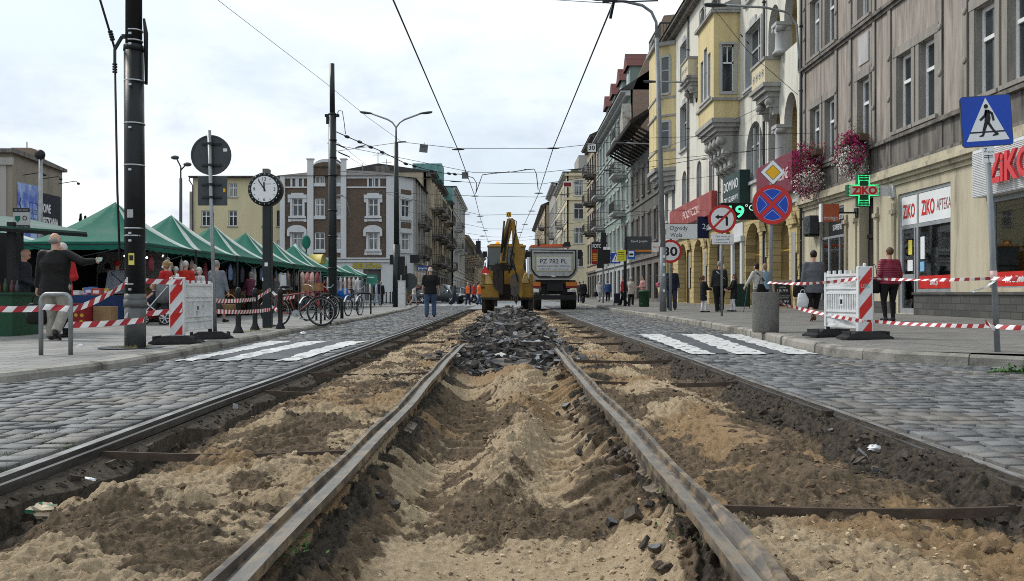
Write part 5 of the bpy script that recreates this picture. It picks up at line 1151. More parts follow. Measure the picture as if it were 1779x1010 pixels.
def hoop(c,w,h,r,mat,label,group=None,ang=0,cat='bike rack'):
 d=V((math.cos(ang),math.sin(ang),0));pts=[c-d*w/2]
 for i in range(9):
  a=math.pi-math.pi/2*i/8;pts.append(c-d*(w/2-.09)+d*.09*math.cos(a)+V((0,0,h-.09+.09*math.sin(a))))
 for i in range(9):
  a=math.pi/2-math.pi/2*i/8;pts.append(c+d*(w/2-.09)+d*.09*math.cos(a)+V((0,0,h-.09+.09*math.sin(a))))
 pts.append(c+d*w/2);mb=MB();mb.tube(pts,r,12)
 return tag(mb.build('bike_rack',mat,base=c),label,cat,group)
hoop(gp(97,10.5),.36,.74,.027,M_steel,'galvanised bike hoop in front of the man in the leather jacket')
def barrier(label,p0,p1,z0,post_w,flip,ks=1.0):
 """p0: near end with striped board, p1: far end (ground points)"""
 t=thing('street_barrier',label,'barrier',p0)
 d=(p1-p0);d.z=0;L=d.length;d.normalize();n=V((-d.y,d.x,0))
 def frm(u,w,z):return p0+d*u+n*w+V((0,0,z if z<=z0 else z0+(z-z0)*ks))
 def bx(mb,u0,u1,w0,w1,z0_,z1_,m=0):
  vs=[frm(u,w,z)for z in(z0_,z1_)for(u,w)in((u0,w0),(u1,w0),(u1,w1),(u0,w1))]
  mb.add(vs,[(0,3,2,1),(4,5,6,7),(0,1,5,4),(1,2,6,5),(2,3,7,6),(3,0,4,7)],m)
 mb=MB();u0,u1=.14,L+.02
 for(a,b)in((.86,.90),(.66,.70),(.58,.62),(.30,.34),(.22,.25),(.06,.09)):bx(mb,u0,u1,-.028,.028,z0+a,z0+b)
 bx(mb,u0,u1,-.012,.012,z0+.70,z0+.86);bx(mb,u0,u1,-.012,.012,z0+.09,z0+.22);bx(mb,u0,u1,-.004,.004,z0+.34,z0+.58)
 bx(mb,u0,u1,-.008,.008,z0+.06,z0+.90)
 k=int((u1-u0)/.055)
 for i in range(k+1):u=u0+(u1-u0)*i/k;bx(mb,u-.011,u+.011,-.024,.024,z0+.34,z0+.58)
 for i in range(6):u=u0+.08+(u1-u0-.16)*i/5;bx(mb,u-.018,u+.018,-.02,.02,z0+.90,z0+.955);bx(mb,u-.02,u+.02,-.016,.016,z0+.75,z0+.80);bx(mb,u-.02,u+.02,-.016,.016,z0+.13,z0+.17)
 bx(mb,(u0+u1)/2-.05,(u0+u1)/2+.05,-.03,.03,z0+.40,z0+.54);bx(mb,u0-.0,u0+.04,-.03,.03,z0+.06,z0+.90);bx(mb,u1-.04,u1,-.03,.03,z0+.06,z0+.93);bx(mb,u1-.06,u1-.0,-.02,.02,.06,z0+.06)
 mb.build('panel',M_white,t)
 sl=MB()
 for s in(-1,1):bx(sl,(u0+u1)/2-.025,(u0+u1)/2+.025,s*.031 if s>0 else-.034,.034 if s>0 else-.031,z0+.43,z0+.5)
 sl.build('slot',M_ink,t)
 W=post_w;zb,zt=p0.z+z0+.0,p0.z+z0+1.0*ks;c=frm(.06,0,0);x0,x1=c.x-W/2,c.x+W/2;y=c.y
 mb=MB();mb.box((x0,y-.03,zb),(x1,y+.05,zt));mb.add([(x0+.02,y-.02,zb),(x1-.02,y-.02,zb),(c.x+.03,y-.02,zb-.1),(c.x-.03,y-.02,zb-.1),(x0+.02,y+.04,zb),(x1-.02,y+.04,zb),(c.x+.03,y+.04,zb-.1),(c.x-.03,y+.04,zb-.1)],[(0,3,2,1),(4,5,6,7),(1,2,6,5),(0,4,7,3)]);mb.tube([(c.x+.0,y+.01,zt),(c.x,y+.01,zt+.05)],[.03,.022],8)
 pb=mb.build('striped_board',M_white,t,bevel=.008)
 st=MB();e=.018;ax,bx_=x0+e,x1-e;Wd=bx_-ax;q=y-.0335
 def clip(poly,lo,hi):
  out=[]
  for side,lim in((1,hi),(-1,lo)):
   out=[]
   for i in range(len(poly)):
    p,r_=poly[i],poly[(i+1)%len(poly)];a=side*(lim-p[1])>=0;b=side*(lim-r_[1])>=0
    if a:out.append(p)
    if a!=b:
     f=(lim-p[1])/(r_[1]-p[1]);out.append((p[0]+(r_[0]-p[0])*f,lim))
   poly=out
   if not poly:return[]
  return poly
 z=zb-.25+.02;per=.40*ks;hw=.20*ks
 while z<zt:
  sl_=Wd*1.25
  P_=[(ax,z),(bx_,z+sl_),(bx_,z+sl_+hw),(ax,z+hw)]
  P_=clip(P_,zb+e,zt-e)
  if len(P_)>2:st.add([(p[0],q,p[1])for p in P_],[tuple(range(len(P_)))])
  z+=per
 st.build('red_stripe',M_red,pb)
 if flip:
  gr=MB();gr.text('LEEK',(c.x,q-.002,zt-.32),XU,ZU,.06,0,.13);gr.build('graffiti',pm('teal_scribble',(.15,.5,.45)),pb)
 for nm,u,ang in(('near',.06,.1),('far',L-.03,.35)):
  q_=frm(u,0,0);fm_=MB();ca,sa=math.cos(ang),math.sin(ang);ex=V((ca,sa,0));ey=V((-sa,ca,0));w2,l2=.36,.17
  lo=[q_+ex*a*w2+ey*b*l2+V((0,0,.004))for a,b in((-1,-1),(1,-1),(1,1),(-1,1))];lo2=[p+V((0,0,.03))for p in lo];hi_=[q_+ex*a*w2*.5+ey*b*l2*.8+V((0,0,.12))for a,b in((-1,-1),(1,-1),(1,1),(-1,1))]
  fm_.add(lo+lo2+hi_,[(3,2,1,0),(0,1,5,4),(1,2,6,5),(2,3,7,6),(3,0,4,7),(4,5,9,8),(5,6,10,9),(6,7,11,10),(7,4,8,11),(8,9,10,11)])
  for k in(-.3,-.1,.1,.3):fm_.bar(q_+ex*k-ey*l2*.85+V((0,0,.07)),q_+ex*k*.9+ey*l2*.85+V((0,0,.07)),.02,.1)
  fm_.bar(q_+V((0,0,.11)),q_+V((0,0,.2)),.05,.05,up=(0,1,0))
  fm_.build('rubber_foot',M_rubber,t)
 return t
barrier('white plastic barrier with red striped board beside the thick black pole',gp(305,12.6),gp(366,14.1),.12,.215,False,.86)
barrier('leaning white plastic barrier with red striped board and graffiti near the pharmacy',gp(1507,12.75),gp(1436,13.7),.10,.222,True,.98)
c=gp(374,14.2);tp=V((c.x-.10,c.y,3.5))
t=thing('road_sign','back of a round and a square road sign on one grey pole','road sign',c)
mb=MB();mb.tube([c,tp],.032,10);mb.build('post',M_steel,t)
x=c.x-.085;mb=MB();mb.disc((x,c.y+.05,3.10),XU,ZU,.33,.02);mb.ring((x,c.y+.028,3.10),XU,ZU,.31,.33);mb.build('round_plate',M_signback,t)
mb=MB();mb.box((x-.225,c.y+.05,2.27),(x+.265,c.y+.07,2.76));mb.build('square_plate',M_signback,t,bevel=.01)
mb=MB()
for z in(3.28,2.93,2.61,2.40):mb.box((x-.15,c.y+.02,z-.014),(x+.17,c.y+.05,z+.014));mb.box((x-.05,c.y-.035,z-.02),(x+.05,c.y+.03,z+.02))
mb.build('clamp',M_dark,t)
mb=MB();mb.box((x+.2,c.y+.046,3.16),(x+.265,c.y+.05,3.21));mb.box((x+.2,c.y+.046,2.49),(x+.235,c.y+.05,2.55),1);mb.build('inspection_sticker',[M_whitesign,M_yellow],t)
c=gp(465,19.0);cz=CH+(HY-330)*19/F
t=thing('street_clock','round black street clock showing five to twelve on a square dark post','clock',c)
mb=MB();mb.box((c.x-.095,c.y-.095,c.z),(c.x+.095,c.y+.095,cz-.33));mb.box((c.x-.06,c.y-.06,cz-.42),(c.x+.06,c.y+.06,cz-.3));mb.build('post',M_dark,t,bevel=.02)
cc=V((c.x-.035,c.y,cz));mb=MB();mb.lathe([(.30,-.13),(.355,-.13),(.37,-.10),(.37,.10),(.355,.13),(.30,.13)],cc,36,X=XU,Y=ZU,Z=(0,-1,0));mb.build('clock_case',M_black,t)
mb=MB();mb.disc(cc+V((0,-.135,0)),XU,ZU,.285,.01,0,36);mb.disc(cc+V((0,.145,0)),XU,ZU,.285,.01,0,36);y=cc.y-.1365
for tx,a in(('12',0),('3',90),('6',180),('9',270)):mb.text(tx,(cc.x+.222*math.sin(R(a)),y,cc.z+.222*math.cos(R(a))-.038),XU,ZU,.075,1,None,bold=.012)
for k in range(12):
 if k%3:
  a=R(30*k);d=V((math.sin(a),0,math.cos(a)));mb.bar(cc+d*.235+V((0,-.137,0)),cc+d*.265+V((0,-.137,0)),.014,.003,1,up=(0,1,0))
mb.text('POLTIK',(cc.x+.07,y,cc.z+.10),XU,ZU,.022,1,.16)
mb.build('dial',[M_whitesign,M_ink],t)
def hand(a,L,w,nm):
 d=V((math.sin(R(a)),0,math.cos(R(a))));mb=MB();mb.bar(cc-d*.05+V((0,-.145,0)),cc+d*L+V((0,-.145,0)),w,.005,up=(0,1,0));mb.build(nm,M_ink,t)
hand(-33,.235,.020,'minute_hand');hand(-3,.155,.028,'hour_hand')
mb=MB()
for k in range(20):
 a=R(18*k);
 if 40<(18*k)%360<320 or True:mb.ell(cc+V((.328*math.sin(a),-.134,.328*math.cos(a))),.011,0,6,4)
mb.build('rim_stud',M_whitesign,t)
mb=MB();mb.box((c.x-.04,c.y-.099,1.42),(c.x+.03,c.y-.096,1.5));mb.box((c.x-.095,c.y-.099,1.1),(c.x-.07,c.y-.096,1.17));mb.build('sticker',M_whitesign,t)
for i,(px,d,lb)in enumerate(((414,16.3,'the striped barrier'),(443,17.7,'the dark leaning clock post'),(487,18.3,'the wheel of the first bicycle'))):
 c=gp(px,d);mb=MB();mb.lathe([(.10,0),(.10,.02),(.065,.1),(.05,.14),(.05,.72),(.06,.74),(.06,.78),(.045,.84),(.02,.87)],c,14)
 tag(mb.build('bollard',M_black,base=c),'black iron bollard next to %s'%lb,'bollard','black bollards along the market kerb')
hoop(gp(566,20.6),.42,.72,.024,M_black,'black bike hoop under the leaning bicycle near the bollards',ang=1.2)
hoop(gp(652,21.5+.0)if False else gp(557,24.6),.5,.75,.03,M_black,'black bike hoop beside the bicycle with a crate',ang=1.3)
hoop(gp(633,32),.5,.78,.03,M_black,'black bike hoop between the far bicycle and the cabinet',ang=.5)
hoop(gp(586,26.2),.28,.62,.05,M_dark,'thick dark loop guard at the foot of the tall pole',ang=0,cat='guard')
c=gp(578,27)
t=thing('traction_pole','tall dark tapered traction pole carrying the feeder cable in the market','pole',c)
mb=MB();zj=CH+(HY-200)*27/F;zt=CH+(HY-111)*27/F
mb.tube([c,V((c.x-.01,c.y,zj))],[.135,.12],18);mb.build('shaft',M_dark,t)
mb=MB();mb.tube([V((c.x-.01,c.y,zj)),V((c.x-.02,c.y,zt))],[.085,.075],14);mb.tube([V((c.x-.01,c.y,zj-.02)),V((c.x-.01,c.y,zj+.05))],.125,16);mb.build('upper_shaft',M_dark,t)
mb=MB();mb.box((c.x-.24,c.y-.05,zj-.06),(c.x+.2,c.y+.05,zj+.02));mb.box((c.x-.2,c.y-.04,zj-.28),(c.x-.12,c.y+.04,zj-.06));mb.build('bracket',M_black,t)
for z in(1.6,2.6,3.4,5.05,5.6,4.5):mb=MB();mb.tube([V((c.x-.0,c.y,z)),V((c.x,c.y,z+.05))],.142 if z<5 else.128,16);mb.build('clamp_band',M_black,t)
mb=MB();zc=CH+(HY-196)*27/F;mb.tube([V((c.x+.12,c.y,zj+.0)),V((c.x+.2,c.y,zj+.15)),V((c.x+.3,c.y,zj+.12)),V((c.x+.36,c.y,zj-.25)),V((c.x+.4,c.y,zj-.6))],.012,5);mb.build('jumper_cable',M_wire,t)
def cobra(mb,p,d,L=.75,m=0):
 """luminaire head along direction d"""
 d=V(d).normalized();s=d.cross(V((0,0,1))).normalized();u=s.cross(d)
 vs=[]
 prof_=((0,.05,.05,.03),(.25,.1,.07,.05),(.6,.15,.07,.08),(.9,.14,.05,.07),(1,.07,.02,.02))
 for(t_,w_,up_,dn)in prof_:q=p+d*L*t_;vs+=[q-s*w_*.7+u*up_*.6,q+u*up_,q+s*w_*.7+u*up_*.6,q+s*w_-u*.01,q+s*w_*.6-u*dn,q-s*w_*.6-u*dn,q-s*w_-u*.01]
 n=7;fs=[(k*n+i,k*n+(i+1)%n,(k+1)*n+(i+1)%n,(k+1)*n+i)for k in range(4)for i in range(n)]+[tuple(range(n)),tuple(range(4*n,5*n))[::-1]]
 mb.add(vs,fs,m,True)
c=gp(689,52);k=52/F
def z_(py,d):return CH+(HY-py)*d/F
t=thing('street_lamp','tall double armed street lamp on a dark two stage mast past the market','street lamp',c)
mb=MB();mb.tube([c,V((c.x,c.y,z_(425,52)))],[.24,.22],14);mb.tube([V((c.x,c.y,z_(425,52))),V((c.x-.03,c.y,z_(247,52)))],[.17,.13],14);mb.build('mast',M_dark,t)
mb=MB()
for s in(-1,1):
 mb.tube([V((c.x-.03,c.y,z_(247,52))),V((c.x-.03,c.y,z_(222,52))),V((c.x-.03+s*.22,c.y,z_(213,52))),V((c.x-.03+s*.5,c.y,z_(208,52))),V((c.x-.03+s*1.45,c.y,z_(198,52)))],.055,8)
mb.build('arm',M_steel,t)
for s in(-1,1):mb=MB();cobra(mb,V((c.x-.03+s*1.4,c.y,z_(198,52))),(s,0,.16),.8);mb.build('lamp_head',M_signback,t)
mb=MB();mb.box((c.x+.15,c.y-.2,z_(478,52)),(c.x+.5,c.y+.1,z_(446,52)));mb.box((c.x-.4,c.y-.1,z_(460,52)),(c.x-.15,c.y+.1,z_(443,52)));mb.bar((c.x-.3,c.y,z_(452,52)),(c.x+.3,c.y,z_(452,52)),.06,.06);mb.build('signal_box',M_black,t)
c=gp(314,45);t=thing('street_lamp','slim far street lamp with two short arms rising above the tents','street lamp',c)
mb=MB();mb.tube([c,V((c.x,c.y,z_(310,45)))],.08,8);mb.tube([V((c.x,c.y,z_(310,45))),V((c.x,c.y,z_(290,45))),V((c.x-.15,c.y,z_(280,45))),V((c.x-.2,c.y,z_(276,45)))],.04,6);mb.tube([V((c.x,c.y,z_(296,45))),V((c.x+.25,c.y,z_(287,45)))],.04,6);mb.build('mast',M_signback,t)
for dx,py in((-.3,274),(.35,286)):mb=MB();mb.ell((c.x+dx,c.y,z_(py,45)),(.22,.16,.11));mb.build('lamp_head',M_signback,t)
c=V((-28.2,52,.02));t=thing('utility_pole','grey pole with a round loudspeaker in front of the billboard house','pole',c);zt=z_(262,52)
mb=MB();mb.tube([c,V((c.x,52,zt))],[.16,.1],10);mb.build('shaft',M_steel,t);mb=MB();mb.lathe([(.1,0),(.3,.05),(.3,.2),(.1,.24)],(c.x,51.8,zt-.25),14,X=XU,Y=ZU,Z=(0,1,0));mb.build('loudspeaker',M_ink,t)
c=V((-22.5,65,.02));mb=MB();mb.tube([c,V((c.x+.2,65,z_(370,65)))],[.14,.11],8);tag(mb.build('utility_pole',M_dark,base=c),'short dark pole top showing between tents before the cream house','pole')
c=gp(698,50);mb=MB();mb.box((c.x-.2,c.y-.2,c.z),(c.x+.2,c.y+.2,c.z+1.5));mb.box((c.x-.22,c.y-.22,c.z+1.5),(c.x+.22,c.y+.22,c.z+1.55));mb.box((c.x-.17,c.y-.205,c.z+.1),(c.x+.17,c.y-.2,c.z+.72));mb.box((c.x-.17,c.y-.205,c.z+.76),(c.x+.17,c.y-.2,c.z+1.42));tag(mb.build('utility_cabinet',M_white,base=c,bevel=.01),'pale utility cabinet at the foot of the double lamp','cabinet')
def simple_sign(label,px,d,plates,ptop,cat='road sign',postr=.035,mat=None,base=None,name='road_sign'):
 c=base if base is not None else gp(px,d);t=thing(name,label,cat,c)
 mb=MB();mb.tube([c,V((c.x,c.y,ptop))],postr,10);mb.build('post',mat or M_greypole,t)
 return t,c
t,c=simple_sign('grey round sign back and dark signal on a slim post before the corner house',706,58,None,z_(446,58))
mb=MB();mb.disc((c.x+.2,c.y+.05,z_(489,58)),XU,ZU,.55,.03);mb.build('round_plate',M_signback,t);mb=MB();mb.box((c.x+.25,c.y-.1,z_(457,58)),(c.x+.85,c.y+.1,z_(443,58)));mb.box((c.x-.3,c.y-.15,z_(500,58)),(c.x+.05,c.y+.1,z_(462,58)));mb.build('signal_head',M_ink,t)
t,c=simple_sign('blue street direction board with an arrow at the corner of the side street',743,74,None,z_(455,74),'street sign',name='street_sign')
mb=MB();mb.box((c.x-.95,c.y-.05,z_(470,74)),(c.x+.1,c.y,z_(462,74)),0);mb.text('Jezycka',(c.x-.42,c.y-.06,z_(468,74)),XU,ZU,.2,1,.8);mb.build('name_plate',[pm('dark_blue_plate',(.02,.05,.16)),M_whitesign],t)
def bicycle():
 t=thing('bicycle','x','bicycle',(0,0,0),'bicycles parked on the market pavement')
 fm_,tm_,cm_=pm('bicycle_frame',(.25,.05,.04),.2,5,.4),M_rubber,M_steel
 r=.33;A=V((-.53,0,r));B=V((.53,0,r));bb=V((-.08,0,.28));st=V((-.25,0,.78));hd=V((.36,0,.80));hb=V((.40,0,.64))
 mb=MB()
 for p,q in((bb,st),(st+(bb-st)*.12,hd),(bb,hb),(A,bb),(A,st+(bb-st)*.1),(hd,hb)):mb.tube([p,q],.016,7)
 mb.build('frame',fm_,t)
 mb=MB()
 for s in(-.035,.035):mb.tube([hb,hb+V((.01,s,-.06)),B+V((0,s,0))],.011,6)
 mb.build('fork',fm_,t)
 for nm,p in(('w',A),('w',B)):
  mb=MB();n=28;mb.tube([p+V((math.cos(2*math.pi*i/n)*r,0,math.sin(2*math.pi*i/n)*r))for i in range(n+1)],.019,7,cap=False);w_=mb.build('wheel',tm_,t)
  mb=MB();mb.tube([p+V((math.cos(2*math.pi*i/n)*(r-.028),0,math.sin(2*math.pi*i/n)*(r-.028)))for i in range(n+1)],.01,5,cap=False);mb.tube([p+V((0,-.05,0)),p+V((0,.05,0))],.02,8)
  for i in range(18):a=2*math.pi*i/18;mb.bar(p+V((0,.02*(-1)**i,0)),p+V((math.cos(a)*(r-.03),0,math.sin(a)*(r-.03))),.003,.003)
  mb.build('rim',cm_,w_)
  mb=MB();a0,a1=(.55,2.7);m_=10
  P_=[p+V((math.cos(a0+(a1-a0)*i/m_)*(r+.04),0,math.sin(a0+(a1-a0)*i/m_)*(r+.04)))for i in range(m_+1)]
  mb.add([q+V((0,s,0))for q in P_ for s in(-.028,.028)],[(2*i,2*i+1,2*i+3,2*i+2)for i in range(m_)],0,True);mb.build('mudguard',M_white,t)
 mb=MB();hp=hd+V((-.02,0,.14));mb.tube([hd,hp],.014,6);mb.tube([hp+V((-.16,-.29,.06)),hp+V((-.03,-.24,.07)),hp+V((.03,-.1,.0)),hp+V((.03,.1,.0)),hp+V((-.03,.24,.07)),hp+V((-.16,.29,.06))],.012,6);mb.build('handlebar',cm_,t)
 mb=MB();mb.tube([st,st+V((-.03,0,.1))],.013,6);mb.ell(st+V((-.05,0,.13)),(.14,.075,.035));mb.build('saddle',M_ink,t)
 mb=MB();mb.tube([bb+V((0,-.06,0)),bb+V((0,.06,0))],.02,7);mb.disc(bb+V((0,-.05,0)),XU,ZU,.09,.006,0,18);mb.bar(bb+V((0,-.06,0)),bb+V((.12,-.07,-.12)),.02,.012);mb.bar(bb+V((0,.06,0)),bb+V((-.12,.07,.12)),.02,.012);mb.box((bb.x+.07,-.16,bb.z-.14),(bb.x+.17,-.07,bb.z-.115));mb.box((bb.x-.17,.07,bb.z+.11),(bb.x-.07,.16,bb.z+.135));mb.build('crank',cm_,t)
 mb=MB()
 for s in(-.06,.06):mb.bar(A+V((0,s,0)),A+V((.0,s,.4)),.008,.008);mb.bar(A+V((-.22,s,.4)),A+V((.28,s,.4)),.01,.01)
 for x_ in(-.2,0,.2):mb.bar(A+V((x_,-.06,.4)),A+V((x_,.06,.4)),.01,.01)
 mb.build('carrier',cm_,t)
 return t
b0=bicycle();sp=[]
c1=gp(520,20.0);c2=gp(556,24.8);c3=gp(615,30.0)
b1=dup(b0,c2,R(62),'dark bicycle with a wooden crate on its carrier beside the clock')
b2=dup(b0,c3,R(78),'dark bicycle standing alone past the tall traction pole seen from behind')
for b_ in(b1,b2):
 for k in COL.objects:
  if k.parent==b_ and k.name.split('.')[0]in('frame','fork'):k.material_slots[0].link='OBJECT';k.material_slots[0].material=M_black
b0.location=c1;b0.rotation_euler=(R(-9),0,R(28));b0['label']='red framed bicycle leaning away from the bollards, nearest the clock'
mb=MB();q=c2+V((-.12,-.38,.86))
for(a,b)in(((-.26,-.18,0),(.26,-.16,.2)),((-.26,.16,0),(.26,.18,.2)),((-.26,-.16,0),(-.24,.16,.2)),((.24,-.16,0),(.26,.16,.2)),((-.26,-.18,-.02),(.26,.18,0))):mb.box(q+V(a),q+V(b))
tag(mb.build('wooden_crate',pm('varnished_wood',(.24,.12,.05),.3,8,.6),base=q),'wooden crate fixed on the carrier of the dark bicycle','crate')
c=gp(1733,9.9);tp=at(1711,165,9.9)
t=thing('crossing_sign','tilted blue pedestrian crossing sign on a leaning grey pole near the pharmacy window','road sign',c)
d_=(tp-c).normalized();zx=V((math.cos(R(4)),0,math.sin(R(4))));zy=V((-math.sin(R(4)),0,math.cos(R(4))))
mb=MB();mb.tube([c,c+(tp-c)*.78],.032,12);mb.build('post',M_greypole,t)
q=at(1709.5,212,9.9)+V((0,-.055,0));s=.29
mb=MB();mb.prism([(-s+.03,-s),(s-.03,-s),(s,-s+.03),(s,s-.03),(s-.03,s),(-s+.03,s),(-s,s-.03),(-s,-s+.03)],q,zx,zy,.02,0)
def onp(mb,poly,m,lift):mb.add([q+zx*p[0]+zy*p[1]+V((0,-lift,0))for p in poly],[tuple(range(len(poly)))],m)
b_=s-.008
onp(mb,[(-b_,-b_),(b_,-b_),(b_,b_),(-b_,b_)],1,.0015)
onp(mb,[(-.245,-.225),(.245,-.225),(.0,.265)],2,.003)
onp(mb,[(-.20,-.135),(.20,-.135),(.192,-.118),(-.192,-.118)],3,.0045)
n_=14;onp(mb,[(.0+.024*math.cos(6.283*i/n_),.165+.026*math.sin(6.283*i/n_))for i in range(n_)],3,.006)
for P_ in([(-.015,.13),(.03,.125),(.045,.03),(.03,-.03),(-.03,-.02),(-.02,.05)],[(-.012,.125),(-.03,.07),(-.085,.02),(-.068,-.002),(-.008,.05),(.01,.11)],[(.02,.128),(.075,.09),(.09,.0),(.066,-.005),(.052,.07),(.02,.09)],[(-.03,-.02),(.012,-.03),(-.018,-.1),(-.045,-.175),(-.095,-.18),(-.095,-.165),(-.065,-.155),(-.052,-.09)],[(-.005,-.02),(.035,-.025),(.075,-.1),(.125,-.15),(.12,-.17),(.055,-.178),(.055,-.165),(.082,-.15),(.04,-.09)]):onp(mb,P_,3,.006)
mb.build('plate',[M_signback,M_blue,M_whitesign,M_ink],t)
q=at(1713,270,9.9)+V((0,-.05,0));mb=MB();mb.prism([(-.068,-.09),(.068,-.09),(.068,.09),(-.068,.09)],q,zx,zy,.012,0);mb.text('Z',q+zx*-.05+zy*.03+V((0,-.003,0)),zx,zy,.045,1,None,'L');mb.text('05/18',q+zx*.03+zy*.02+V((0,-.003,0)),zx,zy,.018,1,.06)
for(a,b)in(((-.05,-.01),(.05,-.01)),((0,-.01),(0,-.08)),((-.05,-.03),(.05,-.03))):mb.bar(q+zx*a[0]+zy*a[1]+V((0,-.003,0)),q+zx*b[0]+zy*b[1]+V((0,-.003,0)),.006,.003,1,up=(0,1,0))
mb.build('small_plate',[M_whitesign,M_ink],t)
mb=MB();kz=c+(tp-c)*.295;mb.tube([kz-d_*.06,kz+d_*.06],.038,12);mb.build('tape_wrap',pm('faded_tape',(.6,.4,.38),.3,20,.6),t)
c=gp(1330,15.5);t=thing('concrete_planter','grey round concrete planter at the kerb by the crossing','planter',c)
mb=MB();h=.72
mb.lathe([(.215,0),(.232,.03),(.235,.3),(.240,h-.02),(.236,h),(.19,h),(.185,h-.06),(.0,h-.06)],c,40)
mb.build('tub',pm('exposed_aggregate_concrete',(.14,.136,.125),.35,45,.9,bump=.5,bscale=60,col2=(.10,.098,.088),c2=(.48,.68),s2=3),t)
c2_=c+V((.10,.02,h-.06))
t=thing('road_sign','no stopping disc under a yellow priority diamond on a pole in the planter','road sign',c2_)
xs_=at(1341,356,15.5).x;mb=MB();mb.tube([c2_,V((xs_,c2_.y,3.2))],.03,10);mb.build('post',M_greypole,t)
q=V((xs_,c2_.y-.05,z_(356,15.5)));mb=MB();r_=.36;mb.disc(q,XU,ZU,r_,.02,3,48)
def at2(mb,fn,m,l,n=48):mb.add([q+V((p[0],-l,p[1]))for p in fn],[tuple(range(len(fn)))],m)
at2(mb,[(r_*.985*math.cos(6.2832*i/48),r_*.985*math.sin(6.2832*i/48))for i in range(48)],0,.001)
at2(mb,[(r_*.79*math.cos(6.2832*i/48),r_*.79*math.sin(6.2832*i/48))for i in range(48)],1,.002)
for k in range(4):
 a0=R(90*k+45);m0=R(90*k+90)
 ri_,ro_=.09,.285
 arc=[(ro_*math.cos(a0+R(90)*(.12+.76*i/12)),ro_*math.sin(a0+R(90)*(.12+.76*i/12)))for i in range(13)]
 at2(mb,[(ri_*math.cos(m0),ri_*math.sin(m0))]+arc,2,.0035)
 arc2=[((ro_-.008)*math.cos(a0+R(90)*(.14+.72*i/12)),(ro_-.008)*math.sin(a0+R(90)*(.14+.72*i/12)))for i in range(13)]
 at2(mb,[((ri_+.012)*math.cos(m0),(ri_+.012)*math.sin(m0))]+arc2,1,.005)
for sgn in(1,-1):
 w_=.035;d1=V((math.cos(R(45*sgn)),0,math.sin(R(45*sgn))));n1_=V((-d1.z,0,d1.x));L_=r_*.80
 mb.add([q+d1*a*L_+n1_*b*w_+V((0,-.0028-(.0003*sgn),0))for a,b in((-1,-1),(1,-1),(1,1),(-1,1))],[(0,1,2,3)],0)
mb.build('no_stopping_disc',[M_red,M_blue,pm('pale_sign_outline',(.5,.45,.6)),M_signback],t)
q=V((xs_+.01,c2_.y-.05,z_(300,15.5)));mb=MB();s=.225
for k,(f,m,l)in enumerate(((1,3,0),(.97,0,.0015),(.62,2,.003),(.57,1,.0045))):
 P_=[(s*f,0),(0,s*f),(-s*f,0),(0,-s*f)]
 if k==0:mb.prism(P_,q,XU,ZU,.02,3)
 else:mb.add([q+V((p[0],-l,p[1]))for p in P_],[(0,1,2,3)],m)
mb.build('priority_diamond',[M_whitesign,M_yellow,M_ink,M_signback],t)
t,c=simple_sign('no left turn disc with a small text plate on a slim grey pole',1254,25.5,None,z_(358,25.5))
q=V((c.x,c.y-.05,z_(381,25.5)));mb=MB();r_=.42;mb.disc(q,XU,ZU,r_,.02,3,40)
at2(mb,[(r_*.985*math.cos(6.2832*i/40),r_*.985*math.sin(6.2832*i/40))for i in range(40)],0,.001);at2(mb,[(r_*.80*math.cos(6.2832*i/40),r_*.80*math.sin(6.2832*i/40))for i in range(40)],1,.002)
for P_ in([(.10,-.20),(.17,-.20),(.17,.03),(.155,.07),(.12,.09),(-.10,.09),(-.10,.03),(.08,.03),(.10,.01)],[(-.10,.135),(-.10,-.015),(-.22,.06)]):at2(mb,P_,2,.0035)
d1=V((.707,0,.707));n1_=V((-.707,0,.707));mb.add([q+d1*a*r_*.82+n1_*b*.032+V((0,-.005,0))for a,b in((-1,-1),(1,-1),(1,1),(-1,1))],[(0,1,2,3)],0)
mb.build('no_left_turn_disc',[M_red,M_whitesign,M_ink,M_signback],t)
q=V((c.x+.02,c.y-.05,z_(416,25.5)));mb=MB();mb.box((q.x-.32,q.y,q.z-.15),(q.x+.32,q.y+.02,q.z+.15));
for k,(tx,w_)in enumerate((('Nie dotyczy',.42),('pojazdow MPK',.4),('i rowerow w godz. 5-21',.54))):mb.text(tx,(q.x,q.y-.002,q.z+.06-.09*k),XU,ZU,.05,1,w_)
mb.build('text_plate',[M_whitesign,M_ink],t)
t,c=simple_sign('white direction board for two districts above a thirty speed limit disc',1165,34,None,z_(390,34),postr=.05)
q=V((at(1180,402,34).x,c.y-.06,z_(402.5,34)));mb=MB();w2,h2=.72,.31;mb.box((q.x-w2,q.y,q.z-h2),(q.x+w2,q.y+.03,q.z+h2),1);mb.box((q.x-w2+.02,q.y-.003,q.z-h2+.02),(q.x+w2-.02,q.y,q.z+h2-.02),0)
mb.text('Ogrody',(q.x-.38,q.y-.006,q.z+.05),XU,ZU,.17,1,.70,'L');mb.text('Wola',(q.x-.36,q.y-.006,q.z-.22),XU,ZU,.17,1,.46,'L');mb.box((q.x-.64,q.y-.006,q.z-.12),(q.x-.52,q.y-.003,q.z+.10),2);mb.build('direction_board',[M_whitesign,M_ink,pm('olive_tile',(.35,.36,.06))],t)
q=V((c.x-.02,c.y-.06,z_(437,34)));mb=MB();r_=.46;mb.disc(q,XU,ZU,r_,.02,3,36);at2(mb,[(r_*.985*math.cos(6.2832*i/36),r_*.985*math.sin(6.2832*i/36))for i in range(36)],0,.001);at2(mb,[(r_*.79*math.cos(6.2832*i/36),r_*.79*math.sin(6.2832*i/36))for i in range(36)],1,.002);mb.text('30',(q.x,q.y-.004,q.z-.17),XU,ZU,.34,2,.56,bold=.03);mb.build('speed_limit_disc',[M_red,M_whitesign,M_ink,M_signback],t)
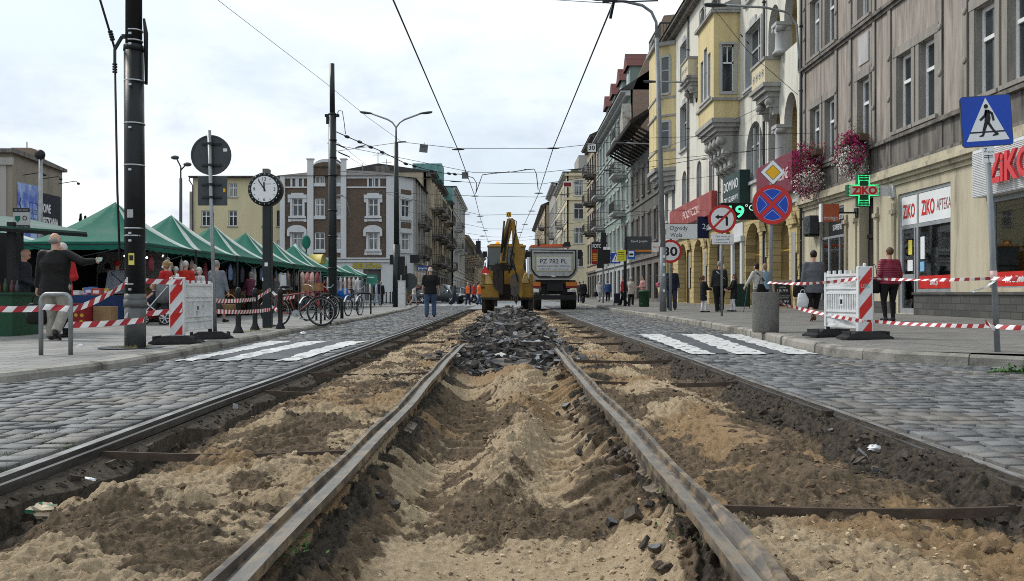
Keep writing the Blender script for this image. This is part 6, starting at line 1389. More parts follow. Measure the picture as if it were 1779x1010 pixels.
c=gp(1152,33);t=thing('street_lamp','tall grey lamp mast curving out over the street beside the direction board','street lamp',c)
x1=at(1141,30,33).x
mb=MB();mb.tube([c,V((c.x,33,2.6))],[.13,.12],14);mb.tube([V((c.x,33,2.6)),V((x1,33,10.6))],[.10,.08],14);mb.build('mast',M_greypole,t)
mb=MB();mb.tube([V((x1,33,10.6)),V((x1-.02,33,11.2)),V((x1-.2,33,11.6)),V((x1-.55,33,11.85)),V((x1-1.2,33,12.0)),V((x1-1.9,33,12.1))],.055,8);mb.build('arm',M_greypole,t)
mb=MB();cobra(mb,V((x1-1.8,33,12.08)),(-1,0,.1),.8);mb.build('lamp_head',M_signback,t)
mb=MB()
for(z,s)in((.9,.05),(1.5,.04),(1.9,.06),(2.2,.05)):mb.box((c.x-.05+s*.3,33-.135,z),(c.x+s,33-.125,z+.1))
mb.build('sticker',M_whitesign,t)
def wall_lamp(label,pw,dw,ph,mat=M_steel):
 """bracket lamp fixed to the facade at picture point pw, head at picture point ph, both at distance dw"""
 a=at(*pw,dw);a.x=10.95 if a.x>8 else a.x;h_=at(*ph,dw);t=thing('wall_lamp',label,'street lamp',a)
 mb=MB();up=h_.z-a.z;mb.tube([a+V((0,0,-.5)),a,a+V((-.08,0,.6*up)),a+V((-.4,0,.85*up)),a+(h_-a)*.45+V((0,0,.5*up)),h_],.045,7);mb.build('arm',mat,t)
 mb=MB();cobra(mb,h_+V((.1,0,-.02)),(-1,0,.06),.85);mb.build('lamp_head',M_signback,t)
 mb=MB();mb.box((a.x-.02,a.y-.08,a.z-.6),(a.x+.05,a.y+.08,a.z-.2));mb.build('bracket',M_dark,t)
wall_lamp('long bracket street lamp reaching out over the loggia of the bay house',(1386,95),32.6,(1258,9))
wall_lamp('bracket street lamp on the bay house beyond the big oriel',(1211,160),50.5,(1140,142))
wall_lamp('bracket street lamp below the oriel tower of the bay house',(1144,262),63.2,(1088,249))
wall_lamp('small bracket lamp on the green balconied house',(1090,305),80,(1062,296));wall_lamp('bracket lamp far down the street on the beige house',(1032,330),112,(1006,318))
c=gp(1119,44);t=thing('litter_bin','green round litter bin at the tram stop','bin',c)
mb=MB();mb.lathe([(.24,0),(.26,.04),(.28,.75),(.30,.76),(.30,.80),(.27,.82),(.22,.86)],c,20);mb.build('body',pm('bin_green',(.015,.055,.025),.2,4,.5),t);mb=MB();mb.lathe([(.272,.62),(.276,.67)],c,20);mb.build('band',pm('lime_band',(.1,.25,.06)),t)
c=gp(1104,46);t=thing('bench','low dark bench beside the green litter bin','bench',c)
mb=MB()
for k in range(4):mb.box((c.x-.4,c.y-.24+.12*k,c.z+.42),(c.x+.4,c.y-.14+.12*k,c.z+.46))
mb.build('seat',M_dark,t)
for s in(-.36,.36):mb=MB();mb.box((c.x+s-.025,c.y-.22,c.z),(c.x+s+.025,c.y-.17,c.z+.42));mb.box((c.x+s-.025,c.y+.17,c.z),(c.x+s+.025,c.y+.22,c.z+.42));mb.box((c.x+s-.024,c.y-.17,c.z+.01),(c.x+s+.024,c.y+.17,c.z+.05));mb.build('leg',M_ink,t)
t,c=simple_sign('dark tram stop post with hanging departure board, yellow notice and blue pictogram',1086,48,None,z_(392,48),'stop sign',.09,M_dark,name='tram_stop_post')
mb=MB();x0=at(1087,0,48).x;x1=at(1132,0,48).x;mb.box((x0,48.0,z_(441,48)),(x1,48.2,z_(411,48)),0);mb.box((x0,47.99,z_(437.5,48)),(x1,48.0,z_(434.5,48)),1);mb.text('Rynek Jezycki',(x0+.75,47.985,z_(421,48)),XU,ZU,.12,2,.9);mb.build('departure_board',[M_signback,pm('orange_line',(.6,.2,.03)),M_whitesign],t)
mb=MB();a,b=at(1071.5,454,47.8),at(1087,434.5,47.8);mb.box((a.x,47.75,a.z),(b.x,47.8,b.z),0);
for k in range(4):mb.box((a.x+.05,47.745,a.z+.1+.12*k),(b.x-.08,47.75,a.z+.13+.12*k),1)
mb.build('yellow_notice',[pm('notice_yellow',(.72,.66,.05)),M_ink],t)
mb=MB();a,b=at(1090,451,47.8),at(1103,435,47.8);mb.box((a.x,47.75,a.z),(b.x,47.8,b.z),0);mb.box((a.x+.06,47.745,a.z+.14),(b.x-.06,47.75,b.z-.05),1);mb.box((a.x+.1,47.74,a.z+.22),(b.x-.1,47.745,b.z-.18),2);mb.build('pictogram',[pm('stop_blue',(.02,.10,.36)),M_whitesign,M_ink],t)
t,c=simple_sign('black traffic signal cluster on a grey pole in front of the photo shop sign',1048,66,None,z_(405,66),'traffic light',.07,name='traffic_light')
def sigbox(a,b,d):p=at(a[0],a[1],d);q=at(b[0],b[1],d);mb=MB();mb.box((p.x,d-.15,q.z),(q.x,d+.15,p.z));return mb
sigbox((1038,433),(1060,458),66).build('signal_head',M_ink,t);sigbox((1044,405),(1053,432),66).build('signal_head',M_ink,t);sigbox((1037,458),(1048,466),66).build('signal_head',M_ink,t)
mb=MB();
for px in(1051,1057.5):p=at(px,432,65.8);mb.box((p.x-.12,65.78,p.z-.1),(p.x+.12,65.82,p.z+.12))
mb.build('lane_plate',M_whitesign,t)
t,c=simple_sign('small blue pedestrian crossing sign beyond the tram stop',1068,62,None,z_(438,62))
p=at(1069,449,62);mb=MB();mb.box((p.x-.35,61.9,p.z-.38),(p.x+.35,61.93,p.z+.38),0);mb.add([(p.x-.28,61.89,p.z-.27),(p.x+.28,61.89,p.z-.27),(p.x,61.89,p.z+.3)],[(0,1,2)],1);mb.bar((p.x-.06,61.885,p.z-.2),(p.x+.02,61.885,p.z+.1),.05,.003,2,up=(0,1,0));mb.build('plate',[M_blue,M_whitesign,M_ink],t)
p=at(1043,441,96);t=thing('projecting_sign','black and red photo shop sign with yellow list on the green house','sign',p);x0,x1=at(1028,0,96).x,at(1061,0,96).x
mb=MB();mb.box((x0,96,z_(433,96)),(x1,96.3,z_(421,96)),0);mb.box((x0,96,z_(459,96)),(x1,96.3,z_(433,96)),1);mb.text('FOTOLAB F',((x0+x1)/2,95.98,z_(431,96)),XU,ZU,.42,2,1.9,bold=.03)
for k in range(4):mb.box((x0+.1,95.98,z_(443+3.6*k,96)),(x0+1.0,96,z_(440.8+3.6*k,96)),3)
mb.box((x1,96.1,z_(440,96)),(10.98,96.2,z_(438,96)),0);mb.build('panel',[M_ink,pm('dim_red_panel',(.25,.02,.02)),M_whitesign,pm('amber_list',(.7,.35,.03))],t)
p=at(1141,430,56);t=thing('projecting_sign','small white shop sign with red lettering behind the lamp mast','sign',p);mb=MB();mb.box((p.x-.35,56,p.z-.3),(p.x+.3,56.12,p.z+.32));mb.text('Paczki',(p.x,55.99,p.z-.05),XU,ZU,.14,1,.5);mb.box((p.x+.3,56.04,p.z),(10.98,56.08,p.z+.05));mb.build('panel',[M_whitesign,M_red],t)
p=at(1028,257,46);t=thing('hanging_sign','square white thirty sign with dark rim hanging on the span wire','road sign',p)
mb=MB();s=.27;mb.box((p.x-s,45.98,p.z-s),(p.x+s,46.02,p.z+s),1);mb.box((p.x-s+.05,45.975,p.z-s+.05),(p.x+s-.05,45.98,p.z+s-.05),0);mb.text('30',(p.x,45.97,p.z-.11),XU,ZU,.22,1,.34,bold=.02);mb.build('plate',[M_whitesign,M_ink],t)
for(px,py,d,lb)in((736,258,40,'tilted grey square sign back hanging on the span wire over the corner house'),(808,305,34,'grey square sign back hanging on the feeder cable over the street')):
 p=at(px,py,d);mb=MB();s=.19 if d==40 else.13;a=R(-6)if d==40 else 0;X_=V((math.cos(a),0,math.sin(a)));Z_=V((-math.sin(a),0,math.cos(a)));mb.prism([(-s,-s),(s,-s),(s,s),(-s,s)],p,X_,Z_,.02);mb.bar(p+Z_*s,p+Z_*(s+.08),.03,.03);mb.bar(p-X_*s*.6+Z_*s*.5-V((0,.015,0)),p+X_*s*.6+Z_*s*.5-V((0,.015,0)),.02,.02)
 tag(mb.build('hanging_sign',pm('blank_sign_grey',(.13,.135,.14)),base=p),lb,'road sign')
p=at(831,430,80);t=thing('traffic_light','black traffic signal hanging high over the middle of the street','traffic light',p);mb=MB();mb.box((p.x-.22,79.8,p.z-.6),(p.x+.22,80.2,p.z+.6));mb.build('signal_head',M_ink,t);mb=MB();mb.bar(p+V((0,0,.6)),p+V((0,0,.8)),.06,.06);mb.box((p.x+.1,79.9,p.z-.9),(p.x+.55,79.95,p.z-.62));mb.build('bracket',M_signback,t)
p=at(1003,293,150);t=thing('hanging_sign','red and white bar sign hanging before the curved gable','road sign',at(986,320,90));p=at(986,320,90);mb=MB();mb.box((p.x-.42,90,p.z-.3),(p.x+.42,90.05,p.z+.3),0);mb.box((p.x-.38,89.99,p.z-.26),(p.x+.38,90,p.z+.16),1);mb.build('plate',[pm('dark_red_bar',(.2,.02,.03)),M_whitesign]if False else[M_whitesign,pm('dark_red_bar',(.2,.02,.03))],t)
c=V((10.55,33.4,zr(10.5)));t=thing('chalkboard','wood framed chalkboard with prices leaning by the yellow arches','chalkboard',c);w2=.36;h=1.12
mb=MB();L_=V((0,.22,0))
def cb(x0,x1,z0,z1,m,e=0):mb.add([c+V((x,-.25+.22*(z/h)-e,z))for x,z in((x0,z0),(x1,z0),(x1,z1),(x0,z1))]+[c+V((x,-.21+.22*(z/h)-e,z))for x,z in((x0,z0),(x1,z0),(x1,z1),(x0,z1))],[(0,1,2,3),(7,6,5,4),(0,4,5,1),(1,5,6,2),(2,6,7,3),(3,7,4,0)],m)
cb(-w2,w2,.05,h,0);mb.bar(c+V((-w2+.03,.35,0)),c+V((-w2+.03,0,h-.05)),.04,.04);mb.bar(c+V((w2-.03,.35,0)),c+V((w2-.03,0,h-.05)),.04,.04);mb.build('frame',pm('pale_worn_wood',(.33,.25,.18),.25,9,.7),t)
mb=MB();cb(-w2+.06,w2-.06,.12,h-.08,0,.006);up_=V((0,.19,.98)).normalized()
for tx,z,hh,ww in(('PROMOCJA',.95,.075,.5),('LOSOS',.80,.06,.26),('18.99',.64,.12,.4),('PIERS Z KURCZAKA',.48,.06,.52),('ZAGRODOWA',.40,.06,.44),('35.99',.22,.13,.42)):mb.text(tx,c+V((0,-.262+.22*(z/h),z)),XU,up_,hh,1,ww)
mb.build('board',[pm('chalk_slate',(.02,.022,.026)),pm('chalk_white',(.5,.5,.5))],t)
c=V((9.6,35.5,zr(9.6)));t=thing('menu_board','small dark green menu board behind the woman with the cane','board',c);mb=MB();mb.box((c.x-.3,c.y,.3),(c.x+.3,c.y+.05,1.25));mb.build('board',pm('bottle_green_board',(.012,.04,.03)),t);mb=MB();mb.box((c.x-.32,c.y-.01,.24),(c.x-.3,c.y+.06,1.3));mb.box((c.x+.3,c.y-.01,.24),(c.x+.32,c.y+.06,1.3));mb.build('frame',M_dark,t)
M_tw=pm('white_tape',(.78,.77,.76),.06,20,.4);M_tr=pm('red_tape',(.40,.035,.045),.1,20,.4)
def tape(label,a,b,sag=.06,w=.075,twist=0,per=.12):
 a=V(a);b=V(b);L=(b-a).length;n=max(8,int(L/.03));mb=MB();d=(b-a).normalized();ph=rnd.random()*6
 def pt(t,s):
  p=a+(b-a)*t+V((0,0,-sag*4*t*(1-t)));an=twist*math.sin(t*math.pi*2+ph)*1.2+.25*math.sin(t*9+ph)
  side=d.cross(V((0,0,1))).normalized();up=V((0,0,1))*math.cos(an)+side*math.sin(an)
  return p+up*(s*w/2)
 k=0;t=0.;sl=w*.5/L;st=per/L
 while t<1:
  t1=min(1,t+st);m=k%2;q=4
  for j in range(q):
   u0,u1=t+(t1-t)*j/q,t+(t1-t)*(j+1)/q
   cl=lambda x:min(1,max(0,x))
   mb.add([pt(cl(u0-sl),-1),pt(cl(u1-sl),-1),pt(cl(u1+sl),1),pt(cl(u0+sl),1)],[(0,1,2,3)],m)
  t=t1;k+=1
 o=mb.build('barrier_tape',[M_tw,M_tr],base=a)
 md=o.modifiers.new('film','SOLIDIFY');md.thickness=.001
 return tag(o,label,'tape','red and white barrier tape')
pole=gp(235,11.8);Hp=lambda px,py,d:at(px,py,d)
tape('tape entering the picture at the market end and tied to the galvanised hoop',Hp(-60,533,10.5),Hp(74,536,10.5),.02)
tape('tape stretched across the front of the galvanised bike hoop',Hp(74,533,10.44),Hp(122,537,10.44),.0)
tape('tape rising from the hoop to the thick black pole',Hp(122,540,10.5),Hp(218,494,11.6),.03)
tape('upper tape from the thick black pole to the striped barrier board',Hp(216,486,11.62),Hp(318,490,12.5),.01)
tape('lower tape sagging from the hoop to the thick black pole',Hp(112,565,10.5),Hp(252,556,11.6),.015)
tape('lower tape from the thick black pole to the barrier',Hp(216,548,11.62),Hp(318,538,12.5),.01)
tape('tape along the top of the barrier beside the black pole',Hp(296,484,12.45),Hp(356,497,13.9),.02,per=.1)
tape('upper tape from the barrier past the two bollards',Hp(374,523,14.2),Hp(443,520,17.6),.015)
tape('lower tape from the barrier to the clock post',Hp(372,541,14.2),Hp(470,538,18.9),.03)
tape('tape rising from the bollard to the clock post',Hp(443,521,17.6),Hp(470,503,18.85),.0)
tape('tape slanting down from the clock post to the bicycle',Hp(472,506,18.85),Hp(487,519,18.9),.01)
tape('tape tied from the bicycle frame toward its saddle',Hp(487,519,18.9),Hp(512,516,20.0),.01)
tape('lower tape from the clock post to the bollard by the bicycle',Hp(472,533,18.85),Hp(488,541,18.3),.01)
tape('long upper tape from the planter past the woman in grey to the barrier',Hp(1334,491,15.5),Hp(1494,483,12.75),.05,.05,.7,.1)
tape('long upper tape from the barrier to the leaning pole of the crossing sign',Hp(1512,484,12.7),Hp(1722,484,9.9),.02,.042,.7,.1)
tape('lower tape sloping from the planter to the barrier',Hp(1352,526,15.5),Hp(1500,558,12.6),.03,.055,.5,.1)
tape('lower tape from the barrier to the foot of the crossing sign pole',Hp(1500,557,12.6),Hp(1728,567,9.85),.02,.048,.4,.1)
tape('upper tape leaving the picture past the pharmacy window',Hp(1722,484,9.9),Hp(1860,482,8.6),.01,.05,.3)
tape('lower tape leaving the picture past the pharmacy plinth',Hp(1728,567,9.85),Hp(1860,567,8.6),.02,.055,.3)
tape('loose white tape end hanging at the crossing sign pole',Hp(1730,487,9.85),Hp(1688,507,9.8),.02,.03,.8,3)
tape('short knotted tape end sticking out at the crossing sign pole foot',Hp(1729,572,9.85),Hp(1711,559,9.8),.0,.05,.2)
def wire(label,pts,r,group=None,fittings=(),name='overhead_wire',sag=0,cat='wire',fr=.024):
 pts=[V(p)for p in pts];P_=[]
 for i in range(len(pts)-1):
  n=8 if sag else 1
  for j in range(n):t=j/n;P_.append(pts[i]+(pts[i+1]-pts[i])*t+V((0,0,-sag*4*t*(1-t))))
 P_.append(pts[-1]);mb=MB();mb.tube(P_,r,5)
 for(p,l)in fittings:
  p=V(p);mb.tube([p-V(l)/2,p-V(l)*.2,p+V(l)*.2,p+V(l)/2],[fr*.5,fr,fr,fr*.5],7)
 return tag(mb.build(name,M_wire,base=pts[0]),label,cat,group)
def cpt(px,py):d=F*3.95/(HY-py);return at(px,py,d)
def hang(px,py):p=cpt(px,py);return(p,(.34,0,.0))
wire('tram contact wire over the market side track with black clamps',[cpt(640,-90),cpt(683,0),cpt(795,259),cpt(825,341),cpt(834,378),cpt(850,425),cpt(866,460)],.013,'tram contact wires',[hang(796,260),hang(825,341),hang(834,376),hang(833,386),hang(843,401),hang(850,420)])
wire('tram contact wire over the shop side track with black clamps',[cpt(1120,-110),cpt(1066,3),cpt(961,258),cpt(936,336),cpt(912,388),cpt(900,420),cpt(893,460)],.013,'tram contact wires',[hang(961,258),hang(936,336),hang(924,367),hang(912,390),hang(903,404)])
p=cpt(1066,4);mb=MB();mb.bar(p+V((-.15,0,0)),p+V((.05,0,.03)),.03,.03);mb.bar(p,p+V((-.02,.2,-.15)),.035,.035);mb.bar(p+V((0,0,0)),p+V((.6,0,.02)),.015,.015);tag(mb.build('wire_clamp',M_ink,base=p),'black contact wire clamp at the top edge near the tall lamp mast','clamp')
tp=gp(578,27)
wire('span wire from the tall pole across both tracks to the shop fronts',[V((tp.x+.1,27,z_(263,27))),at(698,247,25.3),cpt(795,258),cpt(961,258),at(1130,240,30),V((11,31,6.6))],.008,None,[(at(626,255,26),(.3,0,.06)),(at(697,247,25.4),(.3,0,.02))])
wire('beaded feeder cable from the tall pole to the loop over the street',[V((tp.x+.1,27,z_(229,27))),at(606,239,27.5),at(660,262,29.5),at(700,282,31),at(735,293,32.5),at(770,301,34),at(800,303,34.4),at(822,309,34.4),at(828,318,34.4),at(827,335,34.4)],.016,None,[(at(x,y,d),(.16,0,-.05))for x,y,d in((603,238,27.4),(625,247,28),(644,256,29),(664,265,29.6),(705,285,31.3),(720,289,32),(750,297,33),(780,302,34.2),(790,303,34.3))],cat='cable',fr=.05)
wire('black feeder loop arching between the two contact wires',[at(826,337,34.4),at(833,318,34.4),at(838,304,34.4),at(860,301,34.4),at(890,299,34.4),at(915,295,34.4),at(928,294,34.4),at(932,303,34.4),at(935,330,34.4)],.018,None,[(at(x,y,34.4),(.1,0,.02))for x,y in((862,301),(883,299),(912,295))],cat='cable')
wire('thin slack wire from the top edge past the tall pole to the double lamp',[at(330,-40,16),at(378,0,18),at(560,140,24),at(640,205,27),at(697,246,29)],.006)
wire('thin stay from the tall pole toward the brown corner house',[V((tp.x+.1,27,z_(247,27))),at(600,258,32),at(640,290,60)],.007,None,[(at(592,254,29.5),(.35,.3,-.13))])
wire('lower thin stay from the tall pole toward the corner house',[V((tp.x+.1,27,z_(261,27))),at(604,272,32),at(650,300,60)],.007,None,[(at(598,269,30),(.35,.3,-.12))])
spans=[(300,34,262,700),(318,36,0,0),(341,40,0,0),(374,44,0,0),(398,58,0,0),(412,72,0,0),(418,84,0,0),(432,110,0,0)]
for i,(py,d,_,_2)in enumerate(spans):
 z=z_(py,d);l=V((-9.3 if d>66 else-7.5+.01*d,d,z+.5+rnd.uniform(-.3,.8)));rr=V((10.9,d+rnd.uniform(-2,4),z+.6+rnd.uniform(-.2,1.2)))
 m1,m2=V((-1.4,d,z)),V((1.4,d,z+rnd.uniform(-.05,.05)))
 if d>84:rr.x=10.0
 wire('thin span wire crossing high over the street between the house fronts',[l,m1,m2,rr],.007+.00008*d,'span wires over the street',[(m1+V((-.8,0,.05)),(.5,0,0))]if i%2 else[(m2+V((1.2,0,.1)),(.5,0,0))])
wire('dark wire with insulators running from the oriel to the lamp bracket',[at(1232,5,32),at(1300,90,32.3),at(1386,165,32.6)],.010,None,[(at(1288,62,32.2),(.1,0,-.12)),(at(1299,74,32.2),(.1,0,-.12))])
wire('wire slanting up across the bay house front to the loggia',[at(1000,320,60),at(1140,262,50),at(1240,225,44),V((10.9,38,z_(190,38)))],.012,None,[(at(1300,216,40.5),(.5,0,.06))])
wire('twin wires fixed to the corbel of the big oriel',[at(1000,345,70),at(1145,290,56),at(1238,271,45.2)],.011,None,[(at(1225,277,46),(.4,0,.05))])
wire('thin wire along the top edge to the lamp mast arm',[at(930,-2,18),at(1062,6,11.9)],.006)
M_gcan=pm('green_canopy',(.013,.12,.082),.2,2,.7,spec=.12,bump=.12,bscale=8,col2=(.03,.11,.08),c2=(.52,.75),s2=2)
M_wcan=pm('greyed_white_canopy',(.40,.45,.42),.18,2,.7,spec=.12,bump=.12,bscale=8,col2=(.25,.28,.26),c2=(.5,.75),s2=2)
M_tealw=pm('pale_teal_canopy',(.30,.48,.43),.12,2,.6,bump=.1,bscale=8)
M_ycan=pm('yellow_canopy',(.50,.42,.11),.1,2,.6)
M_shadeback=pm('shade_backing',(.012,.012,.013),.3,2,.8)  # near-black backing: the gloom under the canopies put into its colour
M_gtarp=pm('grey_tarp',(.42,.42,.41),.25,1.5,.8,bump=.3,bscale=5,streak=True)
def tent(cx,cy,wx,wy,ze,zp,label,m=0,back=True,stripes=True,mats=None,side=False):
 t=thing('market_tent',label,'tent',(cx,cy,0),'market tents along the pavement')
 x0,x1,y0,y1=cx-wx/2,cx+wx/2,cy-wy/2,cy+wy/2;n=10
 cor=[(x0,y0),(x1,y0),(x1,y1),(x0,y1)];mb=MB();U_=(0,.16,.84,1)
 for f in range(4):
  a=V((*cor[f],0));b=V((*cor[(f+1)%4],0));vs=[];ne=n+1
  for j in range(ne):
   s=j/n;zz=ze+(zp-ze)*(s**1.3);e=min(.32,.13/(1.001-s))if stripes else.2
   for u in(0,e,e+(.5-e)*.5,.5,1-e-(.5-e)*.5,1-e,1):
    p=(a+(b-a)*u)*(1-s)+V((cx,cy,0))*s
    vs.append((p.x,p.y,zz-.12*math.sin(math.pi*u)*(1-s)*s*1.6))
  fs=[(j*7+i,j*7+i+1,(j+1)*7+i+1,(j+1)*7+i)for j in range(n)for i in range(6)]
  mb.add(vs,fs,0,True)
  if stripes and f in(1,3):
   for j in range(n):
    for i in(0,5):mb.m[len(mb.m)-6*n+j*6+i]=1
  k=18
  for i in range(k):
   p=a+(b-a)*i/k;q=a+(b-a)*(i+1)/k;d=.17+.05*abs(math.sin(i*1.7+cy));o_=V((0,0,ze))
   mb.add([p+o_,q+o_,q+V((0,0,ze-.17-.05*abs(math.sin((i+1)*1.7+cy)))),p+V((0,0,ze-d))],[(0,1,2,3)],0 if(f in(0,2)or not stripes)else 0)
 cn=mb.build('canopy',mats or[M_gcan,M_wcan],t)
 md=cn.modifiers.new('cloth','SOLIDIFY');md.thickness=.006
 for(x,y)in cor:mb=MB();mb.box((x-.02*0-.025,y-.025,.0),(x+.025,y+.025,ze));mb.build('leg',M_dark,t)
 mb=MB()
 for i in range(4):
  a=V((*cor[i],ze-.06));b=V((*cor[(i+1)%4],ze-.06));m_=(a+b)/2
  mb.bar(a,b,.03,.03);mb.bar(a,m_-V((0,0,.32)),.02,.02);mb.bar(m_-V((0,0,.32)),b,.02,.02)
 mb.build('truss',M_dark,t)
 if back:
  mb=MB();mb.box((x0+.03,y0+.03,.05),(x0+.07,y1-.03,ze-.06));mb.build('dark_back_wall',M_shadeback,t)  # closed dark back, added so the inside of the tent stays dark
  if side:mb=MB();mb.box((x0+.08,y1-.06,.05),(x1-.9,y1-.03,ze-.06));mb.build('side_wall',M_gtarp,t)
 return t
names=['nearest big green market tent rising behind the thick black pole','green and grey striped tent, second along the kerb','green and grey striped tent, third along the kerb, before the cream house','green and grey striped tent, fourth along the kerb, by the clock','green and grey striped tent, fifth along the kerb, just past the clock','green and grey striped tent, sixth along the kerb']
for i,lb in enumerate(names):tent(-11.25,24.7+4.08*i,3.1,4.0,2.18,3.45-(.08 if i>3 else 0),lb,side=(i in(0,)))
tent(-12.3,49.8,3.2,4.2,2.3,3.75,'pale teal peaked tent next to the tall traction pole',mats=[M_tealw,M_gcan],stripes=True)
tent(-10.9,51.3,2.6,4.6,2.1,3.0,'low green tent below the pale teal one',stripes=True)
tent(-10.6,56.4,2.8,5.0,2.0,2.75,'last low green and grey tent before the brown corner house')
tent(-14.9,23.4,3.4,4.2,2.25,3.05,'teal tent behind the kiosk awning',mats=[pm('teal_canopy',(.04,.26,.2),.12,2,.6),M_wcan],side=True)
tent(-18.6,28.5,3.6,4.4,2.2,3.2,'white topped tent far behind the kiosk',mats=[M_wcan,M_gcan])
mb=MB();n=10;c=V((-10.95,49.3,2.55))
P_=[(.75*math.cos(math.pi*i/n),.55*math.sin(math.pi*i/n))for i in range(n+1)]
vs=[c+V((s*.38,p[0],p[1]))for s in(-1.0,1.0)for p in P_];mb.add(vs,[(i,i+1,n+2+i,n+1+i)for i in range(n)]+[tuple(range(n+1)),tuple(range(n+1,2*n+2))[::-1]],0,True)
t=thing('arched_awning','small yellow arched awning between the green tents','awning',c);mb.build('canopy',M_ycan,t)
for s in(-.6,.6):mb=MB();mb.tube([c+V((0,s,0)),V((c.x,c.y+s,0))],.03,6);mb.build('leg',M_dark,t)
t=thing('flag_pole','green banner bag on a mast above the yellow awning','banner',(-11.5,52,0));p=at(532,421,52);mb=MB();mb.tube([V((p.x,52,0)),V((p.x,52,p.z+.4))],.04,6);mb.build('pole',M_dark,t);mb=MB();mb.ell(p,(.27,.16,.42),0,10,8);mb.build('banner',M_gcan,t)
t=thing('brick_shed','low brick shed with a dark roof behind the market tents','shed',(-30,62,0));mb=MB();mb.box((-33,60,0),(-21.5,66,3.7));mb.build('wall',P_rbrick,t);mb=MB();mb.add([(-33.3,59.6,3.7),(-21.2,59.6,3.7),(-21.2,66.3,4.9),(-33.3,66.3,4.9),(-33.3,66.4,3.7),(-21.2,66.4,3.7)],[(0,1,2,3),(3,2,5,4),(0,3,4),(1,5,2)]);mb.build('roof',P_tile if False else pm('rusty_roof',(.11,.05,.035),.3,2,.9),t)
def tree(label,c,h,rad,seed,fir=False,mats=None):
 rr=random.Random(seed);t=thing('fir_tree' if fir else 'tree',label,'tree',c);c=V(c)
 mb=MB();mb.tube([c,c+V((0,0,h*.5)),c+V((.1,0,h*.97))],[h*.025,h*.017,.02],8)
 if not fir:
  for i in range(7):a=rr.random()*6.3;mb.tube([c+V((0,0,h*(.3+.05*i))),c+V((math.cos(a)*rad*.6,math.sin(a)*rad*.6,h*(.5+.06*i)))],[.07,.02],5)
 mb.build('trunk',pm('bark',(.07,.05,.035),.3,8,.9),t)
 mb=MB()
 for i in range(2600):
  if fir:
   f=rr.random()**.7;tier=math.floor(f*11)/11;a=rr.random()*6.283;q=rr.random()**.6;r_=rad*(1-f)*q*(.7+.5*math.sin(a*5+tier*20));p=c+V((math.cos(a)*r_,math.sin(a)*r_,h*(.12+.88*f)-.25*q*(1-f)*h*.16));s=.10
  else:
   k=rr.randrange(9);ca=V((math.cos(k*2.4)*rad*.55*(k>0),math.sin(k*2.4)*rad*.55*(k>0),h*(.5+.05*k)));d=V((rr.gauss(0,1),rr.gauss(0,1),rr.gauss(0,1))).normalized()*rad*.55*rr.random()**.35;p=c+ca+d;s=.11
  n=V((rr.gauss(0,1),rr.gauss(0,1),rr.gauss(.5,1))).normalized();x=n.orthogonal().normalized();y=n.cross(x)
  mb.add([p-x*s,p+y*s*.5,p+x*s*1.3,p-y*s*.5],[(0,1,2,3)],rr.randrange(2))
 mb.build('crown',mats or[pm('fir_needles',(.03,.05,.03),.3,3,.8),pm('dark_needles',(.02,.035,.022),.3,3,.8)],t)
p=at(140,372,70);tree('dark double topped fir showing above the tents near the billboard house',(p.x,70,0),p.z,1.3,5,True);p=at(148,376,71.5);tree('shorter fir beside the double topped fir',(p.x,71.5,0),p.z,1.1,8,True)
for i,(x,y,h)in enumerate(((-47,84,5.2),(-42,86,4.6),(-38,84,5.0),(-58,80,6.0))):tree('bushy dark green tree %s'%('at the back of the market, near the cream house','behind the market between the sheds','behind the market close to the firs','behind the billboard house')[i],(x,y,0),h,2.6,20+i,False,[pm('tree_leaf',(.045,.075,.025),.3,3,.7),pm('dark_leaf',(.03,.05,.02),.3,3,.7)])
t=thing('market_hall','long low dark hall closing the back of the market','hall',(-27,52,0));mb=MB();mb.box((-62,70,0),(-33.2,73,3.2));mb.build('wall',P_dark,t);mb=MB();mb.box((-62.2,69.7,3.2),(-33,73.2,3.45));mb.build('roof',P_roof,t)
t=thing('market_kiosk','dark green market kiosk with a sloping awning and counter','kiosk',(-9.6,16.6,0))
A,B,C_,D=V((-11.0,14.3,2.12)),V((-8.75,17.9,2.10)),V((-10.9,19.4,2.52)),V((-13.2,15.8,2.6));mb=MB();e=V((0,0,.05))
mb.add([A,B,C_,D,A-e,B-e,C_-e,D-e],[(0,1,2,3),(7,6,5,4),(0,4,5,1),(1,5,6,2),(2,6,7,3),(3,7,4,0)],0);mb.build('awning',pm('kiosk_awning_green',(.03,.085,.06),.2,2,.5,col2=(.10,.14,.12),c2=(.5,.7)),t)
mb=MB();mb.bar(A-e*1.5,B-e*1.5,.05,.06);mb.build('awning_rail',M_ink,t)
mb=MB();c=gp(20,16.7);mb.box((c.x-.06,16.64,0),(c.x+.06,16.76,2.2));mb.build('post',M_ink,t)
mb=MB();mb.box((-11.6,16.1,.0),(-9.26,17.1,.80));mb.box((-11.65,16.05,.80),(-9.22,17.15,.84));mb.build('counter',pm('counter_green',(.012,.06,.03),.2,3,.5),t)
mb=MB();mb.box((-13.5,18.5,0),(-13.4,21,2.4));mb.box((-13.4,20.9,0),(-11.8,21,2.3));mb.build('dark_back_wall',M_shadeback,t)
p=at(37,380,16.9);t=thing('notice_board','small black and grey notice with a green shield on top of the kiosk awning','sign',p);mb=MB();mb.box((p.x-.16,16.9,p.z-.2),(p.x+.16,16.93,p.z+.2),0);mb.box((p.x-.165,16.895,p.z+.13),(p.x+.165,16.9,p.z+.205),1);mb.box((p.x-.165,16.895,p.z-.205),(p.x+.165,16.9,p.z-.13),1)
